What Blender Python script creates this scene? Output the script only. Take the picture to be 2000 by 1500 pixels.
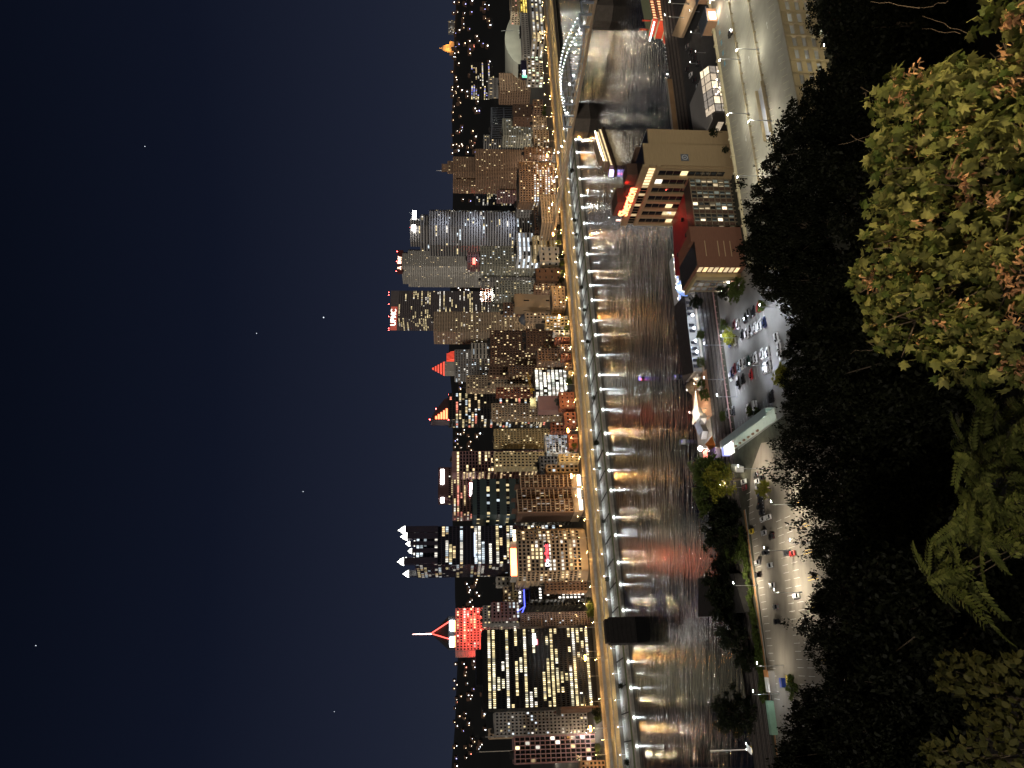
# Night view over a river to a downtown skyline; the picture is turned on its side, so the camera is rolled 90 degrees.
import bpy, math, random
from mathutils import Vector, Matrix
R = random.Random(7)
SC = bpy.context.scene
C = SC.collection
for o in list(bpy.data.objects): bpy.data.objects.remove(o)

# ------------------------------------------------------------------ camera, sky, fill sun, exposure
F = 1450.0; TH = math.atan(107 / 1450); H = 130.0          # focal length in photo pixels, pitch, eye height
cam = bpy.data.cameras.new('camera'); camo = bpy.data.objects.new('camera', cam); C.objects.link(camo)
cam.sensor_fit = 'HORIZONTAL'; cam.sensor_width = 36; cam.lens = F / 2000 * 36
cam.clip_start = .1; cam.clip_end = 20000
right = Vector((1, 0, 0)); fwd = Vector((0, math.cos(TH), -math.sin(TH))); down = Vector((0, -math.sin(TH), -math.cos(TH)))
M = Matrix((down, right, -fwd)).transposed().to_4x4(); M.translation = (0, 0, H)
camo.matrix_world = M; SC.camera = camo

w = bpy.data.worlds.new('World'); SC.world = w; w.use_nodes = True
nt = w.node_tree; nt.nodes.clear()
sky = nt.nodes.new('ShaderNodeTexSky'); sky.sky_type = 'NISHITA'; sky.sun_disc = False
sky.sun_elevation = math.radians(-7); sky.sun_rotation = math.radians(200); sky.altitude = 300
bg = nt.nodes.new('ShaderNodeBackground'); bg.inputs[1].default_value = .02
tc = nt.nodes.new('ShaderNodeTexCoord'); sp = nt.nodes.new('ShaderNodeSeparateXYZ')
rmp = nt.nodes.new('ShaderNodeValToRGB')                    # the glow of the city on the night air, the same all round
els = rmp.color_ramp.elements
els[0].position = 0; els[0].color = (.0095, .0120, .0215, 1)
els[1].position = .62; els[1].color = (.0007, .0012, .0030, 1)
e = els.new(.10); e.color = (.0070, .0090, .0180, 1)
e = els.new(.30); e.color = (.0030, .0043, .0102, 1)
bg2 = nt.nodes.new('ShaderNodeBackground'); bg2.inputs[1].default_value = 1
add = nt.nodes.new('ShaderNodeAddShader'); out = nt.nodes.new('ShaderNodeOutputWorld')
L = nt.links.new
L(sky.outputs[0], bg.inputs[0]); L(tc.outputs['Generated'], sp.inputs[0]); L(sp.outputs['Z'], rmp.inputs[0])
L(rmp.outputs[0], bg2.inputs[0]); L(bg.outputs[0], add.inputs[0]); L(bg2.outputs[0], add.inputs[1]); L(add.outputs[0], out.inputs[0])

sun = bpy.data.lights.new('facade_fill_sun', 'SUN'); sun.energy = .72; sun.angle = math.radians(12); sun.color = (1, .90, .78)  # added sun lamp, fills the facades in place of city glow
suno = bpy.data.objects.new('facade_fill_sun', sun); C.objects.link(suno)
suno.rotation_euler = Vector((.42, .80, -.43)).to_track_quat('-Z', 'Y').to_euler()

SC.render.engine = 'CYCLES'
SC.view_settings.view_transform = 'Standard'; SC.view_settings.look = 'None'
SC.view_settings.exposure = .75; SC.view_settings.gamma = 1
cy = SC.cycles
cy.max_bounces = 5; cy.diffuse_bounces = 2; cy.glossy_bounces = 3; cy.transmission_bounces = 3; cy.transparent_max_bounces = 6
cy.sample_clamp_indirect = 3; cy.sample_clamp_direct = 0; cy.use_light_tree = True; cy.use_denoising = True
cy.caustics_reflective = False; cy.caustics_refractive = False

# ------------------------------------------------------------------ pixel <-> place (a pixel only gives a direction)
Ax = Vector((.886, .464, 0)).normalized(); Bx = Vector((-Ax.y, Ax.x, 0)); Zx = Vector((0, 0, 1))
def ray(x, y): return fwd + right * ((750 - y) / F) + down * ((x - 1000) / F)
CAM = Vector((0, 0, H))
def G(x, y, z=0.):                                           # where the ray of a pixel meets the level z
    d = ray(x, y); return CAM + d * ((z - H) / d.z)
def onb(x, y, b):                                            # where it meets the upright plane b (b runs inland, a along the river)
    d = ray(x, y); return CAM + d * (b / d.dot(Bx))
def AB(a, b, z=0.): return Ax * a + Bx * b + Zx * z
def aof(y, b): return onb(893, y, b).dot(Ax)
def px(p):
    q = Vector(p) - CAM; zc = q.dot(fwd); return 1000 + F * q.dot(down) / zc, 750 - F * q.dot(right) / zc

# ------------------------------------------------------------------ helpers: things, parts, meshes
WL = {}
def put(o, label=None, cat=None, group=None, kind=None):
    if label: o['label'] = label
    if cat: o['category'] = cat
    if group: o['group'] = group
    if kind: o['kind'] = kind
    return o
def thing(name, label, cat, loc=(0, 0, 0), rz=0., group=None):
    o = bpy.data.objects.new(name, None); C.objects.link(o); o.empty_display_size = .3
    o.location = loc; o.rotation_euler = (0, 0, rz); WL[o.name] = Vector(loc)
    return put(o, label, cat, group)
class MB:
    def __init__(s): s.v = []; s.f = []; s.m = []; s.c = []
    def face(s, pts, m=0, c=None):
        n = len(s.v); s.v += [tuple(p) for p in pts]; s.f.append(tuple(range(n, n + len(pts)))); s.m.append(m); s.c.append(c)
    def ob(s, o, ax, ay, az, m=0, c=None):                   # box from a corner and three edges
        o = Vector(o); n = len(s.v)
        for k in (0, 1):
            for p in (o, o + ax, o + ax + ay, o + ay): s.v.append(tuple(p + az * k))
        for q in ((0, 3, 2, 1), (4, 5, 6, 7), (0, 1, 5, 4), (1, 2, 6, 5), (2, 3, 7, 6), (3, 0, 4, 7)):
            s.f.append(tuple(n + i for i in q)); s.m.append(m); s.c.append(c)
        return s
    def bx(s, c, sz, m=0, col=None):
        return s.ob((c[0] - sz[0] / 2, c[1] - sz[1] / 2, c[2]), Vector((sz[0], 0, 0)), Vector((0, sz[1], 0)), Vector((0, 0, sz[2])), m, col)
    def ab(s, a0, a1, b0, b1, z0, z1, m=0, c=None):
        return s.ob(AB(a0, b0, z0), Ax * (a1 - a0), Bx * (b1 - b0), Zx * (z1 - z0), m, c)
    def prism(s, pts, z0, z1, m=0, mt=None):                 # pts: counter-clockwise 2-D outline
        n = len(pts); k = len(s.v)
        for z in (z0, z1): s.v += [(p[0], p[1], z) for p in pts]
        for i in range(n):
            j = (i + 1) % n; s.f.append((k + i, k + j, k + n + j, k + n + i)); s.m.append(m); s.c.append(None)
        s.f.append(tuple(k + n + i for i in range(n))); s.m.append(m if mt is None else mt); s.c.append(None)
        s.f.append(tuple(k + i for i in reversed(range(n)))); s.m.append(m); s.c.append(None)
        return s
    def tube(s, p0, p1, r0, r1=None, n=6, m=0, cap=True):
        p0 = Vector(p0); p1 = Vector(p1); r1 = r0 if r1 is None else r1
        d = (p1 - p0); q = d.to_track_quat('Z', 'Y'); k = len(s.v)
        for p, r in ((p0, r0), (p1, r1)):
            for i in range(n):
                t = 2 * math.pi * i / n; s.v.append(tuple(p + q @ Vector((r * math.cos(t), r * math.sin(t), 0))))
        for i in range(n):
            j = (i + 1) % n; s.f.append((k + i, k + j, k + n + j, k + n + i)); s.m.append(m); s.c.append(None)
        if cap:
            s.f.append(tuple(k + n + i for i in range(n))); s.m.append(m); s.c.append(None)
            s.f.append(tuple(k + i for i in reversed(range(n)))); s.m.append(m); s.c.append(None)
        return s
    def lathe(s, prof, o=(0, 0, 0), n=8, m=0):               # prof: (radius, height) pairs bottom to top
        o = Vector(o); k = len(s.v)
        for r, z in prof:
            for i in range(n):
                t = 2 * math.pi * i / n; s.v.append((o.x + r * math.cos(t), o.y + r * math.sin(t), o.z + z))
        for q in range(len(prof) - 1):
            for i in range(n):
                j = (i + 1) % n; a = k + q * n; s.f.append((a + i, a + j, a + n + j, a + n + i)); s.m.append(m); s.c.append(None)
        a = k + (len(prof) - 1) * n
        s.f.append(tuple(a + i for i in range(n))); s.m.append(m); s.c.append(None)
        s.f.append(tuple(k + i for i in reversed(range(n)))); s.m.append(m); s.c.append(None)
        return s
    def build(s, name, mats, parent=None, local=False, kind=None, smooth=False, label=None):
        me = bpy.data.meshes.new(name)
        v = s.v
        L0 = Vector((0, 0, 0))
        if parent is not None:
            L0 = WL[parent.name]
            if not local: v = [(p[0] - L0.x, p[1] - L0.y, p[2] - L0.z) for p in v]
        me.from_pydata(v, [], s.f)
        if not isinstance(mats, (list, tuple)): mats = [mats]
        for q in mats: me.materials.append(q)
        if len(mats) > 1: me.polygons.foreach_set('material_index', s.m)
        if any(c is not None for c in s.c):
            at = me.attributes.new('wc', 'FLOAT_COLOR', 'FACE'); buf = []
            for c in s.c: buf += list(c or (0, 0, 0)) + [1]
            at.data.foreach_set('color', buf)
        if smooth: me.polygons.foreach_set('use_smooth', [True] * len(s.f))
        me.update()
        o = bpy.data.objects.new(name, me); C.objects.link(o)
        if parent is not None: o.parent = parent
        WL[o.name] = L0
        if kind: o['kind'] = kind
        if label: o['label'] = label
        return o
def dup(o, parent=None, lights=True):
    c = o.copy(); C.objects.link(c); c.parent = parent; WL[c.name] = WL.get(o.name, Vector((0, 0, 0)))
    for ch in o.children:
        if lights or ch.type != 'LIGHT': dup(ch, c, lights)
    return c
def structure(mb, name, mat): return put(mb.build(name, mat), kind='structure')

# ------------------------------------------------------------------ materials
MATS = {}
def pm(name, col, rough=.8, var=.18, scale=.4, bump=0., metal=0., bscale=None, spec=.3, streak=None):
    if name in MATS: return MATS[name]
    m = bpy.data.materials.new(name); m.use_nodes = True; t = m.node_tree; N = t.nodes; P = N['Principled BSDF']
    P.inputs['Roughness'].default_value = rough; P.inputs['Metallic'].default_value = metal; P.inputs['Specular IOR Level'].default_value = spec
    g = N.new('ShaderNodeNewGeometry'); no = N.new('ShaderNodeTexNoise'); no.inputs['Scale'].default_value = scale; no.inputs['Detail'].default_value = 6
    src = g.outputs['Position']
    if streak:
        mp = N.new('ShaderNodeMapping'); mp.inputs['Scale'].default_value = streak; t.links.new(src, mp.inputs[0]); src = mp.outputs[0]
    t.links.new(src, no.inputs['Vector'])
    mx = N.new('ShaderNodeMix'); mx.data_type = 'RGBA'
    mx.inputs[6].default_value = [max(0, c * (1 - var * 1.6)) for c in col] + [1]; mx.inputs[7].default_value = [min(1, c * (1 + var * 1.4)) for c in col] + [1]
    t.links.new(no.outputs[0], mx.inputs[0]); t.links.new(mx.outputs[2], P.inputs['Base Color'])
    if bump:
        b = N.new('ShaderNodeBump'); b.inputs['Strength'].default_value = bump; b.inputs['Distance'].default_value = .1
        n2 = N.new('ShaderNodeTexNoise'); n2.inputs['Scale'].default_value = bscale or scale * 8; n2.inputs['Detail'].default_value = 4
        t.links.new(src, n2.inputs['Vector']); t.links.new(n2.outputs[0], b.inputs['Height']); t.links.new(b.outputs[0], P.inputs['Normal'])
    MATS[name] = m; return m
def em(name, col, st, samp=False):
    if name in MATS: return MATS[name]
    m = bpy.data.materials.new(name); m.use_nodes = True; P = m.node_tree.nodes['Principled BSDF']
    P.inputs['Base Color'].default_value = (.2, .2, .2, 1); P.inputs['Emission Color'].default_value = (*col, 1); P.inputs['Emission Strength'].default_value = st
    if not samp: m.cycles.emission_sampling = 'NONE'
    MATS[name] = m; return m
def winmat():
    m = bpy.data.materials.new('window_glass'); m.use_nodes = True; t = m.node_tree; P = t.nodes['Principled BSDF']
    P.inputs['Base Color'].default_value = (.012, .013, .016, 1); P.inputs['Roughness'].default_value = .12; P.inputs['Specular IOR Level'].default_value = .6
    a = t.nodes.new('ShaderNodeAttribute'); a.attribute_name = 'wc'
    g = t.nodes.new('ShaderNodeNewGeometry'); no = t.nodes.new('ShaderNodeTexNoise'); no.inputs['Scale'].default_value = .9; no.inputs['Detail'].default_value = 3
    mr = t.nodes.new('ShaderNodeMapRange'); mr.inputs[3].default_value = .35; mr.inputs[4].default_value = 1.5
    mx = t.nodes.new('ShaderNodeMix'); mx.data_type = 'RGBA'; mx.blend_type = 'MULTIPLY'; mx.inputs[0].default_value = 1
    l = t.links.new
    l(g.outputs['Position'], no.inputs['Vector']); l(no.outputs[0], mr.inputs[0]); l(a.outputs['Color'], mx.inputs[6]); l(mr.outputs[0], mx.inputs[7])
    l(mx.outputs[2], P.inputs['Emission Color']); P.inputs['Emission Strength'].default_value = 1
    m.cycles.emission_sampling = 'NONE'; return m
WIN = winmat()
def kol(c, k): return tuple(v * k for v in c)
WARM = (1.0, .72, .38); YEL = (1.0, .80, .42); WHT = (1., .93, .80); COOL = (.80, .92, 1.0); AMB = (1., .52, .16)
TAN = pm('tan_stone', (.36, .28, .20), .85, .14, .15, .1); BRN = pm('brown_brick', (.20, .125, .085), .85, .18, .3, .1)
DBR = pm('dark_brown_brick', (.11, .065, .045), .85, .2, .3, .1); RED = pm('red_brick', (.22, .085, .055), .85, .2, .3, .1)
GRY = pm('grey_concrete', (.27, .26, .25), .8, .14, .15); LGR = pm('light_grey_stone', (.40, .38, .34), .8, .12, .12)
OLV = pm('yellow_brick', (.38, .30, .16), .85, .12, .2); PAL = pm('pale_yellow_stone', (.50, .42, .25), .85, .1, .2)
MAU = pm('mauve_granite', (.26, .155, .16), .6, .12, .15); DRK = pm('dark_steel', (.035, .033, .032), .5, .2, .2)
BLK = pm('black_panel', (.012, .012, .013), .35, .2, .2); SLT = pm('slate_panel', (.09, .10, .12), .6, .15, .2)
WHI = pm('white_panel', (.62, .64, .66), .6, .08, .2); GRN = pm('grey_green_stone', (.30, .30, .25), .8, .12, .15)
ROOF = pm('gravel_roof', (.07, .065, .06), .95, .3, .3); MET = pm('galvanised_steel', (.32, .33, .34), .45, .12, 1., metal=.6)
DMET = pm('dark_painted_steel', (.05, .05, .055), .5, .15, 1.); CONC = pm('concrete', (.30, .285, .255), .85, .2, .25, .15)
TEAL = pm('teal_curtain_wall', (.05, .075, .08), .3, .15, .1)

# ------------------------------------------------------------------ facades
def lit(rng, p, pal, br=1., run=0.):
    st = {'on': False, 'c': None}
    def f(i, j, new):
        if new: st['row'] = max(0, min(1, p * (1 if not run else rng.choice((.15, .4, .9, 1.4, 2.4))))); st['on'] = rng.random() < st['row']; st['c'] = rng.choice(pal)
        q = p if not run else st['row']
        if run:
            if rng.random() > run: st['on'] = rng.random() < q; st['c'] = rng.choice(pal)
            on = st['on']
        else:
            on = rng.random() < q; st['c'] = rng.choice(pal)
        if not on: return None
        k = br * rng.choice((.25, .45, .7, 1., 1., 1.4)) * rng.uniform(.8, 1.2); return tuple(c * k for c in st['c'])
    return f
def facade(mw, mg, p0, p1, z0, z1, fh=4., bw=4., wf=.6, hf=.55, mode='grid', rel=.35, lf=None, base=0., top=0., m=0, dark=(0, 0, 0)):
    p0 = Vector((p0[0], p0[1], 0)); p1 = Vector((p1[0], p1[1], 0)); W = (p1 - p0).length
    if W < 1.5: return
    U = (p1 - p0) / W; N = Vector((U.y, -U.x, 0))            # outward when the outline runs counter-clockwise
    zb = z0 + base; zt = z1 - top
    nr = max(1, round((zt - zb) / fh)); nc = max(1, round(W / bw)); h = (zt - zb) / nr; cw = W / nc
    if mode in ('grid', 'vpier'):
        pw = cw * (1 - wf)
        for i in range(nc + 1):
            c = i * cw; a = max(0, c - pw / 2); b = min(W, c + pw / 2)
            mw.ob(p0 + U * a + Zx * z0, U * (b - a), N * rel, Zx * (z1 - z0), m)
    if mode in ('grid', 'hband'):
        sh = h * (1 - hf); r2 = rel - .06 if mode == 'grid' else rel
        for j in range(nr + 1):
            c = zb + j * h; a = max(z0, c - sh / 2); b = min(z1, c + sh / 2)
            if j == 0: a = z0
            if j == nr: b = z1
            mw.ob(p0 + Zx * a + U * .02, U * (W - .04), N * r2, Zx * (b - a), m)
    mg_w = wf if mode != 'hband' else .9; mg_h = hf if mode != 'vpier' else hf
    for j in range(nr):
        for i in range(nc):
            c = lf(i, j, i == 0) if lf else None
            x0 = i * cw + cw * (1 - mg_w) / 2; zz = zb + j * h + h * (1 - mg_h) / 2
            q = p0 + N * .04
            a = q + U * x0 + Zx * zz; b = a + U * cw * mg_w; d = Zx * (h * mg_h)
            mg.face((a, b, b + d, a + d), 0, c or dark)
def foot(yL, yR, b0, k=1., D=None):                          # outline (a, b) of a block that spans photo columns yL..yR with its river front on plane b0
    aR = aof(yR, b0)
    lo, hi = yR + .01, yL
    for _ in range(40):
        yc = (lo + hi) / 2; a0 = aof(yc, b0); W = aR - a0
        d = ray(893, yL); t = a0 / d.dot(Ax) if a0 > 0 else 1e9
        dep = (D if D else max(10, k * W))
        b1 = d.dot(Bx) * t
        if a0 <= 5: lo = yc; continue
        if b1 - b0 > dep: lo = yc
        else: hi = yc
    a0 = aof(yc, b0); dep = D if D else max(10, k * (aR - a0))
    return a0, aR, b0, b0 + dep
def ring(mb, pts, z, h=1.1, t=.5, m=0):                      # parapet round a roof
    n = len(pts)
    for i in range(n):
        a = Vector((*pts[i], 0)); b = Vector((*pts[(i + 1) % n], 0)); U = (b - a); l = U.length
        if l < .01: continue
        U /= l; Nn = Vector((-U.y, U.x, 0)); mb.ob(a + Zx * z, U * l, Nn * t, Zx * h, m)
GND = 6.
ONES = ('', 'first', 'second', 'third', 'fourth', 'fifth', 'sixth', 'seventh', 'eighth', 'ninth', 'tenth', 'eleventh', 'twelfth', 'thirteenth', 'fourteenth', 'fifteenth', 'sixteenth', 'seventeenth', 'eighteenth', 'nineteenth')
def ordn(k):
    if k < 20: return ONES[k]
    t = {2: 'twent', 3: 'thirt', 4: 'fort'}[k // 10]; return t + 'ieth' if k % 10 == 0 else t + 'y ' + ONES[k % 10]
BL = []
def block(mw, mg, mr, pts, z0, z1, st, rng, roof=True, skipback=True):
    """one volume: core, facades, parapet; pts are world (x, y) counter-clockwise"""
    n = len(pts); mw.prism(pts, z0, z1 - .02)
    lf = lit(rng, st.get('p', .2), st.get('pal', (WARM, YEL, WHT)), st.get('br', .8), st.get('run', 0))
    kw = {k: st[k] for k in ('fh', 'bw', 'wf', 'hf', 'mode', 'rel', 'base', 'top', 'dark') if k in st}
    for i in range(n):
        a = Vector((*pts[i], 0)); b = Vector((*pts[(i + 1) % n], 0)); U = (b - a).normalized(); Nn = Vector((U.y, -U.x, 0))
        if skipback and Nn.dot(Bx) > .75: continue
        facade(mw, mg, a, b, z0, z1, lf=lf, **kw)
    if roof:
        cx = sum(p[0] for p in pts) / n; cyy = sum(p[1] for p in pts) / n
        mr.prism([(cx + (p[0] - cx) * .97, cyy + (p[1] - cyy) * .97) for p in pts], z1 - .02, z1 + .25)
        ring(mw, pts, z1 - .01)
def units(root, pts, z, rng, n=3, m=None, hmax=4.5):
    xs = [Vector(p) for p in pts]; c = sum(xs, Vector((0, 0))) / len(xs)
    for k in range(n):
        q = c + (rng.choice(xs) - c) * rng.uniform(.1, .55); s = (xs[0] - c).length
        w_, d_, h_ = rng.uniform(.15, .45) * s, rng.uniform(.15, .35) * s, rng.uniform(1.8, hmax)
        mb = MB(); o = Vector((q.x, q.y, z)) - Ax * w_ / 2 - Bx * d_ / 2
        mb.ob(o, Ax * w_, Bx * d_, Zx * h_).ob(o + Ax * w_ * .1 + Bx * d_ * .1 + Zx * h_, Ax * w_ * .35, Bx * d_ * .5, Zx * .6)
        mb.build('rooftop_unit', m or DRK, root)
def abpts(a0, a1, b0, b1): return [tuple(AB(a, b)[:2]) for a, b in ((a0, b0), (a1, b0), (a1, b1), (a0, b1))]
def tower(label, yL, yR, xt, b0, mat, k=1., D=None, name='office_building', cat='building', z0=GND, nu=2, extra=None, each=False, **st):
    a0, a1, bb0, bb1 = foot(yL, yR, b0, k, D)
    rng = random.Random(hash((yL, yR, xt)) & 0xffff)
    yc = px(AB(a0, bb0, 130))[1]
    z1 = onb(xt, yc, b0).z
    pts = abpts(a0, a1, bb0, bb1)
    root = thing(name, label, cat, AB((a0 + a1) / 2, (bb0 + bb1) / 2, z0))
    mw, mg, mr = MB(), MB(), MB()
    block(mw, mg, mr, pts, z0, z1, st, rng)
    mw.build('wall', mat, root)
    if mg.f: mg.build('window_panes', WIN, root, kind='stuff')
    mr.build('roof', ROOF, root)
    if nu: units(root, pts, z1 + .2, rng, nu)
    if extra: extra(root, a0, a1, bb0, bb1, z0, z1)
    return root, a0, a1, bb0, bb1, z1
FONTC = {}
def text(s, size, o, U, V, mat, root, name='sign_letters', depth=.25, off=0., kind=None, bold=0.):
    cu = bpy.data.curves.new('t', 'FONT'); cu.body = s; cu.size = size; cu.extrude = depth / 2; cu.align_x = 'CENTER'; cu.align_y = 'CENTER'; cu.offset = bold
    to = bpy.data.objects.new('t', cu); me = bpy.data.meshes.new_from_object(to); bpy.data.objects.remove(to); bpy.data.curves.remove(cu)
    U = Vector(U).normalized(); V = Vector(V).normalized(); N = U.cross(V)
    mt = Matrix((U, V, N)).transposed().to_4x4(); mt.translation = Vector(o) + N * (off + depth / 2) - WL[root.name]
    me.transform(mt); me.materials.clear(); me.materials.append(mat); me.name = name
    ob = bpy.data.objects.new(name, me); C.objects.link(ob); ob.parent = root; WL[ob.name] = WL[root.name]
    return ob
def lightof(parent, loc, power, col, kind='POINT', size=.25, rad=None, aim=None, spot=None, blend=.5):
    l = bpy.data.lights.new('lamp_light', kind); l.energy = power; l.color = col
    l.shadow_soft_size = size
    if kind == 'SPOT': l.spot_size = spot or math.radians(130); l.spot_blend = blend
    o = bpy.data.objects.new('lamp_light', l); C.objects.link(o)
    if parent is not None: o.parent = parent; o.location = Vector(loc) - WL[parent.name]
    else: o.location = loc
    if aim is not None: o.rotation_euler = Vector(aim).to_track_quat('-Z', 'Y').to_euler()
    return o
# ================================================================== the setting
def band(name, mat, a0, a1, b0, b1, z, thick=1.):
    return structure(MB().ab(a0, a1, b0, b1, z - thick, z), name, mat)
def water_mat():
    m = bpy.data.materials.new('river_water'); m.use_nodes = True; t = m.node_tree; P = t.nodes['Principled BSDF']; l = t.links.new
    P.inputs['Base Color'].default_value = (.006, .007, .008, 1); P.inputs['Roughness'].default_value = .12; P.inputs['IOR'].default_value = 1.33
    P.inputs['Specular IOR Level'].default_value = 1.0
    g = t.nodes.new('ShaderNodeNewGeometry')
    mp = t.nodes.new('ShaderNodeMapping'); mp.inputs['Rotation'].default_value = (0, 0, math.radians(-6)); mp.inputs['Scale'].default_value = (.26, 1., 1)
    n1 = t.nodes.new('ShaderNodeTexNoise'); n1.inputs['Scale'].default_value = .24; n1.inputs['Detail'].default_value = 5; n1.inputs['Roughness'].default_value = .62; n1.inputs['Distortion'].default_value = .4
    n2 = t.nodes.new('ShaderNodeTexNoise'); n2.inputs['Scale'].default_value = .035; n2.inputs['Detail'].default_value = 3
    mr = t.nodes.new('ShaderNodeMapRange'); mr.inputs[1].default_value = .35; mr.inputs[2].default_value = .7; mr.inputs[3].default_value = .45; mr.inputs[4].default_value = 1.
    mu = t.nodes.new('ShaderNodeMath'); mu.operation = 'MULTIPLY'
    b = t.nodes.new('ShaderNodeBump'); b.inputs['Strength'].default_value = 1.; b.inputs['Distance'].default_value = .62
    l(g.outputs['Position'], mp.inputs[0]); l(mp.outputs[0], n1.inputs['Vector']); l(g.outputs['Position'], n2.inputs['Vector'])
    l(n2.outputs[0], mr.inputs[0]); l(n1.outputs[0], mu.inputs[0]); l(mr.outputs[0], mu.inputs[1]); l(mu.outputs[0], b.inputs['Height']); l(b.outputs[0], P.inputs['Normal'])
    return m
structure(MB().ab(-2500, 4000, 300, 640, -1, 0), 'river', water_mat())
ASPH = pm('asphalt', (.052, .05, .046), .9, .3, .12, .2, streak=(1, 1, 1))
CITY = pm('city_ground', (.06, .055, .05), .9, .3, .05)
ROADC = pm('worn_concrete_road', (.30, .265, .18), .85, .22, .5, streak=(.08, 1, 1))
band('downtown_ground', CITY, -3000, 5500, 690, 5200, GND, 3)
# the wharf: pale river edge, weedy strip, paved car park in bays
band('wharf_edge', pm('wharf_stone', (.34, .32, .27), .9, .3, .5), -700, 760, 586.6, 592.2, 2.25, 3)
band('weedy_strip', pm('weeds', (.10, .13, .05), .95, .4, .8, .3), -700, 760, 592.2, 598.4, 2.15, 3)
def wharf_mat():
    m = bpy.data.materials.new('stained_shadowed_paving'); m.use_nodes = True; t = m.node_tree; P = t.nodes['Principled BSDF']; l = t.links.new
    P.inputs['Roughness'].default_value = .9; g = t.nodes.new('ShaderNodeNewGeometry')
    mp = t.nodes.new('ShaderNodeMapping'); mp.inputs['Scale'].default_value = (.6, 1, 1)
    n = t.nodes.new('ShaderNodeTexNoise'); n.inputs['Scale'].default_value = .16; n.inputs['Detail'].default_value = 7; n.inputs['Roughness'].default_value = .68
    r = t.nodes.new('ShaderNodeValToRGB'); e = r.color_ramp.elements
    e[0].position = .36; e[0].color = (.075, .085, .07, 1); e[1].position = .6; e[1].color = (.34, .35, .31, 1); q = e.new(.47); q.color = (.25, .26, .23, 1)  # dark patches stand for stains and painted tree shadows
    l(g.outputs['Position'], mp.inputs[0]); l(mp.outputs[0], n.inputs['Vector']); l(n.outputs[0], r.inputs[0]); l(r.outputs[0], P.inputs['Base Color']); return m
wh = band('wharf_car_park', wharf_mat(), -700, 760, 598.4, 625, 2.2, 3)
WAL = pm('retaining_wall', (.035, .032, .03), .9, .2, .4)
DIV = []
for k in range(40):
    a = -60 + k * 19.2
    MB().ab(a, a + .9, 598.6, 624.6, 2.2, 2.75).build('bay_divider', WAL, wh)
for k in range(26):                                          # painted stalls
    a = -50 + k * 27.3
    mb = MB()
    for q in range(5): mb.ab(a + q * 2.6, a + q * 2.6 + .28, 612, 618, 2.204, 2.208)
    mb.build('stall_lines', pm('white_paint', (.7, .7, .66), .8, .2, .6), wh, kind='stuff')
# parkway and boulevard
pk = band('parkway', ROADC, -900, 1000, 625.8, 668, 4., 3)
MB().ab(-900, 1000, 625, 625.8, 2.2, 4.9).build('parapet', pm('parapet_dark', (.09, .08, .065), .9, .2, .3), pk)
MB().ab(-900, 1000, 646.2, 647, 4, 5.0).build('median_barrier', CONC, pk)
for b_, c_ in ((634.5, .22), (640.4, .22), (653.6, .22), (660.3, .22)):
    mb = MB()
    for k in range(150): mb.ab(-700 + k * 9., -700 + k * 9. + 4, b_, b_ + c_, 4.004, 4.01)
    mb.build('lane_marks', MATS['white_paint'], pk, kind='stuff')
for b_ in (627.6, 645., 648.3, 666.6):
    MB().ab(-900, 1000, b_, b_ + .25, 4.004, 4.01).build('edge_line', pm('yellow_paint', (.62, .42, .08), .8, .2, .6), pk)
bl = band('riverside_boulevard', pm('worn_asphalt', (.22, .17, .105), .9, .2, .4), -900, 1000, 668, 683, GND - .12, 4)
for b_ in (672.5, 677.3):
    mb = MB()
    for k in range(150): mb.ab(-700 + k * 9., -700 + k * 9. + 3, b_, b_ + .2, GND - .116, GND - .11)
    mb.build('lane_marks', MATS['white_paint'], bl, kind='stuff')
MB().ab(-900, 1000, 667.4, 668, 4, GND + .8).build('retaining_wall', CONC, bl)
band('sidewalk', pm('sidewalk_concrete', (.36, .29, .19), .85, .2, .5), -900, 1000, 683, 692, GND, 4)

# far hills
def hill(X, Y):
    d = math.hypot(X, Y); th = math.atan2(X, Y)
    s = max(0, min(1, (d - 1350) / 1350)); s = s * s * (3 - 2 * s)
    amp = 142 + 7 * math.sin(th * 9 + 1) + 4 * math.sin(th * 23) + 2 * math.sin(th * 61) - 7 * max(0, min(1, (-th - .1) * 4))
    return 5 + amp * s + 3 * math.sin(X * .011) * math.cos(Y * .009) * s
mb = MB(); n1, n2 = 110, 26
for i in range(n1 + 1):
    th = -.85 + 1.7 * i / n1
    for j in range(n2 + 1):
        d = 1340 + (2760 - 1340) * j / n2 + (0 if j < n2 else 900); X, Y = d * math.sin(th), d * math.cos(th); mb.v.append((X, Y, hill(X, Y) - (60 if j == n2 else 0)))
for i in range(n1):
    for j in range(n2):
        k = i * (n2 + 1) + j; mb.f.append((k, k + 1, k + n2 + 2, k + n2 + 1)); mb.m.append(0); mb.c.append(None)
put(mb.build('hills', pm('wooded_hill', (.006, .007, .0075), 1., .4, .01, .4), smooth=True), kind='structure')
def onhill(x, y):
    d = ray(x, y); t = 1360.
    while t < 2700:
        p = CAM + d * t
        if p.z < hill(p.x, p.y): return p
        t += 6
    return CAM + d * 2600

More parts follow.
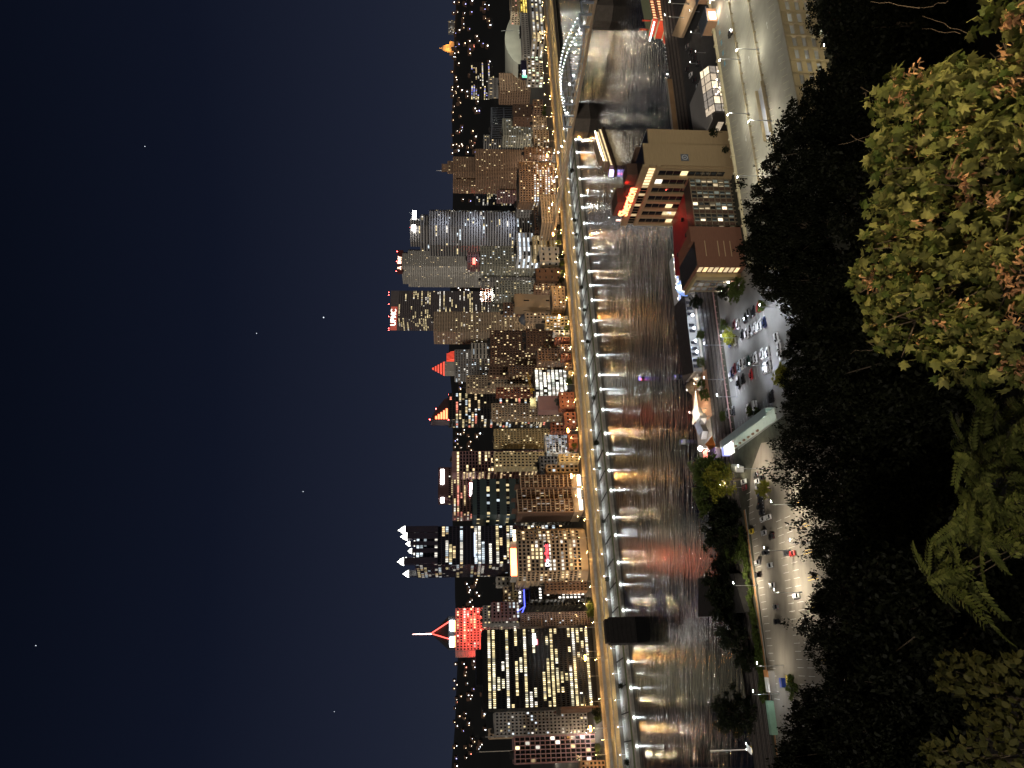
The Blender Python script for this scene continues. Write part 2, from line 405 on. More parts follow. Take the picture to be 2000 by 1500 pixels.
# ================================================================== downtown buildings (left to right = large y to small y)
T = tower
MIX = (WARM, YEL, WHT, WHT); MIXC = (WHT, COOL, YEL, COOL)
def sgn(root, y0, y1, x0, x1, b, mat, name='sign', t=.6):      # a flat lit panel on the plane b
    p = onb(x0, y0, b); q = onb(x1, y1, b); U = Vector((q.x - p.x, q.y - p.y, 0))
    return MB().ob(Vector((p.x, p.y, q.z)), U, -Bx * t, Zx * (p.z - q.z)).build(name, mat, root)
SIGNW = em('sign_white', (1, .97, .93), 14); SIGNR = em('sign_red', (1, .045, .03), 9); SIGNRW = em('sign_warm_white', (1, .80, .62), 9)
SIGNP = em('sign_pink_red', (1, .10, .12), 5); BEACON = em('beacon_red', (1, .06, .05), 30); BLUEN = em('blue_neon', (.08, .10, 1), 2.5)
def beacon(root, p): MB().lathe([(.25, 0), (.6, .5), (.6, 1.), (.2, 1.4)], p, 6).build('warning_light', BEACON, root)

# far left
T('grey office block at the far left edge with two bright lit floors', 1512, 1441, 950, 800, GRY, fh=4, bw=3.2, wf=.6, hf=.5, p=.18, run=.7, pal=MIX, nu=3)
T('dark block with pale vertical columns and a few lit windows at far left', 1496, 1444, 1007, 735, MAU, fh=4.6, bw=3.4, wf=.76, hf=.8, mode='vpier', rel=.9, p=.09, pal=MIX, br=1.1, nu=2)
T('silver office tower with small grid windows left of the black tower', 1442, 1394, 968, 770, GRY, fh=3.6, bw=2.8, wf=.5, hf=.5, p=.12, pal=MIXC, nu=2)
T('brown stone tower peeping out behind the silver tower at left', 1446, 1425, 956, 860, TAN, p=.1, nu=1)
T('pale stepped block behind the far left office block', 1515, 1470, 938, 900, LGR, p=.06, nu=1)
T('long dark ribbed low building beside the black tower at left', 1520, 1389, 1099, 700, DBR, D=60, fh=30, bw=6.5, wf=.86, hf=.97, mode='vpier', rel=.7, p=0, nu=2)
T('small brick house below the dark ribbed building at the left edge', 1514, 1496, 1137, 694, BRN, p=.1, fh=3.5, bw=3, nu=0)
# black tower
def blackx(root, a0, a1, b0, b1, z0, z1):
    c = (a0 + a1) / 2
    MB().ab(c - 12, c + 18, b0 + 12, b0 + 30, z1, z1 + 6.5).build('penthouse', BLK, root)
    sgn(root, 1259, 1238, 1041, 1045.5, b0 - .6, SIGNW, 'sign_panel'); sgn(root, 1259, 1249, 1046.6, 1049.6, b0 - .6, SIGNP, 'sign_panel')
T('wide black slab tower with rows of glowing office windows', 1392, 1232, 946, 705, BLK, D=34, fh=4.1, bw=1.62, wf=.66, hf=.56, mode='grid', rel=.3, p=.60, run=.74, pal=(YEL, WHT, YEL, (1, .9, .6)), br=1.05, top=3, base=4, nu=0, extra=blackx, name='black_tower')
T('lattice fronted tower with diamond openings beside the black tower', 1231, 1200, 1019, 712, pm('lattice_mauve', (.25, .19, .18), .7, .1, .2), fh=2.7, bw=1.75, wf=.5, hf=.5, p=.07, pal=MIXC, nu=1, name='lattice_tower')
# Fifth-avenue style tower with a lit crown
def crown(root, a0, a1, b0, b1, z0, z1):
    c = (a0 + a1) / 2; bb = (b0 + b1) / 2; W = (a1 - a0)
    RD = em('red_glow_metal', (1, .08, .06), 2.4)  # strut metal emits red itself in place of floodlight
    s = onb(891, 1238, b0).z; t1 = onb(876, 1238, b0).z
    MB().ab(c - W * .34, c + W * .34, b0 + W * .15, b1 - W * .15, z1, t1).build('crown_base', SLT, root)
    for k in (-1, 1):
        sgn(root, 1238 + k * 16 + 10, 1238 + k * 16 - 10, 879, 886.5, b0 + W * .15 - .5, SIGNW, 'lit_sign', .8)
        sgn(root, 1238 + k * 15 + 11, 1238 + k * 15 - 11, 887.5, 890, b0 + W * .15 - .4, em('orange_glow', (1, .35, .12), 4), 'orange_lamp_band', .5)
    ap = AB(c, bb, onb(842, 1238, bb).z); tip = AB(c, bb, onb(806, 1238, bb).z)
    cr = MB()
    q = [AB(c - W * .34, b0 + W * .15, t1), AB(c + W * .34, b0 + W * .15, t1), AB(c + W * .34, b1 - W * .15, t1), AB(c - W * .34, b1 - W * .15, t1)]
    for i in range(4): cr.face((q[i], q[(i + 1) % 4], ap))
    cr.build('pyramid_roof', DRK, root)
    for sa, sb in ((-1, 0), (1, 0)):
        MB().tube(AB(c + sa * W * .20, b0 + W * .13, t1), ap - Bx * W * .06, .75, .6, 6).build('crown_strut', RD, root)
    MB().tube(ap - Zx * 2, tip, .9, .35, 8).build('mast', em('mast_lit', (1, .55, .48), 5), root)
REDS = pm('red_lit_stone', (.34, .27, .25), .8, .1, .2)
rt, a0, a1, b0, b1, z1 = T('tower with red lit top, glowing pyramid crown and tall lit mast', 1284, 1188, 891, 960, REDS, D=60, fh=4.2, bw=3.1, wf=.55, hf=.5, p=.2, run=.5, pal=MIX, br=1.2, nu=0, extra=crown, name='crowned_tower')
for k in range(6):                                           # red floodlights on added brackets, set far out to spread the light
    p = AB(a0 + (a1 - a0) * (k % 3 + .5) / 3, b0 - 11, onb((942, 917)[k // 3], 1238, b0).z)
    MB().ob(p - Ax * .3, Ax * .6, Bx * 11, Zx * .4).build('added_light_bracket', DMET, rt)
    lightof(rt, p + Zx * 1.2, 9500, (1, .06, .035), 'SPOT', .5, aim=(Bx + Zx * .35), spot=math.radians(150))
for k in range(3):
    p = AB(a0 - 11, b0 + 10 + k * 18, onb(930, 1238, b0).z); MB().ob(p, Ax * 11, Bx * .5, Zx * .4).build('added_light_bracket', DMET, rt)
    lightof(rt, p + Zx * 1.2, 9500, (1, .06, .035), 'SPOT', .5, aim=(Ax + Zx * .2), spot=math.radians(150))
T('grey grid tower in front of the crowned tower', 1226, 1184, 945, 850, GRY, fh=4, bw=3, wf=.55, hf=.5, p=.2, run=.4, pal=MIX, nu=2)
T('low grey block with wide lit floors under the crowned tower', 1215, 1178, 962, 800, MAU, fh=4.2, bw=3, wf=.7, hf=.5, p=.3, run=.6, pal=MIXC, nu=2)
# gap between the crowned tower and the glass spires
T('black fronted block with square bright white windows', 1190, 1133, 1037, 730, BLK, D=40, fh=3.9, bw=2.9, wf=.6, hf=.62, p=.5, run=.6, pal=(WHT, WHT, (1, .95, .85)), br=1.3, nu=0)
def neon(root, a0, a1, b0, b1, z0, z1):
    for aa, bb, cc, dd in ((a0, b0, a1, b0), (a0, b0, a0, b1)):
        MB().tube(AB(aa, bb - .5, z1 + .6), AB(cc, dd - .5, z1 + .6), .55, n=6).build('neon_tube', BLUEN, root)
    MB().tube(AB(a0, b0 - .5, z1 + .6), AB(a0 - 5, b0, z1 + 8), .4).build('neon_tube', BLUEN, root)
    MB().ab(a0 + 4, a1 - 4, b0 + 4, b0 + 12, z1, z1 + 6).build('roof_pavilion', GRY, root)
    for k in range(5):
        p = AB(a0 + 6 + (a1 - a0 - 12) * k / 4, b0 + 3.6, z1 + 4); MB().lathe([(.1, 0), (.55, .3), (.55, .8), (.1, 1.1)], p, 6).build('lamp', SIGNW, root)
T('dark block edged with a blue neon roofline', 1201, 1130, 1026, 745, DRK, D=36, fh=4, bw=4, p=.03, nu=0, extra=neon, name='neon_edged_building')
T('brick brown block with terrace roof under the black windowed block', 1164, 1131, 1067, 712, BRN, fh=3.6, bw=2.6, wf=.5, hf=.5, p=.06, nu=2)
T('narrow pale block with dark square windows behind the neon roof', 1150, 1128, 971, 900, LGR, fh=5, bw=4.5, wf=.55, hf=.5, p=.1, nu=1)
T('tan block with patchy windows behind the neon roof', 1178, 1148, 985, 860, TAN, fh=4, bw=3.4, p=.25, pal=MIX, nu=1)
T('olive office block with lit rows behind the black windowed block', 1172, 1138, 1003, 800, OLV, fh=4, bw=3, p=.3, run=.5, pal=MIX, nu=2)
T('long low pale shed roofed building beside the lattice tower', 1201, 1170, 1070, 770, LGR, fh=12, bw=8, wf=.5, hf=.6, p=.1, nu=0)

# glass tower with spires
a0, a1, b0, b1 = foot(1127, 1028, 850, 1., 62)
z1 = onb(812, 1090, 850).z; zt = onb(793, 1090, 850).z
rt = thing('glass_spire_tower', 'dark glass tower crowned with bright white lit spires', 'skyscraper', AB((a0 + a1) / 2, 881, GND))
PPG = pm('dark_violet_glass', (.035, .03, .042), .18, .15, .1, spec=.7)
mw, mg, mr = MB(), MB(), MB(); rng = random.Random(4)
block(mw, mg, mr, abpts(a0, a1, b0, b1), GND, z1, dict(fh=4.2, bw=2.3, wf=.82, hf=.72, mode='vpier', rel=.35, p=.30, run=.8, pal=(YEL, WHT, WARM, WHT, COOL), br=.75), rng)
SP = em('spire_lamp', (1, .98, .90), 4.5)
wdt = a1 - a0
def turret(a, b, r, zb, ztop, zpeak):
    MB().ab(a - r, a + r, b - r, b + r, zb, ztop).build('corner_turret', PPG, rt)
    s = MB(); q = [AB(a - r, b - r, ztop), AB(a + r, b - r, ztop), AB(a + r, b + r, ztop), AB(a - r, b + r, ztop)]; ap = AB(a, b, zpeak)
    for i in range(4): s.face((q[i], q[(i + 1) % 4], ap))
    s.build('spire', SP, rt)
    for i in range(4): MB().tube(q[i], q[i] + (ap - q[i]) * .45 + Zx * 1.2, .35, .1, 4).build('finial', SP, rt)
for a, b, xp, xb, r in ((a0 + 4, b0 - .7, 776, 789, 3.6), (a0 + wdt * .17, b0 + 10, 781, 793, 3.2), (a0 + wdt * .36, b0 - .7, 796, 804, 2.4), (a0 + wdt * .55, b0 - .7, 791, 800, 2.3),
                        (a0 + wdt * .74, b0 - .7, 780, 794, 3.4), (a1 - 4, b0 - .7, 775, 790, 3.7), (a0 + 4, b1 - 4, 780, 793, 3.4)):
    turret(a, b, r, z1 - 25, onb(xb, 1090, 850).z, onb(xp, 1090, 850).z)
for k in range(9): MB().ab(a0 + wdt * (k + .3) / 9, a0 + wdt * (k + .75) / 9, b0 - .8, b0 - .4, z1 + 1.1, z1 + 2.6).build('parapet_lamp', em('soft_white_lamp', (1, .95, .85), 1.1), rt)
mw.build('wall', PPG, rt); mg.build('window_panes', WIN, rt, kind='stuff'); mr.build('roof', ROOF, rt)
MB().ab(a0 + 8, a1 - 8, b0 - .75, b0 - .42, onb(929, 1090, 850).z, onb(926, 1090, 850).z).build('lit_band', em('pale_blue_band', (.62, .70, 1), .9), rt)

# curved bank building with the name on its front
b0 = 696
yl = [1131, 1118, 1057, 1036, 1024]; aa = [aof(y, b0) for y in yl]
pts = [AB(aa[0], b0 + 13), AB(aa[1], b0 + 1), AB(aa[2], b0 + 1), AB(aa[3], b0 + 6), AB(aa[4], b0 + 20), AB(aa[4], b0 + 52), AB(aa[0], b0 + 52)]
z1 = onb(1012, 1090, b0).z
rt = thing('bank_building', 'tan office block with angled corners and a red bank name sign', 'building', AB((aa[0] + aa[4]) / 2, b0 + 26, GND))
mw, mg, mr = MB(), MB(), MB(); P2 = [tuple(p[:2]) for p in pts]
block(mw, mg, mr, P2, GND, z1, dict(fh=4.05, bw=3.7, wf=.72, hf=.58, p=.3, run=.75, pal=(WHT, YEL, WHT, WARM), br=.9, rel=.6, base=6), random.Random(9))
mw.build('wall', TAN, rt); mg.build('window_panes', WIN, rt, kind='stuff'); mr.build('roof', ROOF, rt)
zs = onb(1068, 1086, b0).z
sgn(rt, 1110, 1058, 1065, 1071.5, b0 - .2, BLK, 'sign_board', .3)
text('llarBank', 5.2, AB(aof(1083, b0), b0 - .6, zs), Ax, Zx, em('bank_red', (1, .05, .07), 2.2), rt, bold=.12)
text('Do', 5.4, AB(aof(1102.5, b0), b0 - .6, zs - .2), Ax, Zx, em('bank_white', (1, .95, 1), 2.5), rt, bold=.14)
am = (aa[1] + aa[2]) / 2
ph = MB().ab(am - 17, am + 17, b0 + 12, b0 + 36, z1, z1 + 6).build('penthouse', LGR, rt)
MB().ab(am - 16, am + 10, b0 + 11, b0 + 11.8, z1 + .6, z1 + 6.4).build('glowing_panel', em('roof_orange_panel', (1, .16, .05), 9), rt)
lightof(rt, AB(am - 4, b0 + 6, z1 + 3.5), 4200, (1, .14, .05)); lightof(rt, AB(am + 20, b0 + 8, z1 + 3), 1200, (1, .75, .45))
for k in range(3): MB().ab(aa[2] + 2 + k * 4, aa[2] + 5 + k * 4, b0 + 9, b0 + 10, z1 + .6, z1 + 3.5).build('lit_roof_panel', em('warm_roof_lamp', (1, .8, .5), 2.5), rt)

# brown building with deep balconies
b0 = 700
rt = None
for yL, yR, bo, xt in ((1001, 977, 0, 1012), (977, 953, 5, 1010), (953, 929, 0, 1017)):
    a0, a1, q0, q1 = aof(yL, b0), aof(yR, b0), b0 + bo, b0 + 34; z1 = onb(xt, (yL + yR) / 2, b0 + bo).z
    if rt is None: rt = thing('balcony_building', 'brown slab block with deep dark balconies above a lit street front', 'building', AB(aof(970, b0), b0 + 20, GND))
    MB().ab(a0, a1, q0 + 4, q1, GND, z1).build('core', DBR, rt)
    nf = 12; h = (z1 - GND - 9) / nf; ncol = 5
    for j in range(nf + 1):
        MB().ab(a0, a1, q0, q0 + 4, GND + 9 + j * h - .55, GND + 9 + j * h + .45).build('balcony_slab', TAN, rt)
        if j < nf:
            for i in range(ncol):
                w_ = (a1 - a0) / ncol; c = R.random()
                col = kol(R.choice(MIX), R.uniform(.5, 1.3)) if c < .17 else (0, 0, 0)
                g = MB(); x = a0 + i * w_; z = GND + 9 + j * h + .5
                g.face((AB(x + .7, q0 + 3.9, z), AB(x + w_ - .7, q0 + 3.9, z), AB(x + w_ - .7, q0 + 3.9, z + h - 1.2), AB(x + .7, q0 + 3.9, z + h - 1.2)), 0, col)
                g.build('window', WIN, rt)
    for i in range(ncol + 1):
        x = a0 + (a1 - a0) * i / ncol; MB().ab(x - .35, x + .35, q0 + .3, q0 + 4, GND + 9, z1).build('column', BRN, rt)
    MB().ab(a0 - .5, a1 + .5, q0 - 1, q1, GND, GND + 8.4).build('podium', TAN, rt)
    MB().ab(a0 + .8, a1 - .8, q0 - 1.3, q0 - 1.02, GND + .6, GND + 3.8).build('shop_front', em('shop_front_white', (1, .93, .82), 3), rt)
    lightof(rt, AB((a0 + a1) / 2, q0 - 3, GND + 3), 500, (1, .8, .5))
    MB().ab(a0 + 6, a1 - 6, q0 + 10, q1 - 8, z1, z1 + 5).build('rooftop_unit', DBR, rt)
T('dark glazed block with scattered lights behind the balcony building', 1028, 1004, 1010, 770, DRK, fh=4, bw=3, p=.35, run=.4, pal=MIX, nu=2)

# bank towers with signs
def pncx(root, a0, a1, b0, b1, z0, z1):
    sgn(root, 946, 917, 860.5, 867, b0 - .5, SIGNW, 'lit_sign'); sgn(root, 982, 972, 860.5, 867, b0 - .5, SIGNW, 'lit_sign')
T('dark tower topped with two bright white signs', 985, 913, 857, 1010, pm('maroon_panel', (.09, .05, .05), .5, .15, .2), D=30, fh=4.2, bw=3, p=.25, run=.7, pal=(WARM, YEL, SIGNW and WHT), top=13, nu=0, extra=pncx)
T('mauve framed tower with dark glass bays and gold lit windows', 936, 882, 884, 930, MAU, fh=4.2, bw=5.2, wf=.84, hf=.62, rel=.9, p=.36, run=.7, pal=(YEL, WARM, YEL), br=1., nu=1, top=5)
def pnc2(root, a0, a1, b0, b1, z0, z1):
    sgn(root, 968.5, 943.5, 917.5, 922.5, b0 - .8, em('sign_white_red', (1, .90, .90), 10), 'lit_sign'); sgn(root, 970, 942, 916.4, 923.6, b0 - .45, em('sign_red_back', (.8, .03, .08), 1.3), 'sign_board', .3)
T('stepped tower with many lit floors and a red edged sign', 1017, 937, 885, 960, MAU, D=40, fh=4.4, bw=2.6, wf=.8, hf=.5, p=.5, run=.75, pal=(YEL, WHT, WARM, (1, .35, .25)), br=.8, nu=1, extra=pnc2)
T('dark teal glass tower with thin pale ribs', 1028, 936, 925, 840, TEAL, D=45, fh=12, bw=3.2, wf=.93, hf=.3, mode='hband', rel=.25, p=.14, pal=(YEL, COOL, YEL), br=.6, nu=1)
T('pale grid block with dark square windows behind the gabled houses', 921, 884, 967, 790, PAL, k=.7, fh=4.3, bw=3.6, wf=.55, hf=.55, p=.12, pal=MIX, br=1., nu=2, rel=.6)
T('olive brick hotel block with rows of small windows', 877, 838, 967, 800, OLV, k=.8, fh=3.6, bw=2.9, wf=.5, hf=.5, p=.16, pal=(YEL, WARM), nu=3)
T('tan office block with ranks of windows below the wedge roofed tower', 824, 788, 962, 790, TAN, k=.8, fh=3.6, bw=2.7, wf=.52, hf=.5, p=.2, pal=MIX, nu=2)
# wedge roofed tower
def wedge(root, a0, a1, b0, b1, z0, z1):
    ap = onb(840, 834, b0).z; RDL = em('roof_red_lamps', (1, .16, .06), 3.2)
    w_ = MB(); P_ = [(a0 + .5, z1), (a1 - 6, z1), (a1 - 8, z1 + (ap - z1) * .25), (a0 + (a1 - a0) * .42, z1 + (ap - z1) * .68), (a0 + .5, ap)]
    f = [AB(a, b0 + 2, z) for a, z in P_]; k = [AB(a, b1 - 6, z) for a, z in P_]
    w_.face(f); w_.face(list(reversed(k)))
    for i in range(len(f)): j = (i + 1) % len(f); w_.face((f[i], k[i], k[j], f[j]))
    w_.build('wedge_roof', pm('roof_maroon', (.06, .035, .04), .5, .2, .2), root)
    for q in range(5):
        t0 = z1 + 2 + q * (ap - z1) * .14; wq = (a1 - a0) * .40 * (1 - q / 5.5)
        MB().ab(a0 + 1, a0 + 1 + wq, b0 + 1.2, b0 + 1.7, t0, t0 + (ap - z1) * .10).build('lit_roof_louvre', RDL, root)
    for a, z in ((a0 + .5, ap), (a0 + (a1 - a0) * .42, z1 + (ap - z1) * .68), (a1 - 1, z1), (a0, z1)): beacon(root, AB(a, b0 + 2, z))
T('glass tower with red lit wedge roof rising to a point', 835, 768, 877, 930, DRK, k=.7, fh=4.3, bw=2.6, wf=.82, hf=.6, p=.45, run=.7, pal=(WHT, YEL, COOL, (1, .3, .2), WARM), br=.8, nu=0, extra=wedge, name='wedge_roofed_tower')
# small fronts between the wedge tower and the glass-lit building
T('pale yellow house front with gabled top and rows of dark windows', 911, 888, 1094, 700, PAL, k=1.3, fh=4.6, bw=3.1, wf=.5, hf=.5, p=.06, pal=(WHT,), nu=0)
T('tan windowed block between the pale front and balcony building', 931, 909, 1069, 708, TAN, fh=4.5, bw=3.6, wf=.6, hf=.6, p=.2, pal=(COOL, WHT), br=.5, nu=1)
T('dark slate roofed block above the pale yellow front', 932, 892, 1056, 745, SLT, fh=4, bw=4, p=.02, nu=3)
T('white grid lit glass pavilion above the low brick block', 893, 850, 1068, 745, WHI, k=.5, fh=3.2, bw=2.2, wf=.82, hf=.8, p=.55, pal=(COOL, (.75, .8, .95)), br=.28, nu=0, name='glass_pavilion')
T('low flat brick block with a row of small openings', 883, 850, 1113, 700, RED, k=.7, fh=8, bw=5.5, wf=.3, hf=.2, p=.1, nu=1)
T('red brick house with dark roof left of the white lit block', 850, 826, 1078, 730, RED, fh=4, bw=4, p=.05, nu=1)
T('long orange brick row with sloping roof by the boulevard', 838, 806, 1105, 698, RED, k=.9, fh=5, bw=4, wf=.5, hf=.4, p=.12, nu=0)
T('brick block with two lit windows beside the green lit sign', 806, 766, 1095, 698, RED, k=.6, fh=5, bw=5, wf=.3, hf=.3, p=.2, pal=(WHT, YEL), nu=2)
# glass-lit building under a crane
def craned(root, a0, a1, b0, b1, z0, z1):
    YC = pm('yellow_crane_paint', (.55, .34, .06), .5, .15, 1.)
    for s in (0, 1.6): MB().tube(AB(a0 + 3, b0 + 3, z1 + 3 + s), AB(a1 + 2, b0 + 9, z1 + 6 + s), .28).build('crane_boom', YC, root)
    for k in range(14):
        t = k / 14; p = AB(a0 + 3 + (a1 - a0 - 1) * t, b0 + 3 + 6 * t, z1 + 3 + 3 * t); q = AB(a0 + 3 + (a1 - a0 - 1) * (t + .07), b0 + 3 + 6 * (t + .07), z1 + 4.6 + 3 * (t + .07))
        MB().tube(p, q, .14, n=4).build('crane_lattice', YC, root)
    MB().ab(a0 + 8, a0 + 10, b0 + 4, b0 + 6, z1, z1 + 5).build('crane_mast', YC, root)
    MB().ab(a0 - 12, a0 - 1, b0 + 6, b1 - 4, z1 - 1, z1 + 6).build('penthouse', PAL, root); lightof(root, AB(a0 - 6, b0 + 1, z1 + 5), 1600, (.95, 1, .7))
    MB().ab(a0 - 18, a0 - .4, b0 + 2, b1, z0, z1 - 3).build('blank_side_wing', MAU, root)
T('bright glass fronted building with white lit floors under a yellow crane', 783, 722, 1046, 735, DRK, k=.5, fh=4.6, bw=3., wf=.9, hf=.68, mode='hband', rel=.4, p=.97, pal=((1, .97, .85), (.95, 1, .85), (1, .93, .8)), br=.95, nu=0, extra=craned, name='glass_fronted_building')
T('cream front with dark doors beside the parkway', 741, 724, 1113, 696, PAL, fh=4.4, bw=3., wf=.5, hf=.5, p=.05, nu=0)
T('narrow brick front right of the cream front', 724, 708, 1105, 697, BRN, fh=3.8, bw=3, p=.12, pal=(AMB, WARM), nu=1)
T('brick front with striped windows by the parkway', 708, 690, 1098, 697, RED, fh=3.6, bw=2.7, wf=.6, p=.08, pal=(WARM,), nu=1)
T('dark brick front with even windows by the parkway', 690, 672, 1096, 697, BRN, fh=3.6, bw=2.7, wf=.6, p=.1, pal=(WARM, WHT), nu=1)
T('rose brick front beside the white framed house', 673, 658, 1086, 697, RED, fh=3.8, bw=3.2, p=.04, nu=1)
T('white framed narrow house with tall lit bays', 659, 644, 1083, 697, WHI, fh=5, bw=3.4, wf=.66, hf=.7, p=.3, pal=(WARM, YEL), nu=1)
T('yellow tan front with a row of glowing bay windows', 644, 616, 1067, 700, OLV, k=.8, fh=4.4, bw=3.6, wf=.55, hf=.6, p=.55, pal=(WHT, WARM, COOL), br=.8, nu=1)
T('beige angled front with a billboard by the parkway', 617, 557, 1081, 704, pm('beige_brick', (.36, .25, .15), .85, .12, .2), k=.9, fh=4.2, bw=4.6, wf=.45, hf=.3, p=.04, pal=(WHT,), nu=0)
# middle cluster
T('big dark brown block with a column of lit stair windows', 715, 645, 960, 790, DBR, k=.6, fh=3.7, bw=3.2, wf=.42, hf=.5, p=.28, pal=(WARM, YEL), br=.9, nu=3)
T('dark brown lower block in front of the big brown block', 690, 642, 1030, 740, DBR, k=.7, fh=3.7, bw=3.4, wf=.4, hf=.5, p=.14, pal=(WARM, YEL), nu=3)
T('brown block with dark roof terraces above the brick fronts', 716, 680, 1052, 722, BRN, k=.8, fh=3.8, bw=3.4, p=.1, nu=3)
T('brown block with big dark loft openings', 742, 716, 956, 830, BRN, fh=4.2, bw=4.5, wf=.5, hf=.6, p=.08, nu=2)
T('tan block beside the dark brick block under the wedge tower', 759, 741, 960, 800, TAN, k=2, fh=3.8, bw=3., p=.14, pal=MIX, nu=1)
T('dark red brick block right of the wedge roofed tower', 778, 757, 971, 770, RED, k=1.5, fh=3.8, bw=3.2, p=.2, pal=(WARM, YEL), nu=1)
T('brown windowed block below the loft block', 741, 714, 995, 780, BRN, k=1.2, fh=3.8, bw=3, p=.22, pal=(WARM, YEL), nu=1)
T('tan tower with a column of dark openings left of the pyramid tower', 769, 733, 912, 900, TAN, k=.8, fh=4, bw=3.4, wf=.5, p=.2, pal=(YEL, WARM), nu=1)
# red pyramid tower
def pyr(root, a0, a1, b0, b1, z0, z1):
    RP = em('red_glow_roof', (1, .07, .03), .75); RP2 = pm('roof_tier_edge', (.10, .03, .03), .6, .2, .3); ap = onb(842, 729, b0 + 10).z  # red roof lighting is put into the surface as emission
    c0, c1 = a0 + .12 * (a1 - a0), a0 + .52 * (a1 - a0); d0, d1 = b0 + 2, b0 + 2 + (c1 - c0); zs = onb(868, 730, b0).z
    MB().ab(c0, c1, d0, d1, z1, zs).build('upper_stage', LGR, root)
    for q in range(10):                                      # stepped red pyramid
        t0, t1 = (q // 2 + (.62 if q % 2 else 0)) / 5, (q // 2 + (1 if q % 2 else .62)) / 5; s = (1 - t0) * .5 * (c1 - c0); ca, cb = (c0 + c1) / 2, (d0 + d1) / 2; z_ = zs + (ap - zs) * t0
        s2 = (1 - t1) * .5 * (c1 - c0) + .3; zz = zs + (ap - zs) * t1
        m = MB(); lo = [AB(ca + i * s, cb + j * s, z_) for i, j in ((-1, -1), (1, -1), (1, 1), (-1, 1))]; hi = [AB(ca + i * s2, cb + j * s2, zz) for i, j in ((-1, -1), (1, -1), (1, 1), (-1, 1))]
        for i in range(4): j = (i + 1) % 4; m.face((lo[i], lo[j], hi[j], hi[i]))
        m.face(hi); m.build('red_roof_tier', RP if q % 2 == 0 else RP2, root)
    r0, r1 = a0 + .60 * (a1 - a0), a1 - 1; zr = onb(872, 700, b0).z; zr2 = onb(887, 700, b0).z
    m = MB(); lo = [AB(r0, b0 + 1, zr2), AB(r1, b0 + 1, zr2), AB(r1, b0 + 18, zr2), AB(r0, b0 + 18, zr2)]; hi = [AB(r0 + 3, b0 + 5, zr), AB(r1 - 3, b0 + 5, zr), AB(r1 - 3, b0 + 14, zr), AB(r0 + 3, b0 + 14, zr)]
    for i in range(4): j = (i + 1) % 4; m.face((lo[i], lo[j], hi[j], hi[i]))
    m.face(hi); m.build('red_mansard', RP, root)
    for k in range(7): x = r0 + 1 + (r1 - r0 - 2.5) * k / 6; MB().ob(AB(x, b0 + .6, zr2), Ax * .9, Bx * 4 + Zx * (zr - zr2), -Bx * .3).build('mansard_rib', RP2, root)
T('grey tower with glowing red pyramid and red mansard roof', 746, 683, 889, 1000, GRY, k=.7, fh=4.1, bw=2.8, wf=.6, hf=.5, p=.2, run=.4, pal=MIXC, br=.8, nu=0, extra=pyr, name='red_pyramid_tower')
T('silver banded block lit by floodlights right of the pyramid tower', 700, 670, 922, 900, LGR, k=.6, fh=5, bw=9, wf=.8, hf=.4, mode='hband', p=.1, pal=(COOL,), nu=1)
# tan grid tower and the tallest tower
T('tan grid tower standing before the tallest tower', 672, 609, 848, 1000, TAN, k=1., fh=4.1, bw=2.5, wf=.5, hf=.55, p=.10, run=.3, pal=(YEL, YEL, WHT), br=.9, nu=1)
def upmc(root, a0, a1, b0, b1, z0, z1):
    zc = onb(768.5, 625, b0).z; aa = (a0 + a1) / 2
    text('UPMC', 15.5, AB(aof(621, b0), b0 - .9, zc), Ax, Zx, em('sign_hot_white', (1, .80, .66), 2.2), root, bold=.05, depth=.5)
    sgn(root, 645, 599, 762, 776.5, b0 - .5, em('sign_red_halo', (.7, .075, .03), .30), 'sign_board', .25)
    for y in (568, 576, 594, 618, 641, 646): beacon(root, onb(760, min(max(y, 571), 645), b0 + 1))
T('tallest dark steel tower with red glowing name at its top', 646, 569, 762, 1330, pm('rust_steel', (.15, .13, .13), .5, .15, .15), D=50, fh=4.3, bw=2.6, wf=.72, hf=.5, rel=.5, p=.36, run=.74, pal=(YEL, WHT, YEL), br=.85, nu=0, top=16, extra=upmc, name='tallest_tower')
# floodlit construction frame
def frame(root, a0, a1, b0, b1, z0, z1):
    FL = em('floodlit_white', (1, .97, .92), 9)
    for j in range(4):
        z = z1 + 2 + j * 5
        MB().ab(a0 + 2, a1 - 2, b0 + 1, b1 - 2, z, z + .6).build('floor_deck', LGR, root)
        for i in range(7): x = a0 + 2 + (a1 - a0 - 5) * i / 6; MB().ab(x, x + .8, b0 + 1.2, b0 + 2, z + .6, z + 5).build('steel_column', RED, root)
    for i in range(10): MB().lathe([(.3, 0), (1.3, .4), (1.3, 1.2), (.3, 1.6)], AB(a0 + 3 + (a1 - a0 - 6) * R.random(), b0 + .2, z1 + 2 + R.random() * 20), 6).build('work_light', FL, root)
    lightof(root, AB((a0 + a1) / 2, b0 - 9, z1 + 6), 26000, (1, .96, .9)); lightof(root, AB(a0 + 5, b0 - 7, z1 + 18), 14000, (1, .96, .9))
T('floodlit steel frame of a building under construction', 610, 556, 962, 1120, GRN, D=34, fh=4.2, bw=4, p=.1, nu=0, extra=frame, name='construction_frame')
T('grey green office tower with small lit windows', 591, 547, 969, 800, GRN, k=.9, fh=3.9, bw=2.7, wf=.55, hf=.5, p=.2, pal=(YEL, WHT, COOL), nu=2)
T('tan blank walled theatre block with stepped roofs', 612, 573, 1007, 745, pm('tan_blank', (.33, .24, .15), .85, .12, .12), k=.8, fh=24, bw=14, wf=.12, hf=.25, p=.05, nu=2)
T('brown lit block with small windows right of the tan block', 618, 590, 985, 790, BRN, k=.9, fh=3.8, bw=3, p=.3, pal=(WARM, COOL), nu=1)
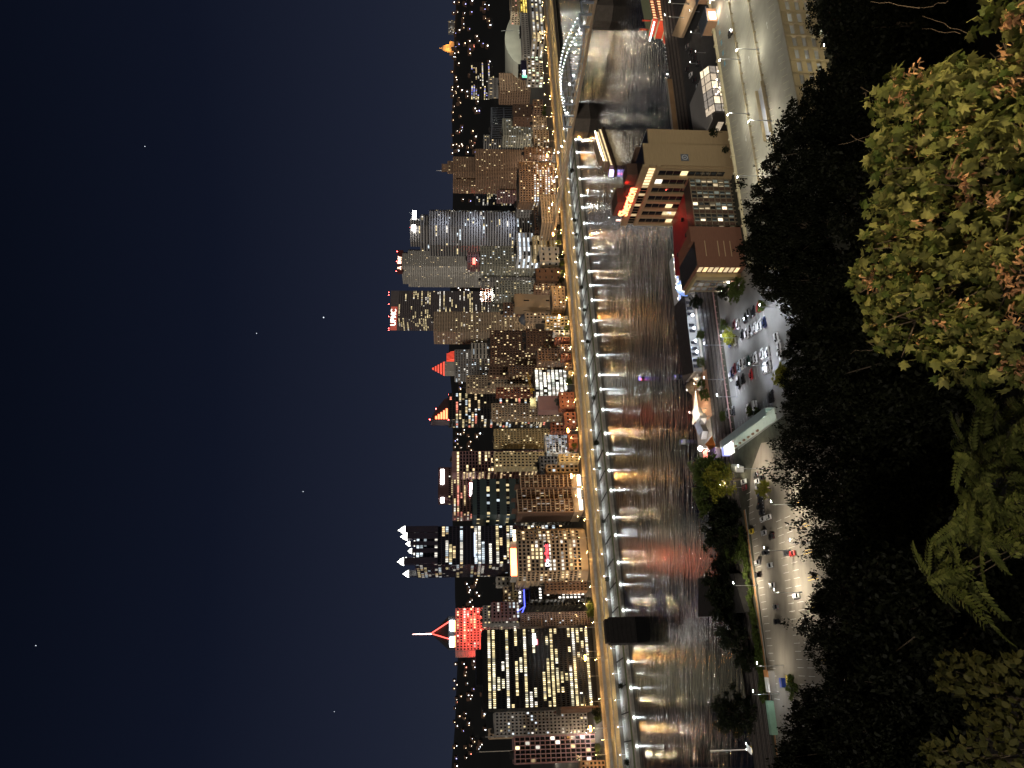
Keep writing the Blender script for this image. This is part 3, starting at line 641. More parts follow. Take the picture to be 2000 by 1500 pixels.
T('tan tower with a domed roof by the blank walled block', 631, 610, 1027, 725, TAN, k=1, fh=4.3, bw=3.8, wf=.5, hf=.5, p=.1, pal=(YEL,), nu=0,
  extra=lambda r, a0, a1, b0, b1, z0, z1: MB().lathe([(7, 0), (6.8, 2), (5.6, 4.5), (3, 6.6), (.5, 7.4)], AB((a0 + a1) / 2, b0 + 8, z1), 16).build('dome', SLT, r, smooth=True))
T('brown block full of warm windows near the trees', 574, 552, 1045, 725, BRN, k=1, fh=3.8, bw=3.2, wf=.55, p=.5, pal=(WARM, YEL), br=.7, nu=1)
# octagonal stone tower with a sign
def oct_tower(label, name, yL, yR, xt, b0, mat, steps, st, cut=.28):
    aL, aR = aof(yL, b0), aof(yR, b0); W = (aR - aL) * .80; aL = aR - W
    rt = thing(name, label, 'skyscraper', AB((aL + aR) / 2, b0 + W / 2, GND)); mw, mg, mr = MB(), MB(), MB(); zb = GND; rng = random.Random(int(xt))
    for (x_, ins) in steps:
        z1 = onb(x_, (yL + yR) / 2, b0).z; i_ = ins * W; c = cut * W * (1 - ins)
        l_, r_, f_, k_ = aL + i_, aR - i_, b0 + i_, b0 + W - i_
        P_ = [(l_ + c, f_), (r_ - c, f_), (r_, f_ + c), (r_, k_ - c), (r_ - c, k_), (l_ + c, k_), (l_, k_ - c), (l_, f_ + c)]
        pts = [tuple(AB(a, b)[:2]) for a, b in P_]; block(mw, mg, mr, pts, zb, z1, st, rng); zb = z1
    mw.build('wall', mat, rt); mg.build('window_panes', WIN, rt, kind='stuff'); mr.build('roof', ROOF, rt)
    return rt, aL, aR, W, zb
rt, aL, aR, W, zt = oct_tower('tall grey stone tower with a lit name sign and arrow on top', 'stone_tower', 545, 480, 786, 1150, LGR, [(797, 0), (786, .07)], dict(fh=4.2, bw=2.5, wf=.48, hf=.52, p=.06, pal=(YEL, WARM), br=.7), .22)
zz = onb(779.5, 519, 1150).z; SB = em('sign_orange_white', (1, .62, .42), 2.6)
MB().ab(aL + 6, aR - 6, 1158, 1166, zt, onb(775, 519, 1150).z).build('sign_frame', pm('sign_maroon', (.10, .03, .03), .6, .2, .3), rt)
text('BNY', 9, AB(aL + W * .52, 1157.6, zz), Ax, Zx, SB, rt, bold=.25, depth=.5)
m = MB(); q = AB(aL + W * .22, 1157.2, zz - 3.2); m.prism([(0, 0)] * 0 or [tuple((q + Ax * u + Bx * 0)[:2]) for u in (0, 0)] + [tuple((q + Ax * 1)[:2])], 0, .01) if False else None
for s in (-1, 1): m.ob(q + Ax * (s * 3.6), Ax * (-s * 1.6), -Bx * .5, Zx * 1.2); m.ob(q + Ax * s * 3.4 , Ax * (-s * 3.4) + Zx * 6.5, -Bx * .5, Ax * (-s * 1.8))
m.build('arrow_mark', SB, rt)
for k in range(3): beacon(rt, AB(aL + 8 + k * (W - 16) / 2, 1160, onb(774, 519, 1150).z))
def script(root, a0, a1, b0, b1, z0, z1): sgn(root, 516, 505, 923, 928.5, b0 - .6, SIGNR, 'lit_sign', .5)
T('reddish block with a red glowing sign beneath the grey stone tower', 530, 479, 914, 1000, MAU, k=.7, fh=4.3, bw=3.6, wf=.6, hf=.55, p=.1, nu=1, extra=script)
T('grey office block with scattered lights in front of the stone tower', 541, 480, 940, 880, GRN, k=.8, fh=4, bw=2.7, wf=.55, hf=.5, p=.14, pal=(YEL, COOL, WHT), nu=2)
T('grey block left of the scattered lights block', 562, 540, 941, 900, GRY, k=1.4, fh=4, bw=2.8, p=.16, pal=(YEL, WHT), nu=1)
T('white lit modern hall with horizontal glowing louvres', 522, 453, 1012, 770, WHI, k=.7, fh=5.4, bw=7, wf=.94, hf=.42, mode='hband', rel=.8, p=.8, pal=((.75, .87, 1), (.85, .93, 1)), br=.75, nu=2, name='louvred_hall')
T('low curved amber lit terrace block before the white hall', 512, 458, 1043, 738, PAL, k=.6, fh=4, bw=8, wf=.94, hf=.5, mode='hband', rel=.6, p=.85, pal=((1, .75, .42),), br=.45, nu=1)
T('pale plain block with trees before it', 526, 480, 1056, 722, LGR, k=.8, fh=7, bw=8, wf=.5, hf=.3, p=.1, nu=2)
T('brown plain block right of the white tree fronted block', 560, 522, 1049, 720, DBR, k=.8, fh=8, bw=8, wf=.4, hf=.2, p=.02, nu=2)
# stepped octagonal tower with white signs
rt, aL, aR, W, zt = oct_tower('stepped grey banded tower washed in white light with bright roof signs', 'banded_tower', 480, 393, 839, 960, GRY, [(839, 0), (821, .09), (801, .17)], dict(fh=4.3, bw=3, wf=.94, hf=.45, mode='hband', rel=.4, p=.10, run=.5, pal=(WHT, YEL, COOL), br=.8), .30)
for f0, f1 in ((.28, .44), (.60, .84)):
    MB().ab(aL + W * f0, aL + W * f1, 960 + W * .17 - 1, 960 + W * .17 - .5, zt - 8, zt - 2.5).build('lit_sign', SIGNW, rt)
MB().tube(AB(aL + W * .78, 960 + W * .2, zt), AB(aL + W * .84, 960 + W * .2, zt + 3.5), .3).build('antenna', MET, rt); beacon(rt, AB(aL + W * .5, 964 + W * .17, zt)); beacon(rt, AB(aL + W * .42, 964 + W * .17, zt))
for z_, p_ in ((40, 26000), (95, 30000), (150, 20000)):      # white wash lights on brackets
    for f in (.12, .42):
        q = AB(aL + W * f, 938, z_); MB().ob(q - Ax * .6, Ax * 1.2, Bx * 1.2, Zx * .5).build('wash_light', DMET, rt)
        lightof(rt, q + Bx * 2 + Zx * 1, p_ * .45, (.72, .80, 1), 'SPOT', .5, aim=Bx + Zx * .5, spot=math.radians(120))
T('grey office block with rows of dark windows below the banded tower', 423, 375, 1012, 790, GRY, k=.7, fh=4, bw=3.4, wf=.6, hf=.5, p=.08, pal=(WHT,), nu=2)
T('tan low corner block with close set window stripes', 478, 377, 1060, 704, TAN, k=1.0, fh=3.6, bw=2.4, wf=.55, hf=.5, p=.02, nu=3)
T('dark roofed low block above the tan corner block', 470, 392, 1046, 735, DBR, k=.5, fh=4, bw=4, p=.02, nu=3)
T('grey block with a bright band of yellow windows behind', 400, 370, 930, 1120, SLT, k=.8, fh=4.2, bw=3, p=.35, run=.8, pal=(YEL, WHT), nu=1)
T('rosy hotel block with a red lit roof edge', 396, 370, 972, 900, MAU, k=.8, fh=4, bw=3, p=.1, nu=1,
  extra=lambda r, a0, a1, b0, b1, z0, z1: MB().ab(a0, a1, b0 - .7, b0 - .4, z0 + 20, z0 + 23).build('red_lit_band', em('red_band', (1, .12, .05), 2.5), r))
# Grant-style brown tower with crown
def grant(root, a0, a1, b0, b1, z0, z1):
    st = dict(fh=3.9, bw=2.7, wf=.5, hf=.5, p=.05, pal=(YEL, WARM), br=.8); rng = random.Random(2)
    mw, mg, mr = MB(), MB(), MB(); W = a1 - a0
    z2 = onb(886, 320, b0 + 14).z; z3 = onb(864, 320, b0 + 14).z
    block(mw, mg, mr, abpts(a0 + 1, a1 - 4, b0 + 14, b1), z1, z2, st, rng)
    block(mw, mg, mr, abpts(a0 + W * .2, a1 - W * .2, b0 + 20, b1 - 6), z2, (z2 + z3) / 2, st, rng); block(mw, mg, mr, abpts(a0 + W * .28, a1 - W * .32, b0 + 24, b1 - 9), (z2 + z3) / 2, z3, st, rng)
    block(mw, mg, mr, abpts(a0 - 20, a0 - 6, b0 + 22, b1 + 8), z0, z2, st, rng); block(mw, mg, mr, abpts(a0 - 20, a0, b0 + 6, b0 + 22), z0, z1, st, rng)
    mw.build('upper_wall', MATS['warm_brown_stone'], root); mg.build('window_panes', WIN, root, kind='stuff'); mr.build('roof', ROOF, root)
    MB().tube(AB(a0 + W * .5, b0 + 30, z3), AB(a0 + W * .5, b0 + 30, onb(851, 320, b0).z), 1.2, .3, 8).build('mast', MET, root)
WBS = pm('warm_brown_stone', (.27, .175, .115), .85, .14, .2)
T('brown stepped tower with crown tiers and a mast', 352, 290, 930, 880, WBS, k=.8, fh=3.9, bw=2.7, wf=.5, hf=.5, p=.04, pal=(YEL, WARM), br=.8, nu=0, extra=grant, name='stepped_tower')
# curved fronted brown building
b0 = 700; ys = [376, 352, 340, 328, 318, 309]; aa = [aof(y, b0) for y in ys]; off = [14, 5, 1.5, 0, 1, 4]
pts = [tuple(AB(a, b0 + o)[:2]) for a, o in zip(aa, off)] + [tuple(AB(aa[-1], b0 + 45)[:2]), tuple(AB(aa[0] + 14, b0 + 45)[:2])]
z1 = onb(1015, 345, b0 + 4).z; rt = thing('curved_building', 'brown curved front building with white lit windows in its lower floors', 'building', AB((aa[0] + aa[-1]) / 2, b0 + 22, GND))
mw, mg, mr = MB(), MB(), MB(); zm = GND + (z1 - GND) * .62
block(mw, mg, mr, pts, GND, zm, dict(fh=3.7, bw=3., wf=.6, hf=.5, p=.72, run=.3, pal=(WHT, WHT, COOL, YEL), br=1.), random.Random(5), roof=False)
block(mw, mg, mr, pts, zm, z1, dict(fh=3.7, bw=3., wf=.55, hf=.5, p=.05, pal=(WARM,)), random.Random(6))
mw.build('wall', WBS, rt); mg.build('window_panes', WIN, rt, kind='stuff'); mr.build('roof', ROOF, rt); units(rt, pts, z1, random.Random(3), 3)
T('low brown block with strips of lit windows near the bridge', 311, 284, 1026, 715, BRN, k=.8, fh=4.4, bw=3.6, wf=.5, hf=.3, p=.4, pal=(WHT, YEL), nu=1)
T('tan four storey block near the bridge landing', 291, 250, 1044, 730, TAN, k=.7, fh=4, bw=3.4, p=.2, pal=(WHT, YEL), nu=2)
T('tan grid front block close to the bridge end', 251, 224, 1042, 740, TAN, k=.6, fh=4, bw=3, wf=.55, hf=.55, p=.2, pal=(WARM, WHT), nu=1)
T('brown windowed block right of the tan grid front', 224, 190, 1043, 760, BRN, k=.7, fh=4, bw=3.2, p=.12, pal=(WARM,), nu=1)
T('grey green windowed block behind the bridge landing', 286, 229, 984, 850, GRN, k=.7, fh=3.9, bw=2.9, p=.16, pal=(WHT, YEL, COOL), nu=2)
T('maroon plain block with few lights behind the brown block', 244, 200, 1004, 820, DBR, k=.7, fh=6, bw=7, wf=.3, hf=.2, p=.12, nu=1)
T('dark slate block with vertical seams', 270, 208, 961, 930, SLT, k=.8, fh=20, bw=4, wf=.8, hf=.9, mode='vpier', p=0, nu=2)
T('grey striped block left of the slate block', 290, 262, 946, 1000, GRY, k=.8, fh=4.4, bw=3, mode='hband', hf=.5, p=.1, nu=1)
T('brown grid block with one column of lit windows', 202, 140, 977, 880, WBS, k=.7, fh=4.2, bw=3.2, wf=.55, hf=.5, p=.06, pal=(YEL,), nu=1)
T('dark office block glittering with blue and gold windows', 193, 121, 920, 1180, DRK, k=.5, fh=5, bw=3.4, wf=.7, hf=.5, p=.55, run=.3, pal=(WARM, WHT, (.35, .35, 1), YEL), br=.9, nu=1)
T('grey striped annex beside the glittering office block', 190, 150, 955, 1050, GRY, k=.6, fh=9, bw=3, mode='vpier', wf=.5, p=.1, nu=1)
def pncr(root, a0, a1, b0, b1, z0, z1):
    yy = 130; zc = onb(1022.5, yy, b0).z
    MB().ab(a0 + 1, a1 - 4, b0 + 4, b0 + 8, z1, z1 + 9).build('roof_screen', pm('navy_panel', (.02, .02, .05), .5, .1, .2), root)
    text('PNC', 5, AB(aof(133, b0), b0 + 3.8, z1 + 4.5), Ax, Zx, em('sign_blue_white', (.8, .85, 1), 3), root, bold=.12)
    MB().tube(AB(aof(140.5, b0), b0 + 3.9, z1 + 4.5), AB(aof(140.5, b0), b0 + 3.4, z1 + 4.5), 2.2, n=12).build('round_mark', SIGNW, root)
    MB().ab(a0 + 1, a0 + 6, b0 + 3.2, b0 + 3.7, z1 + 1, z1 + 8).build('green_lit_panel', em('green_panel', (.2, .75, .5), 1.), root)
T('wide office block with big lit square windows and a roof sign', 166, 105, 1031, 735, LGR, k=.45, fh=6.2, bw=4.6, wf=.62, hf=.6, p=.55, pal=(WHT, (.8, 1, .7), WHT, WARM), br=.9, nu=0, extra=pncr)
T('long car park building with rows of small lamps', 106, -60, 1040, 700, CONC, D=30, fh=5.2, bw=4.5, wf=.9, hf=.5, mode='hband', rel=.6, p=.75, pal=(WHT, YEL, (.5, .5, .5)), br=.6, nu=0, name='parking_garage')
T('low grey windowed row above the long car park', 120, 20, 1022, 742, LGR, D=16, fh=5, bw=4.6, wf=.5, hf=.5, p=.02, nu=1)
T('tan grid block at the right edge', 44, -40, 1000, 800, TAN, k=.3, fh=4.6, bw=3.8, wf=.55, hf=.5, p=.1, pal=(WARM, (1, .4, .3)), nu=1)
T('gold lit open deck building at the right edge', 44, -30, 1017, 772, pm('gold_lit_wall', (.5, .36, .08), .8, .1, .2), D=20, fh=4, bw=6, wf=.94, hf=.6, mode='hband', p=.95, pal=((1, .72, .15),), br=.9, nu=0)  # yellow light is put into the wall colour
# pale arched arena roof
ar = thing('arena', 'arena with pale curved roof near the right edge', 'arena', AB(aof(60, 850), 890, GND)); m = MB(); n = 14
for i in range(n):
    y0, y1 = 8 + 117 * i / n, 8 + 117 * (i + 1) / n
    f = lambda y: 1012 - 26 * math.sin(math.pi * min(1, max(0, (125 - y) / 117)) ** .8)
    p, q = onb(f(y0), y0, 850), onb(f(y1), y1, 850); p2, q2 = p + Bx * 60, q + Bx * 60; p2.z -= 4; q2.z -= 4
    m.face((p, q, q2, p2)); m.face((Vector((p.x, p.y, GND)), Vector((q.x, q.y, GND)), q, p))
m.build('curved_roof', pm('pale_membrane', (.42, .42, .36), .6, .2, .05), ar)
[lightof(ar, onb(x_, y_, 806) + Zx * 16, 15000, (1, 1, .82)) for x_, y_ in ((996, 25), (992, 50), (992, 75), (998, 98), (1006, 115))]
MB().tube(onb(1003, 60, 849), onb(979, 60, 849), .5).build('mast', MET, ar)
# right hand hillside pieces
T('pale blank block on the far hillside at the right', 96, 76, 932, 1500, LGR, k=.5, p=.05, nu=0, z0=40)
T('long low hillside building with pale stripes', 80, 22, 938, 1480, GRY, k=.2, fh=6, bw=5, mode='hband', p=.4, pal=(YEL,), br=.4, nu=0, z0=40)
T('grey block on the ridge at the right', 68, 40, 876, 2200, GRY, k=.4, fh=6, bw=5, p=.2, pal=(WHT, WARM), nu=0, z0=110, name='ridge_building')
p = onhill(884, 95); ot = thing('domed_tower', 'orange floodlit domed tower on the far ridge', 'tower', p); hgt = 1 / F * p.y
MB().bx((p.x, p.y, p.z - 8), (34, 34, 8 + 6 * hgt)).build('base', TAN, ot)
MB().lathe([(14, 0), (14, 7), (12, 8), (12, 14), (8, 22), (3, 27), (1, 36)], (p.x, p.y, p.z + 6 * hgt), 10).build('dome', TAN, ot)
for s in (-1, 1): lightof(ot, (p.x + s * 22, p.y - 24, p.z + 8 * hgt + 6), 60000, (1, .42, .08))
# scattered far houses
hm = MB(); hm.bx((0, 0, -3), (9, 8, 8)); hm.v += [(-4.8, -4.3, 5), (4.8, -4.3, 5), (4.8, 4.3, 5), (-4.8, 4.3, 5), (-4.8, 0, 8), (4.8, 0, 8)]
k = 8; 
for f_ in ((k, k + 1, k + 5, k + 4), (k + 2, k + 3, k + 4, k + 5), (k + 1, k + 2, k + 5), (k + 3, k, k + 4)): hm.f.append(f_); hm.m.append(0); hm.c.append(None)
HM = None; lampm = [em('far_lamp_%d' % i, c, s) for i, (c, s) in enumerate((((1, .93, .8), 6), ((1, .75, .45), 5), ((.8, .9, 1), 8), ((1, .3, .2), 4), ((.4, .4, 1), 4)))]
for reg, n_ in (((886, 960, 0, 130), 46), ((884, 940, 140, 300), 60), ((888, 948, 360, 395), 8), ((888, 950, 1290, 1500), 60), ((890, 940, 840, 880), 18), ((905, 940, 1130, 1190), 18), ((893, 925, 545, 570), 10), ((900, 930, 745, 768), 8)):
    for q in range(n_):
        x = reg[0] + (reg[1] - reg[0]) * R.random() ** 1.4; y = R.uniform(reg[2], reg[3]); p = onhill(x, y)
        t = thing('hillside_house', 'tiny lamp lit house on the dark far hillside', 'house', p, R.uniform(-.4, .4), 'tiny houses scattered on the far hills')
        if HM is None:
            w1 = hm.build('wall', DBR, t, local=True); HM = w1.data
        else:
            w1 = bpy.data.objects.new('wall', HM); C.objects.link(w1); w1.parent = t
        s = R.uniform(.5, 1.5); l = MB().bx((R.uniform(-3, 3), -4.6, 1), (1.6 * s, .5, 1.3 * s)).build('lit_window', R.choice(lampm[:3] * 4 + lampm), t, local=True)
# ================================================================== lamps along the far bank
LAMPW = em('lamp_white', (1, .97, .90), 60, True); LAMPA = em('lamp_amber', (1, .58, .20), 90, True); LAMPC = em('lamp_cool', (.86, .93, 1), 60, True)
def lamp_proto(name, h, arm, bulb, two=False):
    t = thing(name, '', '', (0, 0, 0)); MB().tube((0, 0, 0), (0, 0, h), .16, .09, 6).build('pole', MET, t)
    MB().lathe([(.32, 0), (.28, .5), (.17, .6)], (0, 0, 0), 6).build('base', MET, t)
    for s in ((1, -1) if two else (1,)):
        MB().tube((0, 0, h), (s * arm, 0, h + .35), .07, .06, 5).build('arm', MET, t)
        MB().ob((s * arm - .45, -.22, h + .2), Vector((.9, 0, 0)), Vector((0, .44, 0)), Vector((0, 0, .22))).build('lamp_head', DMET, t)
        MB().ob((s * arm - .35, -.18, h + .05), Vector((.7, 0, 0)), Vector((0, .36, 0)), Vector((0, 0, .14))).build('bulb', bulb, t)
    return t
def place(proto, loc, rz, label, cat, group, first=[None]):
    if not proto.get('used'): t = proto; proto['used'] = 1
    else: t = dup(proto, lights=False)
    t.location = loc; t.rotation_euler = (0, 0, rz); WL[t.name] = Vector(loc)
    for k in ('label', 'category', 'group'):
        if k in t: del t[k]
    return put(t, label, cat, group)
RA = math.atan2(Ax.y, Ax.x)
def addlight(t, x, z, power, col, kind='POINT', size=.3, **kw):
    l = bpy.data.lights.new('lamp_light', kind); l.energy = power; l.color = col; l.shadow_soft_size = size
    if kind == 'SPOT': l.spot_size = kw.get('spot', math.radians(150)); l.spot_blend = .6
    o = bpy.data.objects.new('lamp_light', l); C.objects.link(o); o.parent = t; o.location = (x, 0, z); return o
wl = lamp_proto('wharf_lamp', 4.5, .5, LAMPW)
for k in range(38):
    a = -55 + k * 19.2 + 6
    t = place(wl, AB(a, 622.5, 2.2), RA - math.pi / 2, ordn(k + 1) + ' short white lamp from the left at the back of the wharf', 'lamp', 'wharf lamps in a row')
    addlight(t, .9, 4.0, 1500, (.90, .96, 1))
# lamps hung low on the river wall, the source of the white streaks on the water
rl = thing('river_wall_lamp', '', '', (0, 0, 0))
MB().bx((0, 0, 0), (.3, .5, .8)).build('bracket', DMET, rl); MB().bx((0, -.45, .1), (.9, .4, .6)).build('bulb', em('river_lamp', (.86, .95, 1), 42, True), rl)
for k in range(38):
    place(rl, AB(-46 + k * 19.2 + R.uniform(-3, 3), 586.3, .9), RA, ordn(k + 1) + ' white lamp from the left on the river face of the wharf', 'lamp', 'river wall lamps in a row')
hp = lamp_proto('parkway_lamp', 11, 2.4, LAMPA, True)
for k in range(34):
    a = -70 + k * 30
    t = place(hp, AB(a, 646.6, 4), RA + math.pi / 2, ordn(k + 1) + ' tall double amber lamp from the left on the parkway median', 'street lamp', 'amber lamps along the parkway')
    addlight(t, 0, 10.4, 5200, (1, .66, .26), 'SPOT', .5)
bp = lamp_proto('boulevard_lamp', 9, 1.6, LAMPA)
for k in range(49):
    a = -72 + k * 20.5
    t = place(bp, AB(a, 685.5, GND), RA - math.pi / 2, ordn(k + 1) + ' amber street lamp from the left on the boulevard pavement', 'street lamp', 'amber lamps along the boulevard')
    if k % 2 == 0: addlight(t, 1.6, 8.4, 6500, (1, .60, .22))
cl = lamp_proto('facade_fill_lamp', 9, 1.4, LAMPW)  # added lamps, mostly hidden, that brighten the facades
for b_ in (716, 728, 757, 783, 822, 868, 915, 972, 1040):
    for k in range(0, 11, 2):
        a = aof(1490 - k * 145 - R.uniform(0, 60), b_)
        t = place(cl, AB(a, b_, GND), RA - math.pi / 2, 'white street lamp in a gap between downtown blocks', 'street lamp', 'street lamps between the downtown blocks')
        if k % 2 == 0: addlight(t, 0, 8.5, 9000 + (b_ - 716) * 25, R.choice(((1, .80, .55), (1, .70, .40), (1, .88, .72))))
fm_ = lamp_proto('reflection_mast', 13, 1.2, em('amber_reflection_glow', (1, .40, .075), 42, True), True)  # added masts whose panels colour the river reflections amber
for q in fm_.children:
    if q.name.startswith('bulb'): q.scale = (1, 1, 1)
for (y, lb) in ((1432, 'amber floodlight mast below the dark ribbed building'), (1292, 'amber floodlight mast before the black tower'), (932, 'amber floodlight mast before the balcony building'), (842, 'amber floodlight mast before the orange brick row'), (617, 'amber floodlight mast before the beige angled front'), (455, 'amber floodlight mast before the tan corner block'), (300, 'amber floodlight mast by the bridge landing')):
    t = place(fm_, AB(aof(y, 671), 671, GND), RA, lb, 'street lamp', 'amber floodlight masts by the boulevard')
    for s_ in (-1, 1): MB().ob((s_ * 1.2 - 1., -.5, 13.6), Vector((2., 0, 0)), Vector((0, .5, 0)), Vector((0, 0, 1.1))).build('reflection_panel', MATS['amber_reflection_glow'], t, local=True)
    addlight(t, 0, 12.5, 5000, (1, .55, .18))
# ================================================================== the bridge
br = thing('truss_bridge', 'steel lens truss bridge strung with white bulbs over the river', 'bridge', AB(570, 470, 0))
STB = pm('blue_grey_steel', (.22, .25, .30), .5, .15, .5); BST = pm('bridge_stone', (.10, .085, .07), .9, .25, .4)
dz = 15.5; aN = 566; aF = 582                                # near and far side of the deck (a), spans run along b
BULB = em('bridge_bulb', (1, .96, .86), 16)
for b0_, b1_ in ((395, 418), (516, 541)):                    # stone piers
    pr = MB(); q = [AB(aN - 3, b0_), AB(aF + 3, b0_), AB(aF + 6, (b0_ + b1_) / 2), AB(aF + 3, b1_), AB(aN - 3, b1_), AB(aN - 7, (b0_ + b1_) / 2)]
    pr.prism([tuple(p[:2]) for p in q], -2, dz - 1.2); pr.build('pier', BST, br)
MB().ab(aN - 1, aF + 1, 240, 690, dz - 1.6, dz - .3).build('deck', pm('bridge_deck', (.30, .24, .17), .8, .2, .3), br)
for a_ in (aN - 1.1, aF + 1.1): MB().ab(a_ - .25, a_ + .25, 240, 690, dz - .3, dz + .9).build('parapet', pm('bridge_rail_tan', (.34, .25, .17), .7, .15, .5), br)
MB().ab(aN + 7.8, aN + 8.2, 240, 690, dz - .29, dz - .27).build('centre_line', MATS['yellow_paint'], br)
def lens(a_, s0, s1, hi, n=13):
    ln = s1 - s0; up = [AB(a_, s0 + ln * i / n, dz + 7 + hi * (1 - (2 * i / n - 1) ** 2)) for i in range(n + 1)]; lo = [AB(a_, s0 + ln * i / n, dz + 5.5 - (hi * .42) * (1 - (2 * i / n - 1) ** 2)) for i in range(n + 1)]
    for i in range(n):
        MB().tube(up[i], up[i + 1], .42, n=5).build('top_chord', STB, br); MB().tube(lo[i], lo[i + 1], .36, n=5).build('bottom_chord', STB, br)
        MB().tube(lo[i], up[i + 1], .12, n=4).build('diagonal', STB, br); MB().tube(up[i], lo[i + 1], .12, n=4).build('diagonal', STB, br)
    for i in range(n + 1):
        MB().tube(AB(a_, s0 + ln * i / n, dz), up[i], .2, n=4).build('post', STB, br)
    for i in range(n * 2 + 1):
        t = i / (n * 2); p = AB(a_, s0 + ln * t, dz + 7.6 + hi * (1 - (2 * t - 1) ** 2)); MB().lathe([(.1, 0), (.3, .2), (.3, .45), (.1, .65)], p, 5).build('bulb', BULB, br)
for a_ in (aN, aF):
    lens(a_, 418, 516, 11); lens(a_, 305, 395, 10, 11)
for b_ in (395, 406, 418, 516, 530):                          # portals
    for a_ in (aN, aF): MB().ab(a_ - .8, a_ + .8, b_ - .8, b_ + .8, dz, dz + 9).build('portal_post', STB, br)
    MB().ab(aN, aF, b_ - .6, b_ + .6, dz + 8, dz + 9.4).build('portal_beam', STB, br)
for k in range(12):
    b_ = 425 + k * 22; a_ = aN + 1 + (k % 2) * 14
    l = MB().tube(AB(a_, b_, dz), AB(a_, b_, dz + 7), .12, n=5).build('lamp_post', MET, br); MB().lathe([(.1, 0), (.5, .3), (.5, .7), (.1, 1.1)], AB(a_, b_, dz + 7), 6).build('lamp', em('bridge_lamp', (1, .95, .85), 60, True), br)
    lightof(br, AB(a_, b_, dz + 6.4), 2200, (1, .85, .6))
lightof(br, AB(aN - 3, 541, 6), 5200, (1, .55, .15)); MB().lathe([(.2, 0), (.7, .3), (.7, .9), (.2, 1.2)], AB(aN - 6.2, 537, 8), 6).build('pier_lamp', em('pier_orange', (1, .5, .15), 40), br)

# old stone piers of a vanished bridge
q = G(1240, 1230, 0); sp_ = thing('old_stone_pier', 'black stone pier standing in the river before the wharf', 'bridge pier', q)
m = MB(); c = q.dot(Ax); b_ = q.dot(Bx); m.ab(c - 9.6, c + 8.6, b_ - 4, b_ + 6, -2, 19.5); m.ab(c - 8.6, c + 7.6, b_ - 3, b_ + 5, 19.5, 22)
for k in range(6): m.ab(c - 10, c + 9, b_ - 4.4, b_ + 6.4, 1 + k * 3.2, 1.4 + k * 3.2)
m.build('masonry', pm('black_stone', (.022, .02, .019), .95, .3, .6, .4), sp_)  # near black stone with random tone

# ================================================================== near bank: frame (c along the bank, d towards the river)
N0 = G(1500, 1300, 8); Nd = Vector((.938, .346, 0)).normalized(); Nn = Vector((-Nd.y, Nd.x, 0)); RN = math.atan2(Nd.y, Nd.x)
def ND(c, d, z=8.): p = N0 + Nd * c + Nn * d; p.z = z; return p
def cdof(x, y, z=8.): p = G(x, y, z) - N0; return p.dot(Nd), p.dot(Nn)
class NB(MB):
    def nb(s, c0, c1, d0, d1, z0, z1, m=0, col=None): return s.ob(ND(c0, d0, z0), Nd * (c1 - c0), Nn * (d1 - d0), Zx * (z1 - z0), m, col)
def sheet(name, mat, c0, c1, d0, d1, z, t=.3): return structure(NB().nb(c0, c1, d0, d1, z - t, z), name, mat)
EARTH = pm('bank_earth', (.05, .05, .035), 1., .4, .3, .4); GRS = pm('rough_grass', (.045, .06, .022), 1., .4, .5, .5)
structure(NB().prism([tuple(ND(c, d)[:2]) for c, d in ((-260, -175), (520, -175), (520, 23), (246, 23), (246, 47), (62, 47), (-6, 29), (-260, 29))], 1.95, 7.95), 'near_bank_ground', EARTH)
m = NB(); m.face((ND(-260, 29, 7.9), ND(-6, 29, 7.9), ND(-6, 38, -.5), ND(-260, 37, -.5))); m.face((ND(-6, 29, 7.9), ND(62, 47, 7.9), ND(62, 64, -.5), ND(-6, 38, -.5))); m.face((ND(62, 47, 7.9), ND(246, 47, 7.9), ND(252, 60, -.5), ND(62, 64, -.5))); m.face((ND(246, 47, 7.9), ND(246, 23, 7.9), ND(252, 32, -.5), ND(252, 60, -.5))); m.face((ND(246, 23, 7.9), ND(520, 23, 7.9), ND(520, 31, -.5), ND(252, 32, -.5))); structure(m, 'river_bank', GRS)
LOT = pm('lot_asphalt', (.20, .195, .185), .9, .22, .35, .15, streak=(.5, .5, 1)); LOT2 = pm('worn_lot_asphalt', (.20, .18, .15), .9, .25, .3, .15, streak=(.25, 1., 1))
l1 = structure(MB().prism([tuple(ND(c, d)[:2]) for c, d in ((88, 1), (88, -66), (140, -84), (168, -74), (166, -30), (158, -14), (166, 1))], 7.9, 8.02), 'parking_lot', LOT)
l2 = structure(MB().prism([tuple(ND(c, d)[:2]) for c, d in ((-70, 2), (-70, -78), (60, -95), (76, -60), (84, -24), (76, -10), (58, -1))], 7.9, 8.02), 'parking_lot', LOT2)
WP = MATS['white_paint']; YP = MATS['yellow_paint']
m = NB()
for k in range(30): m.nb(-12 + k * 2.75, -12 + k * 2.75 + .12, -7, -2, 8.03, 8.035)
for k in range(22): m.nb(-6 + k * 2.75, -6 + k * 2.75 + .12, -32, -27, 8.03, 8.035); m.nb(-6 + k * 2.75, -6 + k * 2.75 + .12, -40, -35, 8.03, 8.035)
m.build('stall_lines', WP, l2, kind='stuff')
m = NB()
for k in range(8): m.nb(-8 + k * 9., -8 + k * 9. + .2, -54, -46, 8.03, 8.035); m.nb(-8 + k * 9. + 1, -8 + k * 9. + 1.2, -54, -46, 8.03, 8.035)
m.build('yellow_lines', YP, l2, kind='stuff')
m = NB()
for k in range(12): m.nb(94, 99, -4 - k * 3.1, -3.88 - k * 3.1, 8.03, 8.035); m.nb(110, 115, -6 - k * 3.1, -5.88 - k * 3.1, 8.03, 8.035); m.nb(130, 135, -10 - k * 3.1, -9.88 - k * 3.1, 8.03, 8.035)
m.build('stall_lines', WP, l1, kind='stuff')
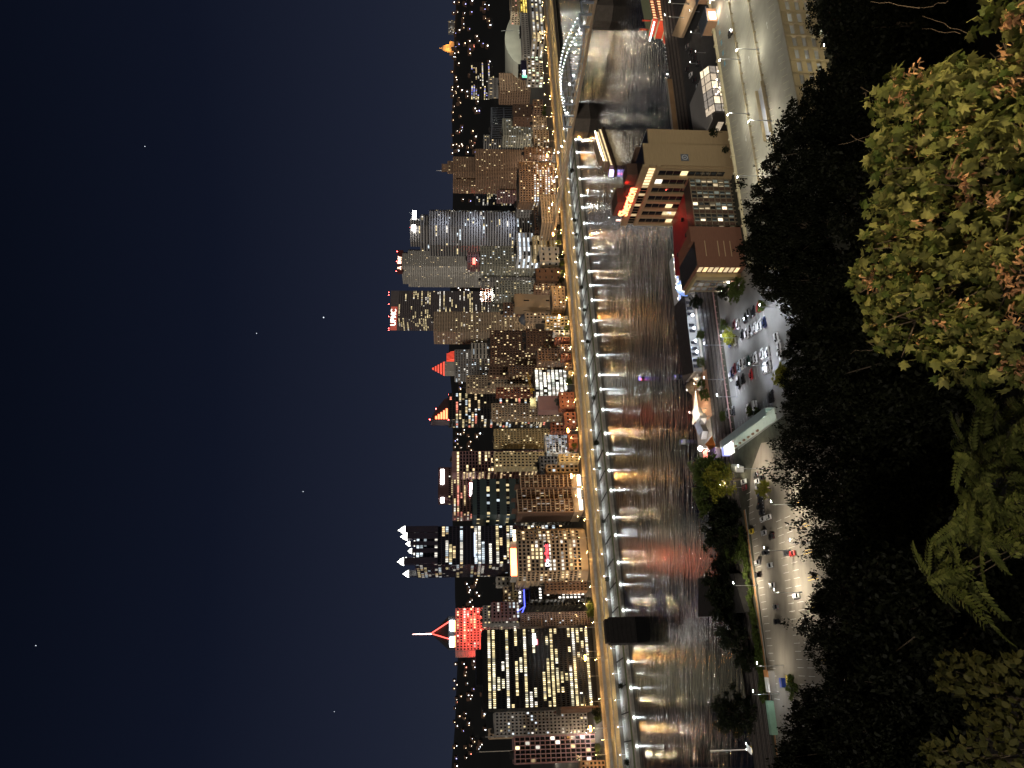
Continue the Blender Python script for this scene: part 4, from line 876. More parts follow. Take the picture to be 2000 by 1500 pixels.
sheet('orange_kerb_strip', pm('brick_kerb', (.30, .16, .07), .9, .25, .5), -70, 62, 1.6, 3.6, 8.05)
NB().nb(-70, 62, 1.4, 1.65, 8, 8.18).build('kerb', CONC, bpy.data.objects['orange_kerb_strip'])
# railway
BAL = pm('track_ballast', (.07, .06, .055), 1., .35, .8, .4); rb = sheet('railway_bed', BAL, -200, 420, 6.5, 28, 8.02)
for k in range(4):
    d_ = 9.5 + k * 4.9
    tr = thing('railway_track', ('railway track nearest the parking lots', 'second railway track from the parking lots', 'third railway track from the parking lots', 'railway track nearest the river')[k], 'track', ND(100, d_, 8.02))
    for s in (-.72, .72): NB().nb(-200, 420, d_ + s - .06, d_ + s + .06, 8.12, 8.30).build('rail', pm('rail_steel', (.30, .26, .23), .4, .2, .6, metal=.7), tr)
    m = NB()
    for q in range(310): c = -200 + q * 2.; m.nb(c, c + .26, d_ - 1.25, d_ + 1.25, 8.02, 8.12)
    m.build('sleepers', pm('old_timber', (.06, .045, .035), .95, .3, .8), tr, kind='stuff')
fn = thing('lot_fence', 'low pinkish barrier between the lamplit lot and the tracks', 'fence', ND(130, 3.4, 8))
PK = pm('pinkish_rail', (.42, .26, .25), .7, .15, .6)
NB().nb(92, 168, 3.2, 3.6, 8.7, 9.1).build('top_rail', PK, fn)
for k in range(26): NB().nb(92.2 + k * 3, 92.4 + k * 3, 3.3, 3.5, 8, 8.7).build('post', PK, fn)
# ---------------------------------------------------------------- lamps of the lots
lp = lamp_proto('lot_lamp', 9., .9, LAMPC)
LL = [((1497, 627), 4600, 'lot lamp among the white cars of the nearer row'), ((1449, 660), 4600, 'lot lamp beside the yellow leaved tree'), ((1413, 674), 4600, 'lot lamp at the fence by the blue car'),
      ((1413, 741), 4600, 'lot lamp at the fence beyond the maroon car'), ((1508, 714), 4600, 'lot lamp beside the cluster of white cars'), ((1440, 775), 4200, 'lot lamp at the open end of the lamplit lot'), ((1530, 600), 3600, 'lot lamp near the entry drive')]
for (x, y), P_, lb in LL:
    t = place(lp, G(x, y, 8), RN, lb, 'street lamp', 'lamps of the lamplit lot'); addlight(t, .9, 8.6, P_, (.84, .90, 1), 'SPOT', .4)
lw = lamp_proto('lot_lamp', 10., 1.2, LAMPW)
for (x, y), P_, lb in [((1566, 1157), 9500, 'tall lot lamp beside the lone white car'), ((1480, 1143), 9500, 'tall lamp in the hedge by the orange kerb'), ((1452, 952), 8000, 'tall lamp under the yellow lit riverside tree'), ((1490, 915), 6500, 'tall lot lamp at the curved end of the larger lot'),  # lamp at the curved end is added to brighten that corner
                       ((1560, 985), 6500, 'tall lot lamp behind the dark leaves'), ((1545, 1075), 6500, 'tall lot lamp by the dark pickup'), ((1600, 1060), 2500, 'tall lot lamp at the hill foot'), ((1530, 1300), 2600, 'dim lot lamp near the storage sheds')]:
    t = place(lw, G(x, y, 8), RN, lb, 'street lamp', 'lamps of the larger lot'); addlight(t, 1.2, 9.6, P_, (1, .88, .68), 'SPOT', .4)

# ---------------------------------------------------------------- parked cars
def paint(n, c): return pm('paint_' + n, c, .28, .03, 2., spec=.6)
GL = pm('car_glass', (.012, .013, .016), .08, .1, 1., spec=.8); TY = pm('tyre', (.015, .015, .015), .9, .2, 3.); RIM = pm('rim', (.4, .4, .42), .35, .1, 3., metal=.8)
HLM = pm('headlamp_glass', (.75, .76, .78), .15, .05, 2.); TLM = pm('tail_glass', (.35, .02, .02), .2, .1, 2.)
PROF = {'sedan': ([(-2.3, .35), (-2.32, .78), (-1.95, .98), (-1.25, 1.02), (1.0, .98), (2.05, .82), (2.3, .62), (2.3, .35)], [(-1.7, 1.0), (-1.05, 1.44), (.35, 1.46), (1.15, .97)]),
        'suv': ([(-2.35, .42), (-2.38, .95), (-2.2, 1.12), (1.05, 1.12), (2.1, .98), (2.35, .72), (2.35, .42)], [(-2.25, 1.1), (-2.0, 1.72), (.3, 1.74), (1.12, 1.1)]),
        'van': ([(-2.6, .4), (-2.62, 1.2), (1.7, 1.2), (2.35, .95), (2.5, .7), (2.5, .4)], [(-2.6, 1.18), (-2.5, 2.15), (1.0, 2.2), (1.85, 1.18)]),
        'pickup': ([(-2.8, .5), (-2.8, 1.05), (-.9, 1.05), (1.2, 1.08), (2.5, 1.0), (2.75, .75), (2.75, .5)], [(-.85, 1.05), (-.6, 1.75), (.6, 1.77), (1.35, 1.06)])}
CARS = {}
def car_proto(kind):
    bd, cb = PROF[kind]; t = thing('parked_car', '', '', (0, 0, 0)); w_ = .93
    def loft(prof, wl, wh, zl, zh):
        m = MB(); n = len(prof)
        wd = [wl + (wh - wl) * (z - zl) / max(.01, zh - zl) for _, z in prof]
        for s in (-1, 1): m.v += [(x, s * q, z) for (x, z), q in zip(prof, wd)]
        for i in range(n): j = (i + 1) % n; m.f.append((i, j, n + j, n + i)); m.m.append(0); m.c.append(None)
        m.f.append(tuple(range(n))); m.f.append(tuple(reversed(range(n, 2 * n)))); m.m += [0, 0]; m.c += [None] * 2
        return m
    body = loft(bd, w_, w_ * .95, .35, 1.1).build('body', paint('white', (.7, .7, .7)), t)
    zt = max(z for _, z in cb); zb = min(z for _, z in cb)
    loft(cb, w_ * .93, w_ * .74, zb, zt).build('cabin_glass', GL, t)
    top = [p for p in cb if p[1] > zt - .1]; x0, x1 = top[0][0], top[-1][0]
    m = MB(); m.ob((x0 - .12, -w_ * .75, zt - .03), Vector((x1 - x0 + .2, 0, 0)), Vector((0, w_ * 1.5, 0)), Vector((0, 0, .07)))
    for s in (-1, 1):
        for (xa, za), (xb, zb2) in ((cb[0], cb[1]), (cb[-1], cb[-2])): m.tube((xa, s * w_ * .9, za), (xb, s * w_ * .74, zb2), .06, n=4)
        m.tube(((x0 + x1) / 2, s * w_ * .91, zb), ((x0 + x1) / 2, s * w_ * .75, zt), .05, n=4)
        if kind == 'van': m.ob((cb[0][0] + .1, s * w_ * .80 - .06, zb + .05), Vector((2.6, 0, 0)), Vector((0, .12, s * -.0)), Vector((0, 0, zt - zb - .1)))
    m.build('roof', paint('white', (.7, .7, .7)), t)
    L2 = bd[-1][0]
    for x in (-L2 * .62, L2 * .62):
        for s in (-1, 1):
            wn = MB().tube((x, s * (w_ - .16), .33), (x, s * (w_ + .03), .33), .33, n=10).build('wheel', TY, t); MB().tube((x, s * (w_ - .02), .33), (x, s * (w_ + .045), .33), .19, n=8).build('rim', RIM, wn)
    for s in (-1, 1):
        MB().bx((L2 - .04, s * .66, .62), (.16, .34, .15)).build('headlight', HLM, t); MB().bx((-L2 + .02, s * .7, .72), (.12, .26, .2)).build('taillight', TLM, t)
        MB().bx((cb[-1][0] - .25, s * (w_ + .09), 1.0), (.2, .2, .14)).build('mirror', GL, t)
    MB().bx((L2 + .01, 0, .42), (.1, 1.2, .12)).build('grille', TY, t)
    CARS[kind] = t; return t
COL = {'white': (.72, .73, .74), 'silver': (.42, .43, .45), 'grey': (.16, .165, .17), 'black': (.012, .012, .014), 'navy': (.015, .03, .12), 'blue': (.02, .06, .38), 'red': (.42, .02, .02), 'maroon': (.14, .02, .025), 'yellow': (.55, .42, .05), 'green': (.02, .05, .04), 'dark': (.03, .032, .036), 'pale blue': (.38, .50, .60)}
def car(x, y, col, kind, rz, label, group):
    first = kind not in CARS
    if first: t = car_proto(kind)
    else: t = dup(CARS[kind])
    t.location = G(x, y, 8.03); t.rotation_euler = (0, 0, rz + R.uniform(-.05, .05)); WL[t.name] = t.location.copy()
    pn = paint(col, COL[col])
    for ch in t.children:
        key = (kind, ch.name.split('.')[0], col)
        if key[1] in ('body', 'roof'):
            if key not in CMESH: d = ch.data.copy(); d.materials[0] = pn; CMESH[key] = d
            ch.data = CMESH[key]
    return put(t, label, 'car', group)
CMESH = {}
A1 = [  # lamplit lot, upper double row, from the hotel side: x, y, colour, kind, words
 (1486, 599, 'red', 'suv', 'red suv under the small tree at the end of the upper row'), (1474, 608, 'black', 'sedan', 'black sedan just beyond the red suv'), (1466, 615, 'grey', 'suv', 'dark grey suv second beyond the red suv'), (1459, 621, 'black', 'suv', 'black suv last of the dark trio by the red suv'),
 (1444, 633, 'white', 'sedan', 'white sedan parked alone beside a maroon sedan'), (1437, 634, 'maroon', 'sedan', 'maroon sedan against the yellow leaved tree'), (1496, 629, 'navy', 'sedan', 'navy sedan at the hill end of the white row'), (1487, 634, 'white', 'suv', 'white suv next to the navy sedan'),
 (1478, 640, 'white', 'sedan', 'white sedan third from the navy sedan'), (1470, 645, 'silver', 'suv', 'silver suv in the middle of the white row'), (1462, 650, 'white', 'suv', 'white suv at the fence end of the white row'), (1452, 653, 'dark', 'sedan', 'dark sedan under the lamp by the yellow tree'),
 (1438, 665, 'white', 'suv', 'white suv beside the bright blue suv'), (1427, 669, 'blue', 'suv', 'bright blue suv nearest the fence'),
 (1503, 688, 'white', 'suv', 'white suv at the hill end of the middle row'), (1491, 691, 'white', 'sedan', 'white sedan second from the hill in the middle row'), (1479, 698, 'white', 'suv', 'white suv third from the hill in the middle row'), (1473, 701, 'grey', 'sedan', 'grey sedan fourth from the hill in the middle row'),
 (1465, 705, 'green', 'suv', 'dark green suv in the middle row'), (1458, 708, 'silver', 'sedan', 'silver sedan beside the dark green suv'), (1452, 712, 'white', 'suv', 'white suv two from the dark green suv'), (1446, 716, 'pale blue', 'sedan', 'pale blue sedan next to the maroon suv'), (1438, 720, 'maroon', 'suv', 'maroon suv near the fence in the middle row'), (1433, 727, 'navy', 'suv', 'navy suv nearest the fence in the middle row'),
 (1506, 714, 'white', 'van', 'white van at the hill end of the white cluster'), (1501, 717, 'white', 'suv', 'white suv in the middle of the white cluster'), (1496, 719, 'white', 'sedan', 'white sedan at the fence end of the white cluster'),
 (1470, 731, 'red', 'sedan', 'red sedan standing alone below the middle row'), (1454, 740, 'black', 'suv', 'black suv with lights beside the red sedan'), (1445, 748, 'black', 'pickup', 'black pickup nearest the open asphalt'), (1430, 735, 'white', 'sedan', 'white sedan by the fence gate'),
 (1435, 803, 'dark', 'sedan', 'dark sedan by the fence at the station end'), (1425, 806, 'grey', 'suv', 'grey suv in the fence corner at the station end'), (1464, 799, 'white', 'sedan', 'white sedan backed against the station hedge'), (1480, 795, 'silver', 'van', 'silver van backed against the station hedge'),
 (1511, 774, 'black', 'van', 'big black van by the blue lit leaves'), (1521, 662, 'white', 'suv', 'white suv half hidden by leaves at the hill edge'), (1525, 676, 'white', 'sedan', 'white sedan second along the hill edge'), (1527, 691, 'white', 'pickup', 'white pickup third along the hill edge'), (1529, 725, 'white', 'van', 'white box van by the round yellow bush')]
for x, y, c_, k_, lb in A1: car(x, y, c_, k_, RN + (math.pi if R.random() < .3 else 0), lb, 'cars in the lamplit lot')
A2 = [(1456, 941, 'white', 'pickup', 'white pickup by the orange kerb near the white box truck'), (1457, 953, 'maroon', 'suv', 'maroon suv beside the white pickup at the kerb'), (1479, 928, 'dark', 'suv', 'dark suv at the head of the packed row'), (1490, 934, 'black', 'sedan', 'black sedan behind the head of the packed row'),
 (1482, 941, 'white', 'suv', 'white suv second in the packed row'), (1483, 953, 'silver', 'sedan', 'silver sedan third in the packed row'), (1486, 965, 'navy', 'suv', 'navy suv fourth in the packed row'), (1488, 977, 'black', 'sedan', 'black sedan fifth in the packed row'), (1489, 989, 'black', 'suv', 'black suv sixth in the packed row'), (1491, 1001, 'dark', 'sedan', 'dark sedan seventh in the packed row'),
 (1493, 1014, 'white', 'sedan', 'white sedan ending the packed row'), (1504, 1010, 'white', 'suv', 'white suv behind the end of the packed row'), (1470, 1038, 'yellow', 'sedan', 'yellow sedan parked against the orange kerb'), (1495, 1041, 'silver', 'suv', 'silver suv alone on the asphalt past the packed row'), (1510, 1048, 'black', 'suv', 'black suv standing off behind the lone silver suv'),
 (1500, 1079, 'dark', 'suv', 'dark suv two past the yellow sedan'), (1541, 1079, 'dark', 'pickup', 'dark pickup beside a red car under the leaves'), (1550, 1081, 'red', 'sedan', 'red sedan half hidden by leaves next to the pickup'), (1482, 1099, 'white', 'suv', 'white suv against the kerb in the hedge stretch'), (1507, 1104, 'silver', 'sedan', 'silver sedan off the kerb behind the white suv'),
 (1483, 1123, 'black', 'suv', 'black suv against the kerb near the hedge lamp'), (1511, 1143, 'silver', 'suv', 'silver suv alone near the hedge lamp'), (1558, 1164, 'white', 'suv', 'lone white suv under the tall lot lamp'), (1518, 1185, 'grey', 'sedan', 'grey sedan alone in the emptier stretch'), (1521, 1214, 'black', 'pickup', 'black pickup last in the emptier stretch')]
for x, y, c_, k_, lb in A2: car(x, y, c_, k_, RN + math.pi / 2 * (1 if R.random() < .6 else -1), lb, 'cars in the larger lot')
bt = thing('box_truck', 'white box truck parked at the end of the larger lot', 'truck', G(1449, 914, 8.03), RN + 1.2)
MB().bx((-1.2, 0, .9), (6.2, 2.5, 3.2)).build('cargo_box', pm('truck_white', (.62, .62, .6), .5, .08, .8), bt, local=True); MB().bx((3., 0, .7), (1.9, 2.3, 2.1)).build('cab', paint('white', COL['white']), bt, local=True)
MB().bx((3.75, 0, 1.7), (.5, 2.0, .9)).build('windscreen', GL, bt, local=True)
for x in (-3, 2.9):
    for s in (-1, 1): MB().tube((x, s * 1.0, .5), (x, s * 1.28, .5), .5, n=10).build('wheel', TY, bt, local=True)
# ================================================================== hotel
BRK = pm('hotel_brick', (.20, .095, .06), .85, .15, .5, .2, streak=(1, 1, 6)); TANB = pm('hotel_tan_brick', (.30, .22, .12), .85, .1, .3, .15, streak=(1, 1, 8)); RROOF = pm('red_metal_roof', (.22, .018, .022), .6, .15, .3)
ho = thing('riverside_hotel', 'tan and brick riverside hotel with a red neon name on its roof', 'hotel', ND(190, -20, 8))
zT = 49.
NB().nb(204.3, 215.5, -41, 6, 8, zT).build('tower_wall', TANB, ho); NB().nb(215.5, 224, -40, 4, 8, 46).build('end_wing', TANB, ho)
NB().nb(204.8, 215, -40.5, 5.5, zT, zT + .3).build('tower_roof', BLK, ho); NB().nb(216, 223.5, -39.5, 3.5, 46, 46.3).build('wing_roof', BLK, ho)
for c0, c1, d0, d1, h in ((207, 213, -30, -22, 5), (206, 214, -10, 2, 5.5), (207, 212, -19, -13, 3), (217, 222, -30, -20, 3)): NB().nb(c0, c1, d0, d1, zT if c0 < 215 else 46, (zT if c0 < 215 else 46) + h).build('rooftop_unit', DBR, ho)
# river-facing side wall of the tower (towards the left): pilasters, dark window strips, attic band
nb_ = 7; wd = 44.0 / nb_
for i in range(nb_ + 1): NB().nb(203.3, 204.3, -39.2 + i * wd - .9, -39.2 + i * wd + .9, 8, zT - 7).build('pilaster', TANB, ho)
NB().nb(203.3, 204.3, -41, 6, zT - 7.1, zT - 5.4).build('attic_sill', TANB, ho); NB().nb(203.2, 204.3, -41, 6, zT - 2, zT + 1).build('attic_parapet', TANB, ho)
for i in range(nb_):
    for j in range(9):
        z = 12 + j * 3.3; d0 = -39.2 + i * wd + 1.; q = R.random(); c_ = (0, 0, 0) if q > .15 else kol(R.choice((WARM, WHT, YEL)), R.uniform(.4, 1.1))
        g = NB(); g.face((ND(204.2, d0 + wd - 2, z), ND(204.2, d0, z), ND(204.2, d0, z + 3.1), ND(204.2, d0 + wd - 2, z + 3.1)), 0, c_); g.build('window', WIN, ho)
    if i < 5 or True:
        for k in range(3):
            d0 = -39 + i * wd + k * wd / 3 + .3; on = i in (0, 1) or R.random() < .3
            g = NB(); g.face((ND(204.1, d0 + wd / 3 - .5, zT - 5.2), ND(204.1, d0, zT - 5.2), ND(204.1, d0, zT - 2.2), ND(204.1, d0 + wd / 3 - .5, zT - 2.2)), 0, tuple(v * (1.1 if i < 2 else .5) for v in WARM) if on else (0, 0, 0)); g.build('attic_window', WIN, ho)
SHR = em('neon_red', (1, .03, .02), 2.4); SHY = em('neon_core', (1, .55, .18), 2.2)
zs = zT + 1.6; oc = ND(203.6, -14, zs)
text('Sheraton', 6.3, oc - Nd * .3, -Nn, Zx, SHY, ho, 'name_sign', .25, bold=.02); text('Sheraton', 6.3, oc + Nd * .1, -Nn, Zx, SHR, ho, 'name_sign_glow', .2, bold=.14)
text('S', 3., ND(203.6, 1.5, zs + 1.2), -Nn, Zx, em('logo_pink', (1, .45, .35), 1.6), ho, 'logo_sign', .2, bold=.1)
NB().nb(203.9, 204.1, -28, 0, zT + 1, zT + 1.35).build('sign_rail', DMET, ho)
for k in range(3): lightof(ho, ND(201.5, -24 + k * 10, zT + .2), 260, (1, .03, .02)); lightof(ho, ND(206.5, -24 + k * 10, zT + 4), 160, (1, .03, .02))
# dark square emblem on the blank end wall
p = onb(1, 1, 1); e_ = G(1338, 302, 30); em_c = ND(208.3, -41.15, 31.)
NB().nb(206.6, 210, -41.25, -41, 29.3, 32.7).build('emblem_board', SLT, ho)
m = MB()
for i in range(24):
    t0, t1 = 2 * math.pi * i / 24, 2 * math.pi * (i + 1) / 24; P_ = lambda t, r: em_c - Nn * .15 + Nd * (r * math.cos(t)) + Zx * (r * math.sin(t))
    m.face((P_(t0, 1.05), P_(t1, 1.05), P_(t1, 1.25), P_(t0, 1.25)))
m.build('emblem_ring', WHI, ho); text('S', 1.5, em_c - Nn * .12, Nd, Zx, WHI, ho, 'emblem_letter', .05)
# glazed low wing
zg = 27.; cL, cR, dg = 177.5, 203.3, -33.
NB().nb(cL, cR, dg + .5, -24, 8, zg).build('wing_core', DRK, ho); ncol, nrow = 13, 7; cw = (cR - cL) / ncol; rh = (zg - 9) / nrow
for i in range(ncol + 1): NB().nb(cL + i * cw - .12, cL + i * cw + .12, dg - .1, dg + .5, 8, zg).build('mullion', pm('bronze_frame', (.22, .18, .12), .6, .1, 1.), ho)
for j in range(nrow + 1): NB().nb(cL, cR, dg - .05, dg + .5, 9 + j * rh - .16, 9 + j * rh + .16).build('transom', MATS['bronze_frame'], ho)
for i in range(ncol):
    if i % 3 == 1:
        for j in range(nrow): NB().nb(cL + i * cw + .14, cL + (i + 1) * cw - .14, dg + .2, dg + .45, 9 + j * rh + .2, 9 + (j + 1) * rh - .2).build('louvre_panel', DBR, ho)
        continue
    for j in range(nrow):
        q = R.random(); c_ = (.015, .015, .012) if q < .35 else ((.10, .11, .09) if q < .68 else ((.42, .33, .20) if q < .88 else (1.4, 1.1, .75)))
        x0, x1, z0 = cL + i * cw + .14, cL + (i + 1) * cw - .14, 9 + j * rh + .2; z1 = z0 + rh - .4; xm = x0 + (x1 - x0) * R.choice((.35, .5, .65, 1.))
        g = NB(); y_ = dg + .42
        g.face((ND(x0, y_, z0), ND(xm, y_, z0), ND(xm, y_, z1), ND(x0, y_, z1)), 0, c_)
        if xm < x1: g.face((ND(xm, y_, z0), ND(x1, y_, z0), ND(x1, y_, z1), ND(xm, y_, z1)), 0, tuple(v * .12 for v in c_))
        g.build('window', WIN, ho)
NB().nb(203.3, 211, dg - .5, -24, 8, 27.6).build('brick_bay', BRK, ho)
for j in range(7): NB().nb(204.2, 205.4, dg - .56, dg - .4, 10 + j * 2.45, 11.4 + j * 2.45).build('square_window', GL, ho)
m = NB(); m.face((ND(176, -24, 26.4), ND(203.2, -24, 26.4), ND(203.2, 1, 25.4), ND(176, 6, 25.4))); m.face((ND(176, 6, 25.3), ND(203.2, 1, 25.3), ND(203.2, 1, 8), ND(176, 6, 8))); m.build('red_roof', RROOF, ho)
for c, d in ((192, -17), (182, -20), (180, -6)): NB().nb(c, c + 1.4, d, d + 1.2, 25.8, 27.2).build('roof_vent', BLK, ho)
lightof(ho, ND(197, -12, 31), 420, (1, .12, .08))
# brick block with strip windows and glazed end
NB().nb(158.5, 177.5, -35, -12, 8, 29).build('brick_block', BRK, ho); NB().nb(170, 177.5, -35.02, -30, 29, 30.6).build('brick_stub', BRK, ho); NB().nb(159, 170, -34.5, -12.5, 29, 29.3).build('block_roof', BLK, ho)
for z in (24.5, 18.9, 16.2, 13.5): NB().nb(163, 170.5, -35.12, -34.9, z, z + .35).build('pale_slot', pm('pale_slot_stone', (.45, .32, .18), .8, .1, .5), ho)
for j in range(8):
    g = NB(); z = 10 + j * 2.3; c_ = (.55, .42, .24) if j % 3 else (.9, .62, .3)
    g.face((ND(158.42, -29.5, z), ND(158.42, -33.5, z), ND(158.42, -33.5, z + 1.7), ND(158.42, -29.5, z + 1.7)), 0, c_); g.build('slot_window', WIN, ho)
NB().nb(156.6, 158.5, -28.6, -25.4, 8, 27.6).build('corner_pier', OLV, ho)
for i in range(3):
    for j in range(6):
        g = NB(); d0 = -24.8 + i * 4.2; z = 10 + j * 2.8
        g.face((ND(158.4, d0 + 3.8, z), ND(158.4, d0, z), ND(158.4, d0, z + 2.4), ND(158.4, d0 + 3.8, z + 2.4)), 0, kol(WHT, R.choice((.02, .06, .12)))); g.build('glazed_pane', WIN, ho)
for d in (-24.9, -20.8, -16.6, -12.3): NB().nb(157.9, 158.4, d - .15, d + .15, 8, 27).build('mullion', MATS['bronze_frame'], ho)
NB().nb(156.4, 158.4, -25.4, -11.6, 27, 27.9).build('eave', OLV, ho)
for d in (-22, -13): MB().lathe([(.1, 0), (.35, .2), (.35, .5), (.1, .7)], ND(157.6, d, 11), 6).build('wall_lamp', LAMPW, ho); lightof(ho, ND(156.6, d, 10.6), 160, (1, .85, .6))

# ================================================================== car park deck
zg = 20.; pkg = thing('parking_garage', 'open car park with a pale lamplit roof deck', 'parking garage', ND(220, -92, 6))
DECK = pm('deck_concrete', (.36, .345, .28), .9, .16, .25, .1, streak=(1, 1, 1)); FACE = pm('garage_concrete', (.34, .28, .165), .9, .12, .3)
for j in range(5):
    z = zg - j * 3.35
    NB().nb(140, 330, -119.4, -66, z - .35, z).build('floor_deck', DECK, pkg)
    NB().nb(139.8, 330.2, -120, -119.4, z - 1.0, z + (1.0 if j == 0 else .75)).build('spandrel', FACE, pkg)
for k in range(37):
    c = 140 + k * 5.25; NB().nb(c - .3, c + .3, -120.4, -119.3, 6, zg + 1.).build('column', FACE, pkg)
NB().nb(139.8, 330.2, -66.2, -65.6, 8, zg + 1.1).build('back_parapet', pm('parapet_cream', (.50, .44, .28), .8, .1, .4), pkg)
for k in range(24): NB().nb(142 + k * 8, 142.8 + k * 8, -66.4, -65.4, zg, zg + 1.5).build('parapet_pier', MATS['parapet_cream'], pkg)
NB().nb(150, 330, -92, -90, 6.3, zg - .4).build('inner_wall', DECK, pkg)
m = NB()
for d0, sgn_ in ((-72.5, 1), (-82, -1), (-86.2, 1), (-97, -1), (-101.5, 1), (-115, 1)):
    for k in range(68):
        c = 144 + k * 2.8; p = ND(c, d0, zg + .006); u = (Nd * .55 * sgn_ + Nn).normalized() * (5.2 if d0 > -110 else 4.6); v = Nd * .13
        m.face((p, p + v, p + v + u, p + u))
m.build('stall_lines', pm('faded_line', (.62, .56, .36), .8, .2, .6), pkg, kind='stuff')
for c, d, r_ in ((190, -78, 0), (215, -91, 1), (250, -79, 0), (265, -92, 1), (172, -107, 0), (214, -108, 1), (240, -106, 0)):
    m = NB(); s = 1 if r_ else -1; m.nb(c - 1.2, c + .6, d - .12, d + .12, zg + .006, zg + .01); p = ND(c + s * .9, d, zg + .012); m.face((p + Nd * s * 1.2, p + Nn * .55, p - Nn * .55)); m.build('arrow_mark', WP, pkg)
m = NB()
for k in range(6): m.nb(232 + k * 5.5, 234.2 + k * 5.5, -71, -69.4, zg + .012, zg + .016)
m.build('blue_stall_marks', pm('stall_blue', (.22, .45, .55), .8, .1, .6), pkg, kind='stuff')
for d in (-84, -99.3):
    NB().nb(150, 330, d - .15, d + .15, zg + .75, zg + .95).build('barrier_rail', FACE, pkg); NB().nb(150, 330, d - .1, d + .1, zg + .35, zg + .5).build('barrier_rail', FACE, pkg)
    for k in range(37): NB().nb(150 + k * 5, 150.35 + k * 5, d - .2, d + .2, zg, zg + 1).build('barrier_post', FACE, pkg)
for c0 in (176, 250):                                        # ramp heads: low walls round a sunken, cool lit slope
    NB().nb(c0, c0 + 22, -98.8, -98.4, zg, zg + 1.1).build('ramp_wall', FACE, pkg); NB().nb(c0, c0 + 22, -93.6, -93.2, zg, zg + 1.1).build('ramp_wall', FACE, pkg)
    NB().nb(c0, c0 + 22, -98.4, -93.6, zg + .01, zg + .02).build('ramp_surface', pm('ramp_grey', (.42, .43, .46), .7, .1, .3), pkg); lightof(pkg, ND(c0 + 11, -96, zg + 1.6), 60, (.75, .82, 1))
# stair pavilions at the back
for c0 in (256, 274):
    NB().nb(c0, c0 + 7, -70, -62, zg, zg + 4.4).build('stair_tower', pm('pavilion_brick', (.40, .24, .14), .85, .12, .5), pkg); NB().nb(c0 - .5, c0 + 7.5, -70.5, -61.5, zg + 4.4, zg + 4.8).build('stair_roof', SLT, pkg)
    NB().nb(c0 + 1, c0 + 5, -70.2, -70.02, zg + .6, zg + 3.4).build('lit_doorway', em('doorway_pink', (1, .82, .72), 3.2), pkg); lightof(pkg, ND(c0 + 3, -73, zg + 3), 900, (1, .78, .62))
gl_ = lamp_proto('deck_lamp', 8, .8, LAMPW)
for i, (c, d, lb) in enumerate(((168, -84, 'deck lamp nearest the brick hotel block'), (196, -84, 'deck lamp behind the tan hotel wall'), (222, -84, 'deck lamp by the dark parked car'), (252, -84, 'deck lamp before the first stair pavilion'), (284, -84, 'deck lamp past the stair pavilions'),
                                 (180, -99.3, 'front rail deck lamp near the ramp'), (212, -99.3, 'second front rail deck lamp'), (240, -99.3, 'third front rail deck lamp'), (270, -99.3, 'front rail deck lamp nearest the picture edge'))):
    t = place(gl_, ND(c, d, zg), RN + math.pi / 2, lb, 'street lamp', 'lamps of the car park deck'); addlight(t, 0, 7.4, 2700, (1, .95, .80))
for j in range(4):
    for k in range(9): lightof(pkg, ND(152 + k * 19, -113, zg - j * 3.35 - .9), 520, (.92, .94, 1))
c_ = car(1437, 139, 'black', 'suv', RN + 1.2, 'black suv alone on the car park roof deck', 'cars in the lamplit lot'); c_.location = ND(238, -81, zg + .01); WL[c_.name] = c_.location.copy(); del c_['group']
sheet('garage_street', pm('street_tan', (.36, .29, .16), .9, .15, .3), 130, 340, -130, -120.6, 6.2, .3)
for k in range(5): 
    t = place(gl_, ND(150 + k * 34, -129, 6.2), RN, 'street lamp ' + ('nearest the dark tree crowns', 'second along the street', 'third along the street', 'fourth along the street', 'last along the street')[k] + ' below the car park', 'street lamp', 'lamps of the street below the car park'); addlight(t, .8, 7.4, 900, (1, .86, .55))
gp = thing('open_stall_tent', 'white peaked tent beside the car park with yellow lamp and red figure sign', 'tent', G(1605, 75, 6.2)); p = G(1605, 75, 6.2)
m = MB(); m.lathe([(2.4, 2.4), (2.0, 2.7), (.3, 4.2)], p, 4); m.build('canopy', pm('canvas', (.72, .66, .58), .8, .06, 1.), gp); lightof(gp, p + Zx * 2.2 - Nn * 3, 300, (.95, 1, .85))
for i in range(4): MB().tube(p + Vector((1.6 * math.cos(i * 1.571 + .78), 1.6 * math.sin(i * 1.571 + .78), 0)), p + Vector((1.6 * math.cos(i * 1.571 + .78), 1.6 * math.sin(i * 1.571 + .78), 2.5)), .06).build('tent_pole', MET, gp)
MB().bx((p.x - 3, p.y - 1, p.z), (1.4, .5, 2)).build('red_panel', RED, gp)

# glass roofed hall, dark yard, ramp road
gh = thing('glass_hall', 'gridded glass hall glowing with lights behind the car park', 'building', ND(236, -44, 8))
for i in range(6):
    for j in range(4):
        g = NB(); c0 = 226 + i * 4.2; z = 9 + j * 3; g.face((ND(c0 + .2, -50, z + .2), ND(c0 + 4, -50, z + .2), ND(c0 + 4, -46 , z + 2.8), ND(c0 + .2, -46, z + 2.8)) if j == 3 else (ND(c0 + .2, -50, z + .2), ND(c0 + 4, -50, z + .2), ND(c0 + 4, -50, z + 2.8), ND(c0 + .2, -50, z + 2.8)), 0, R.choice(((.45, .36, .26), (.35, .30, .24), (.9, .75, .5), (.2, .17, .14))))
        g.build('glass_panel', WIN, gh)
        g = NB(); d0 = -50 + j * 6.5; g.face((ND(225.9, d0 + 6, z), ND(225.9, d0, z), ND(225.9, d0, z + 2.6), ND(225.9, d0 + 6, z + 2.6)), 0, (.3, .24, .17)); g.build('glass_panel', WIN, gh)
for i in range(7): NB().nb(226 + i * 4.2 - .12, 226 + i * 4.2 + .12, -50.2, -49.9, 8, 18).build('mullion', DMET, gh)
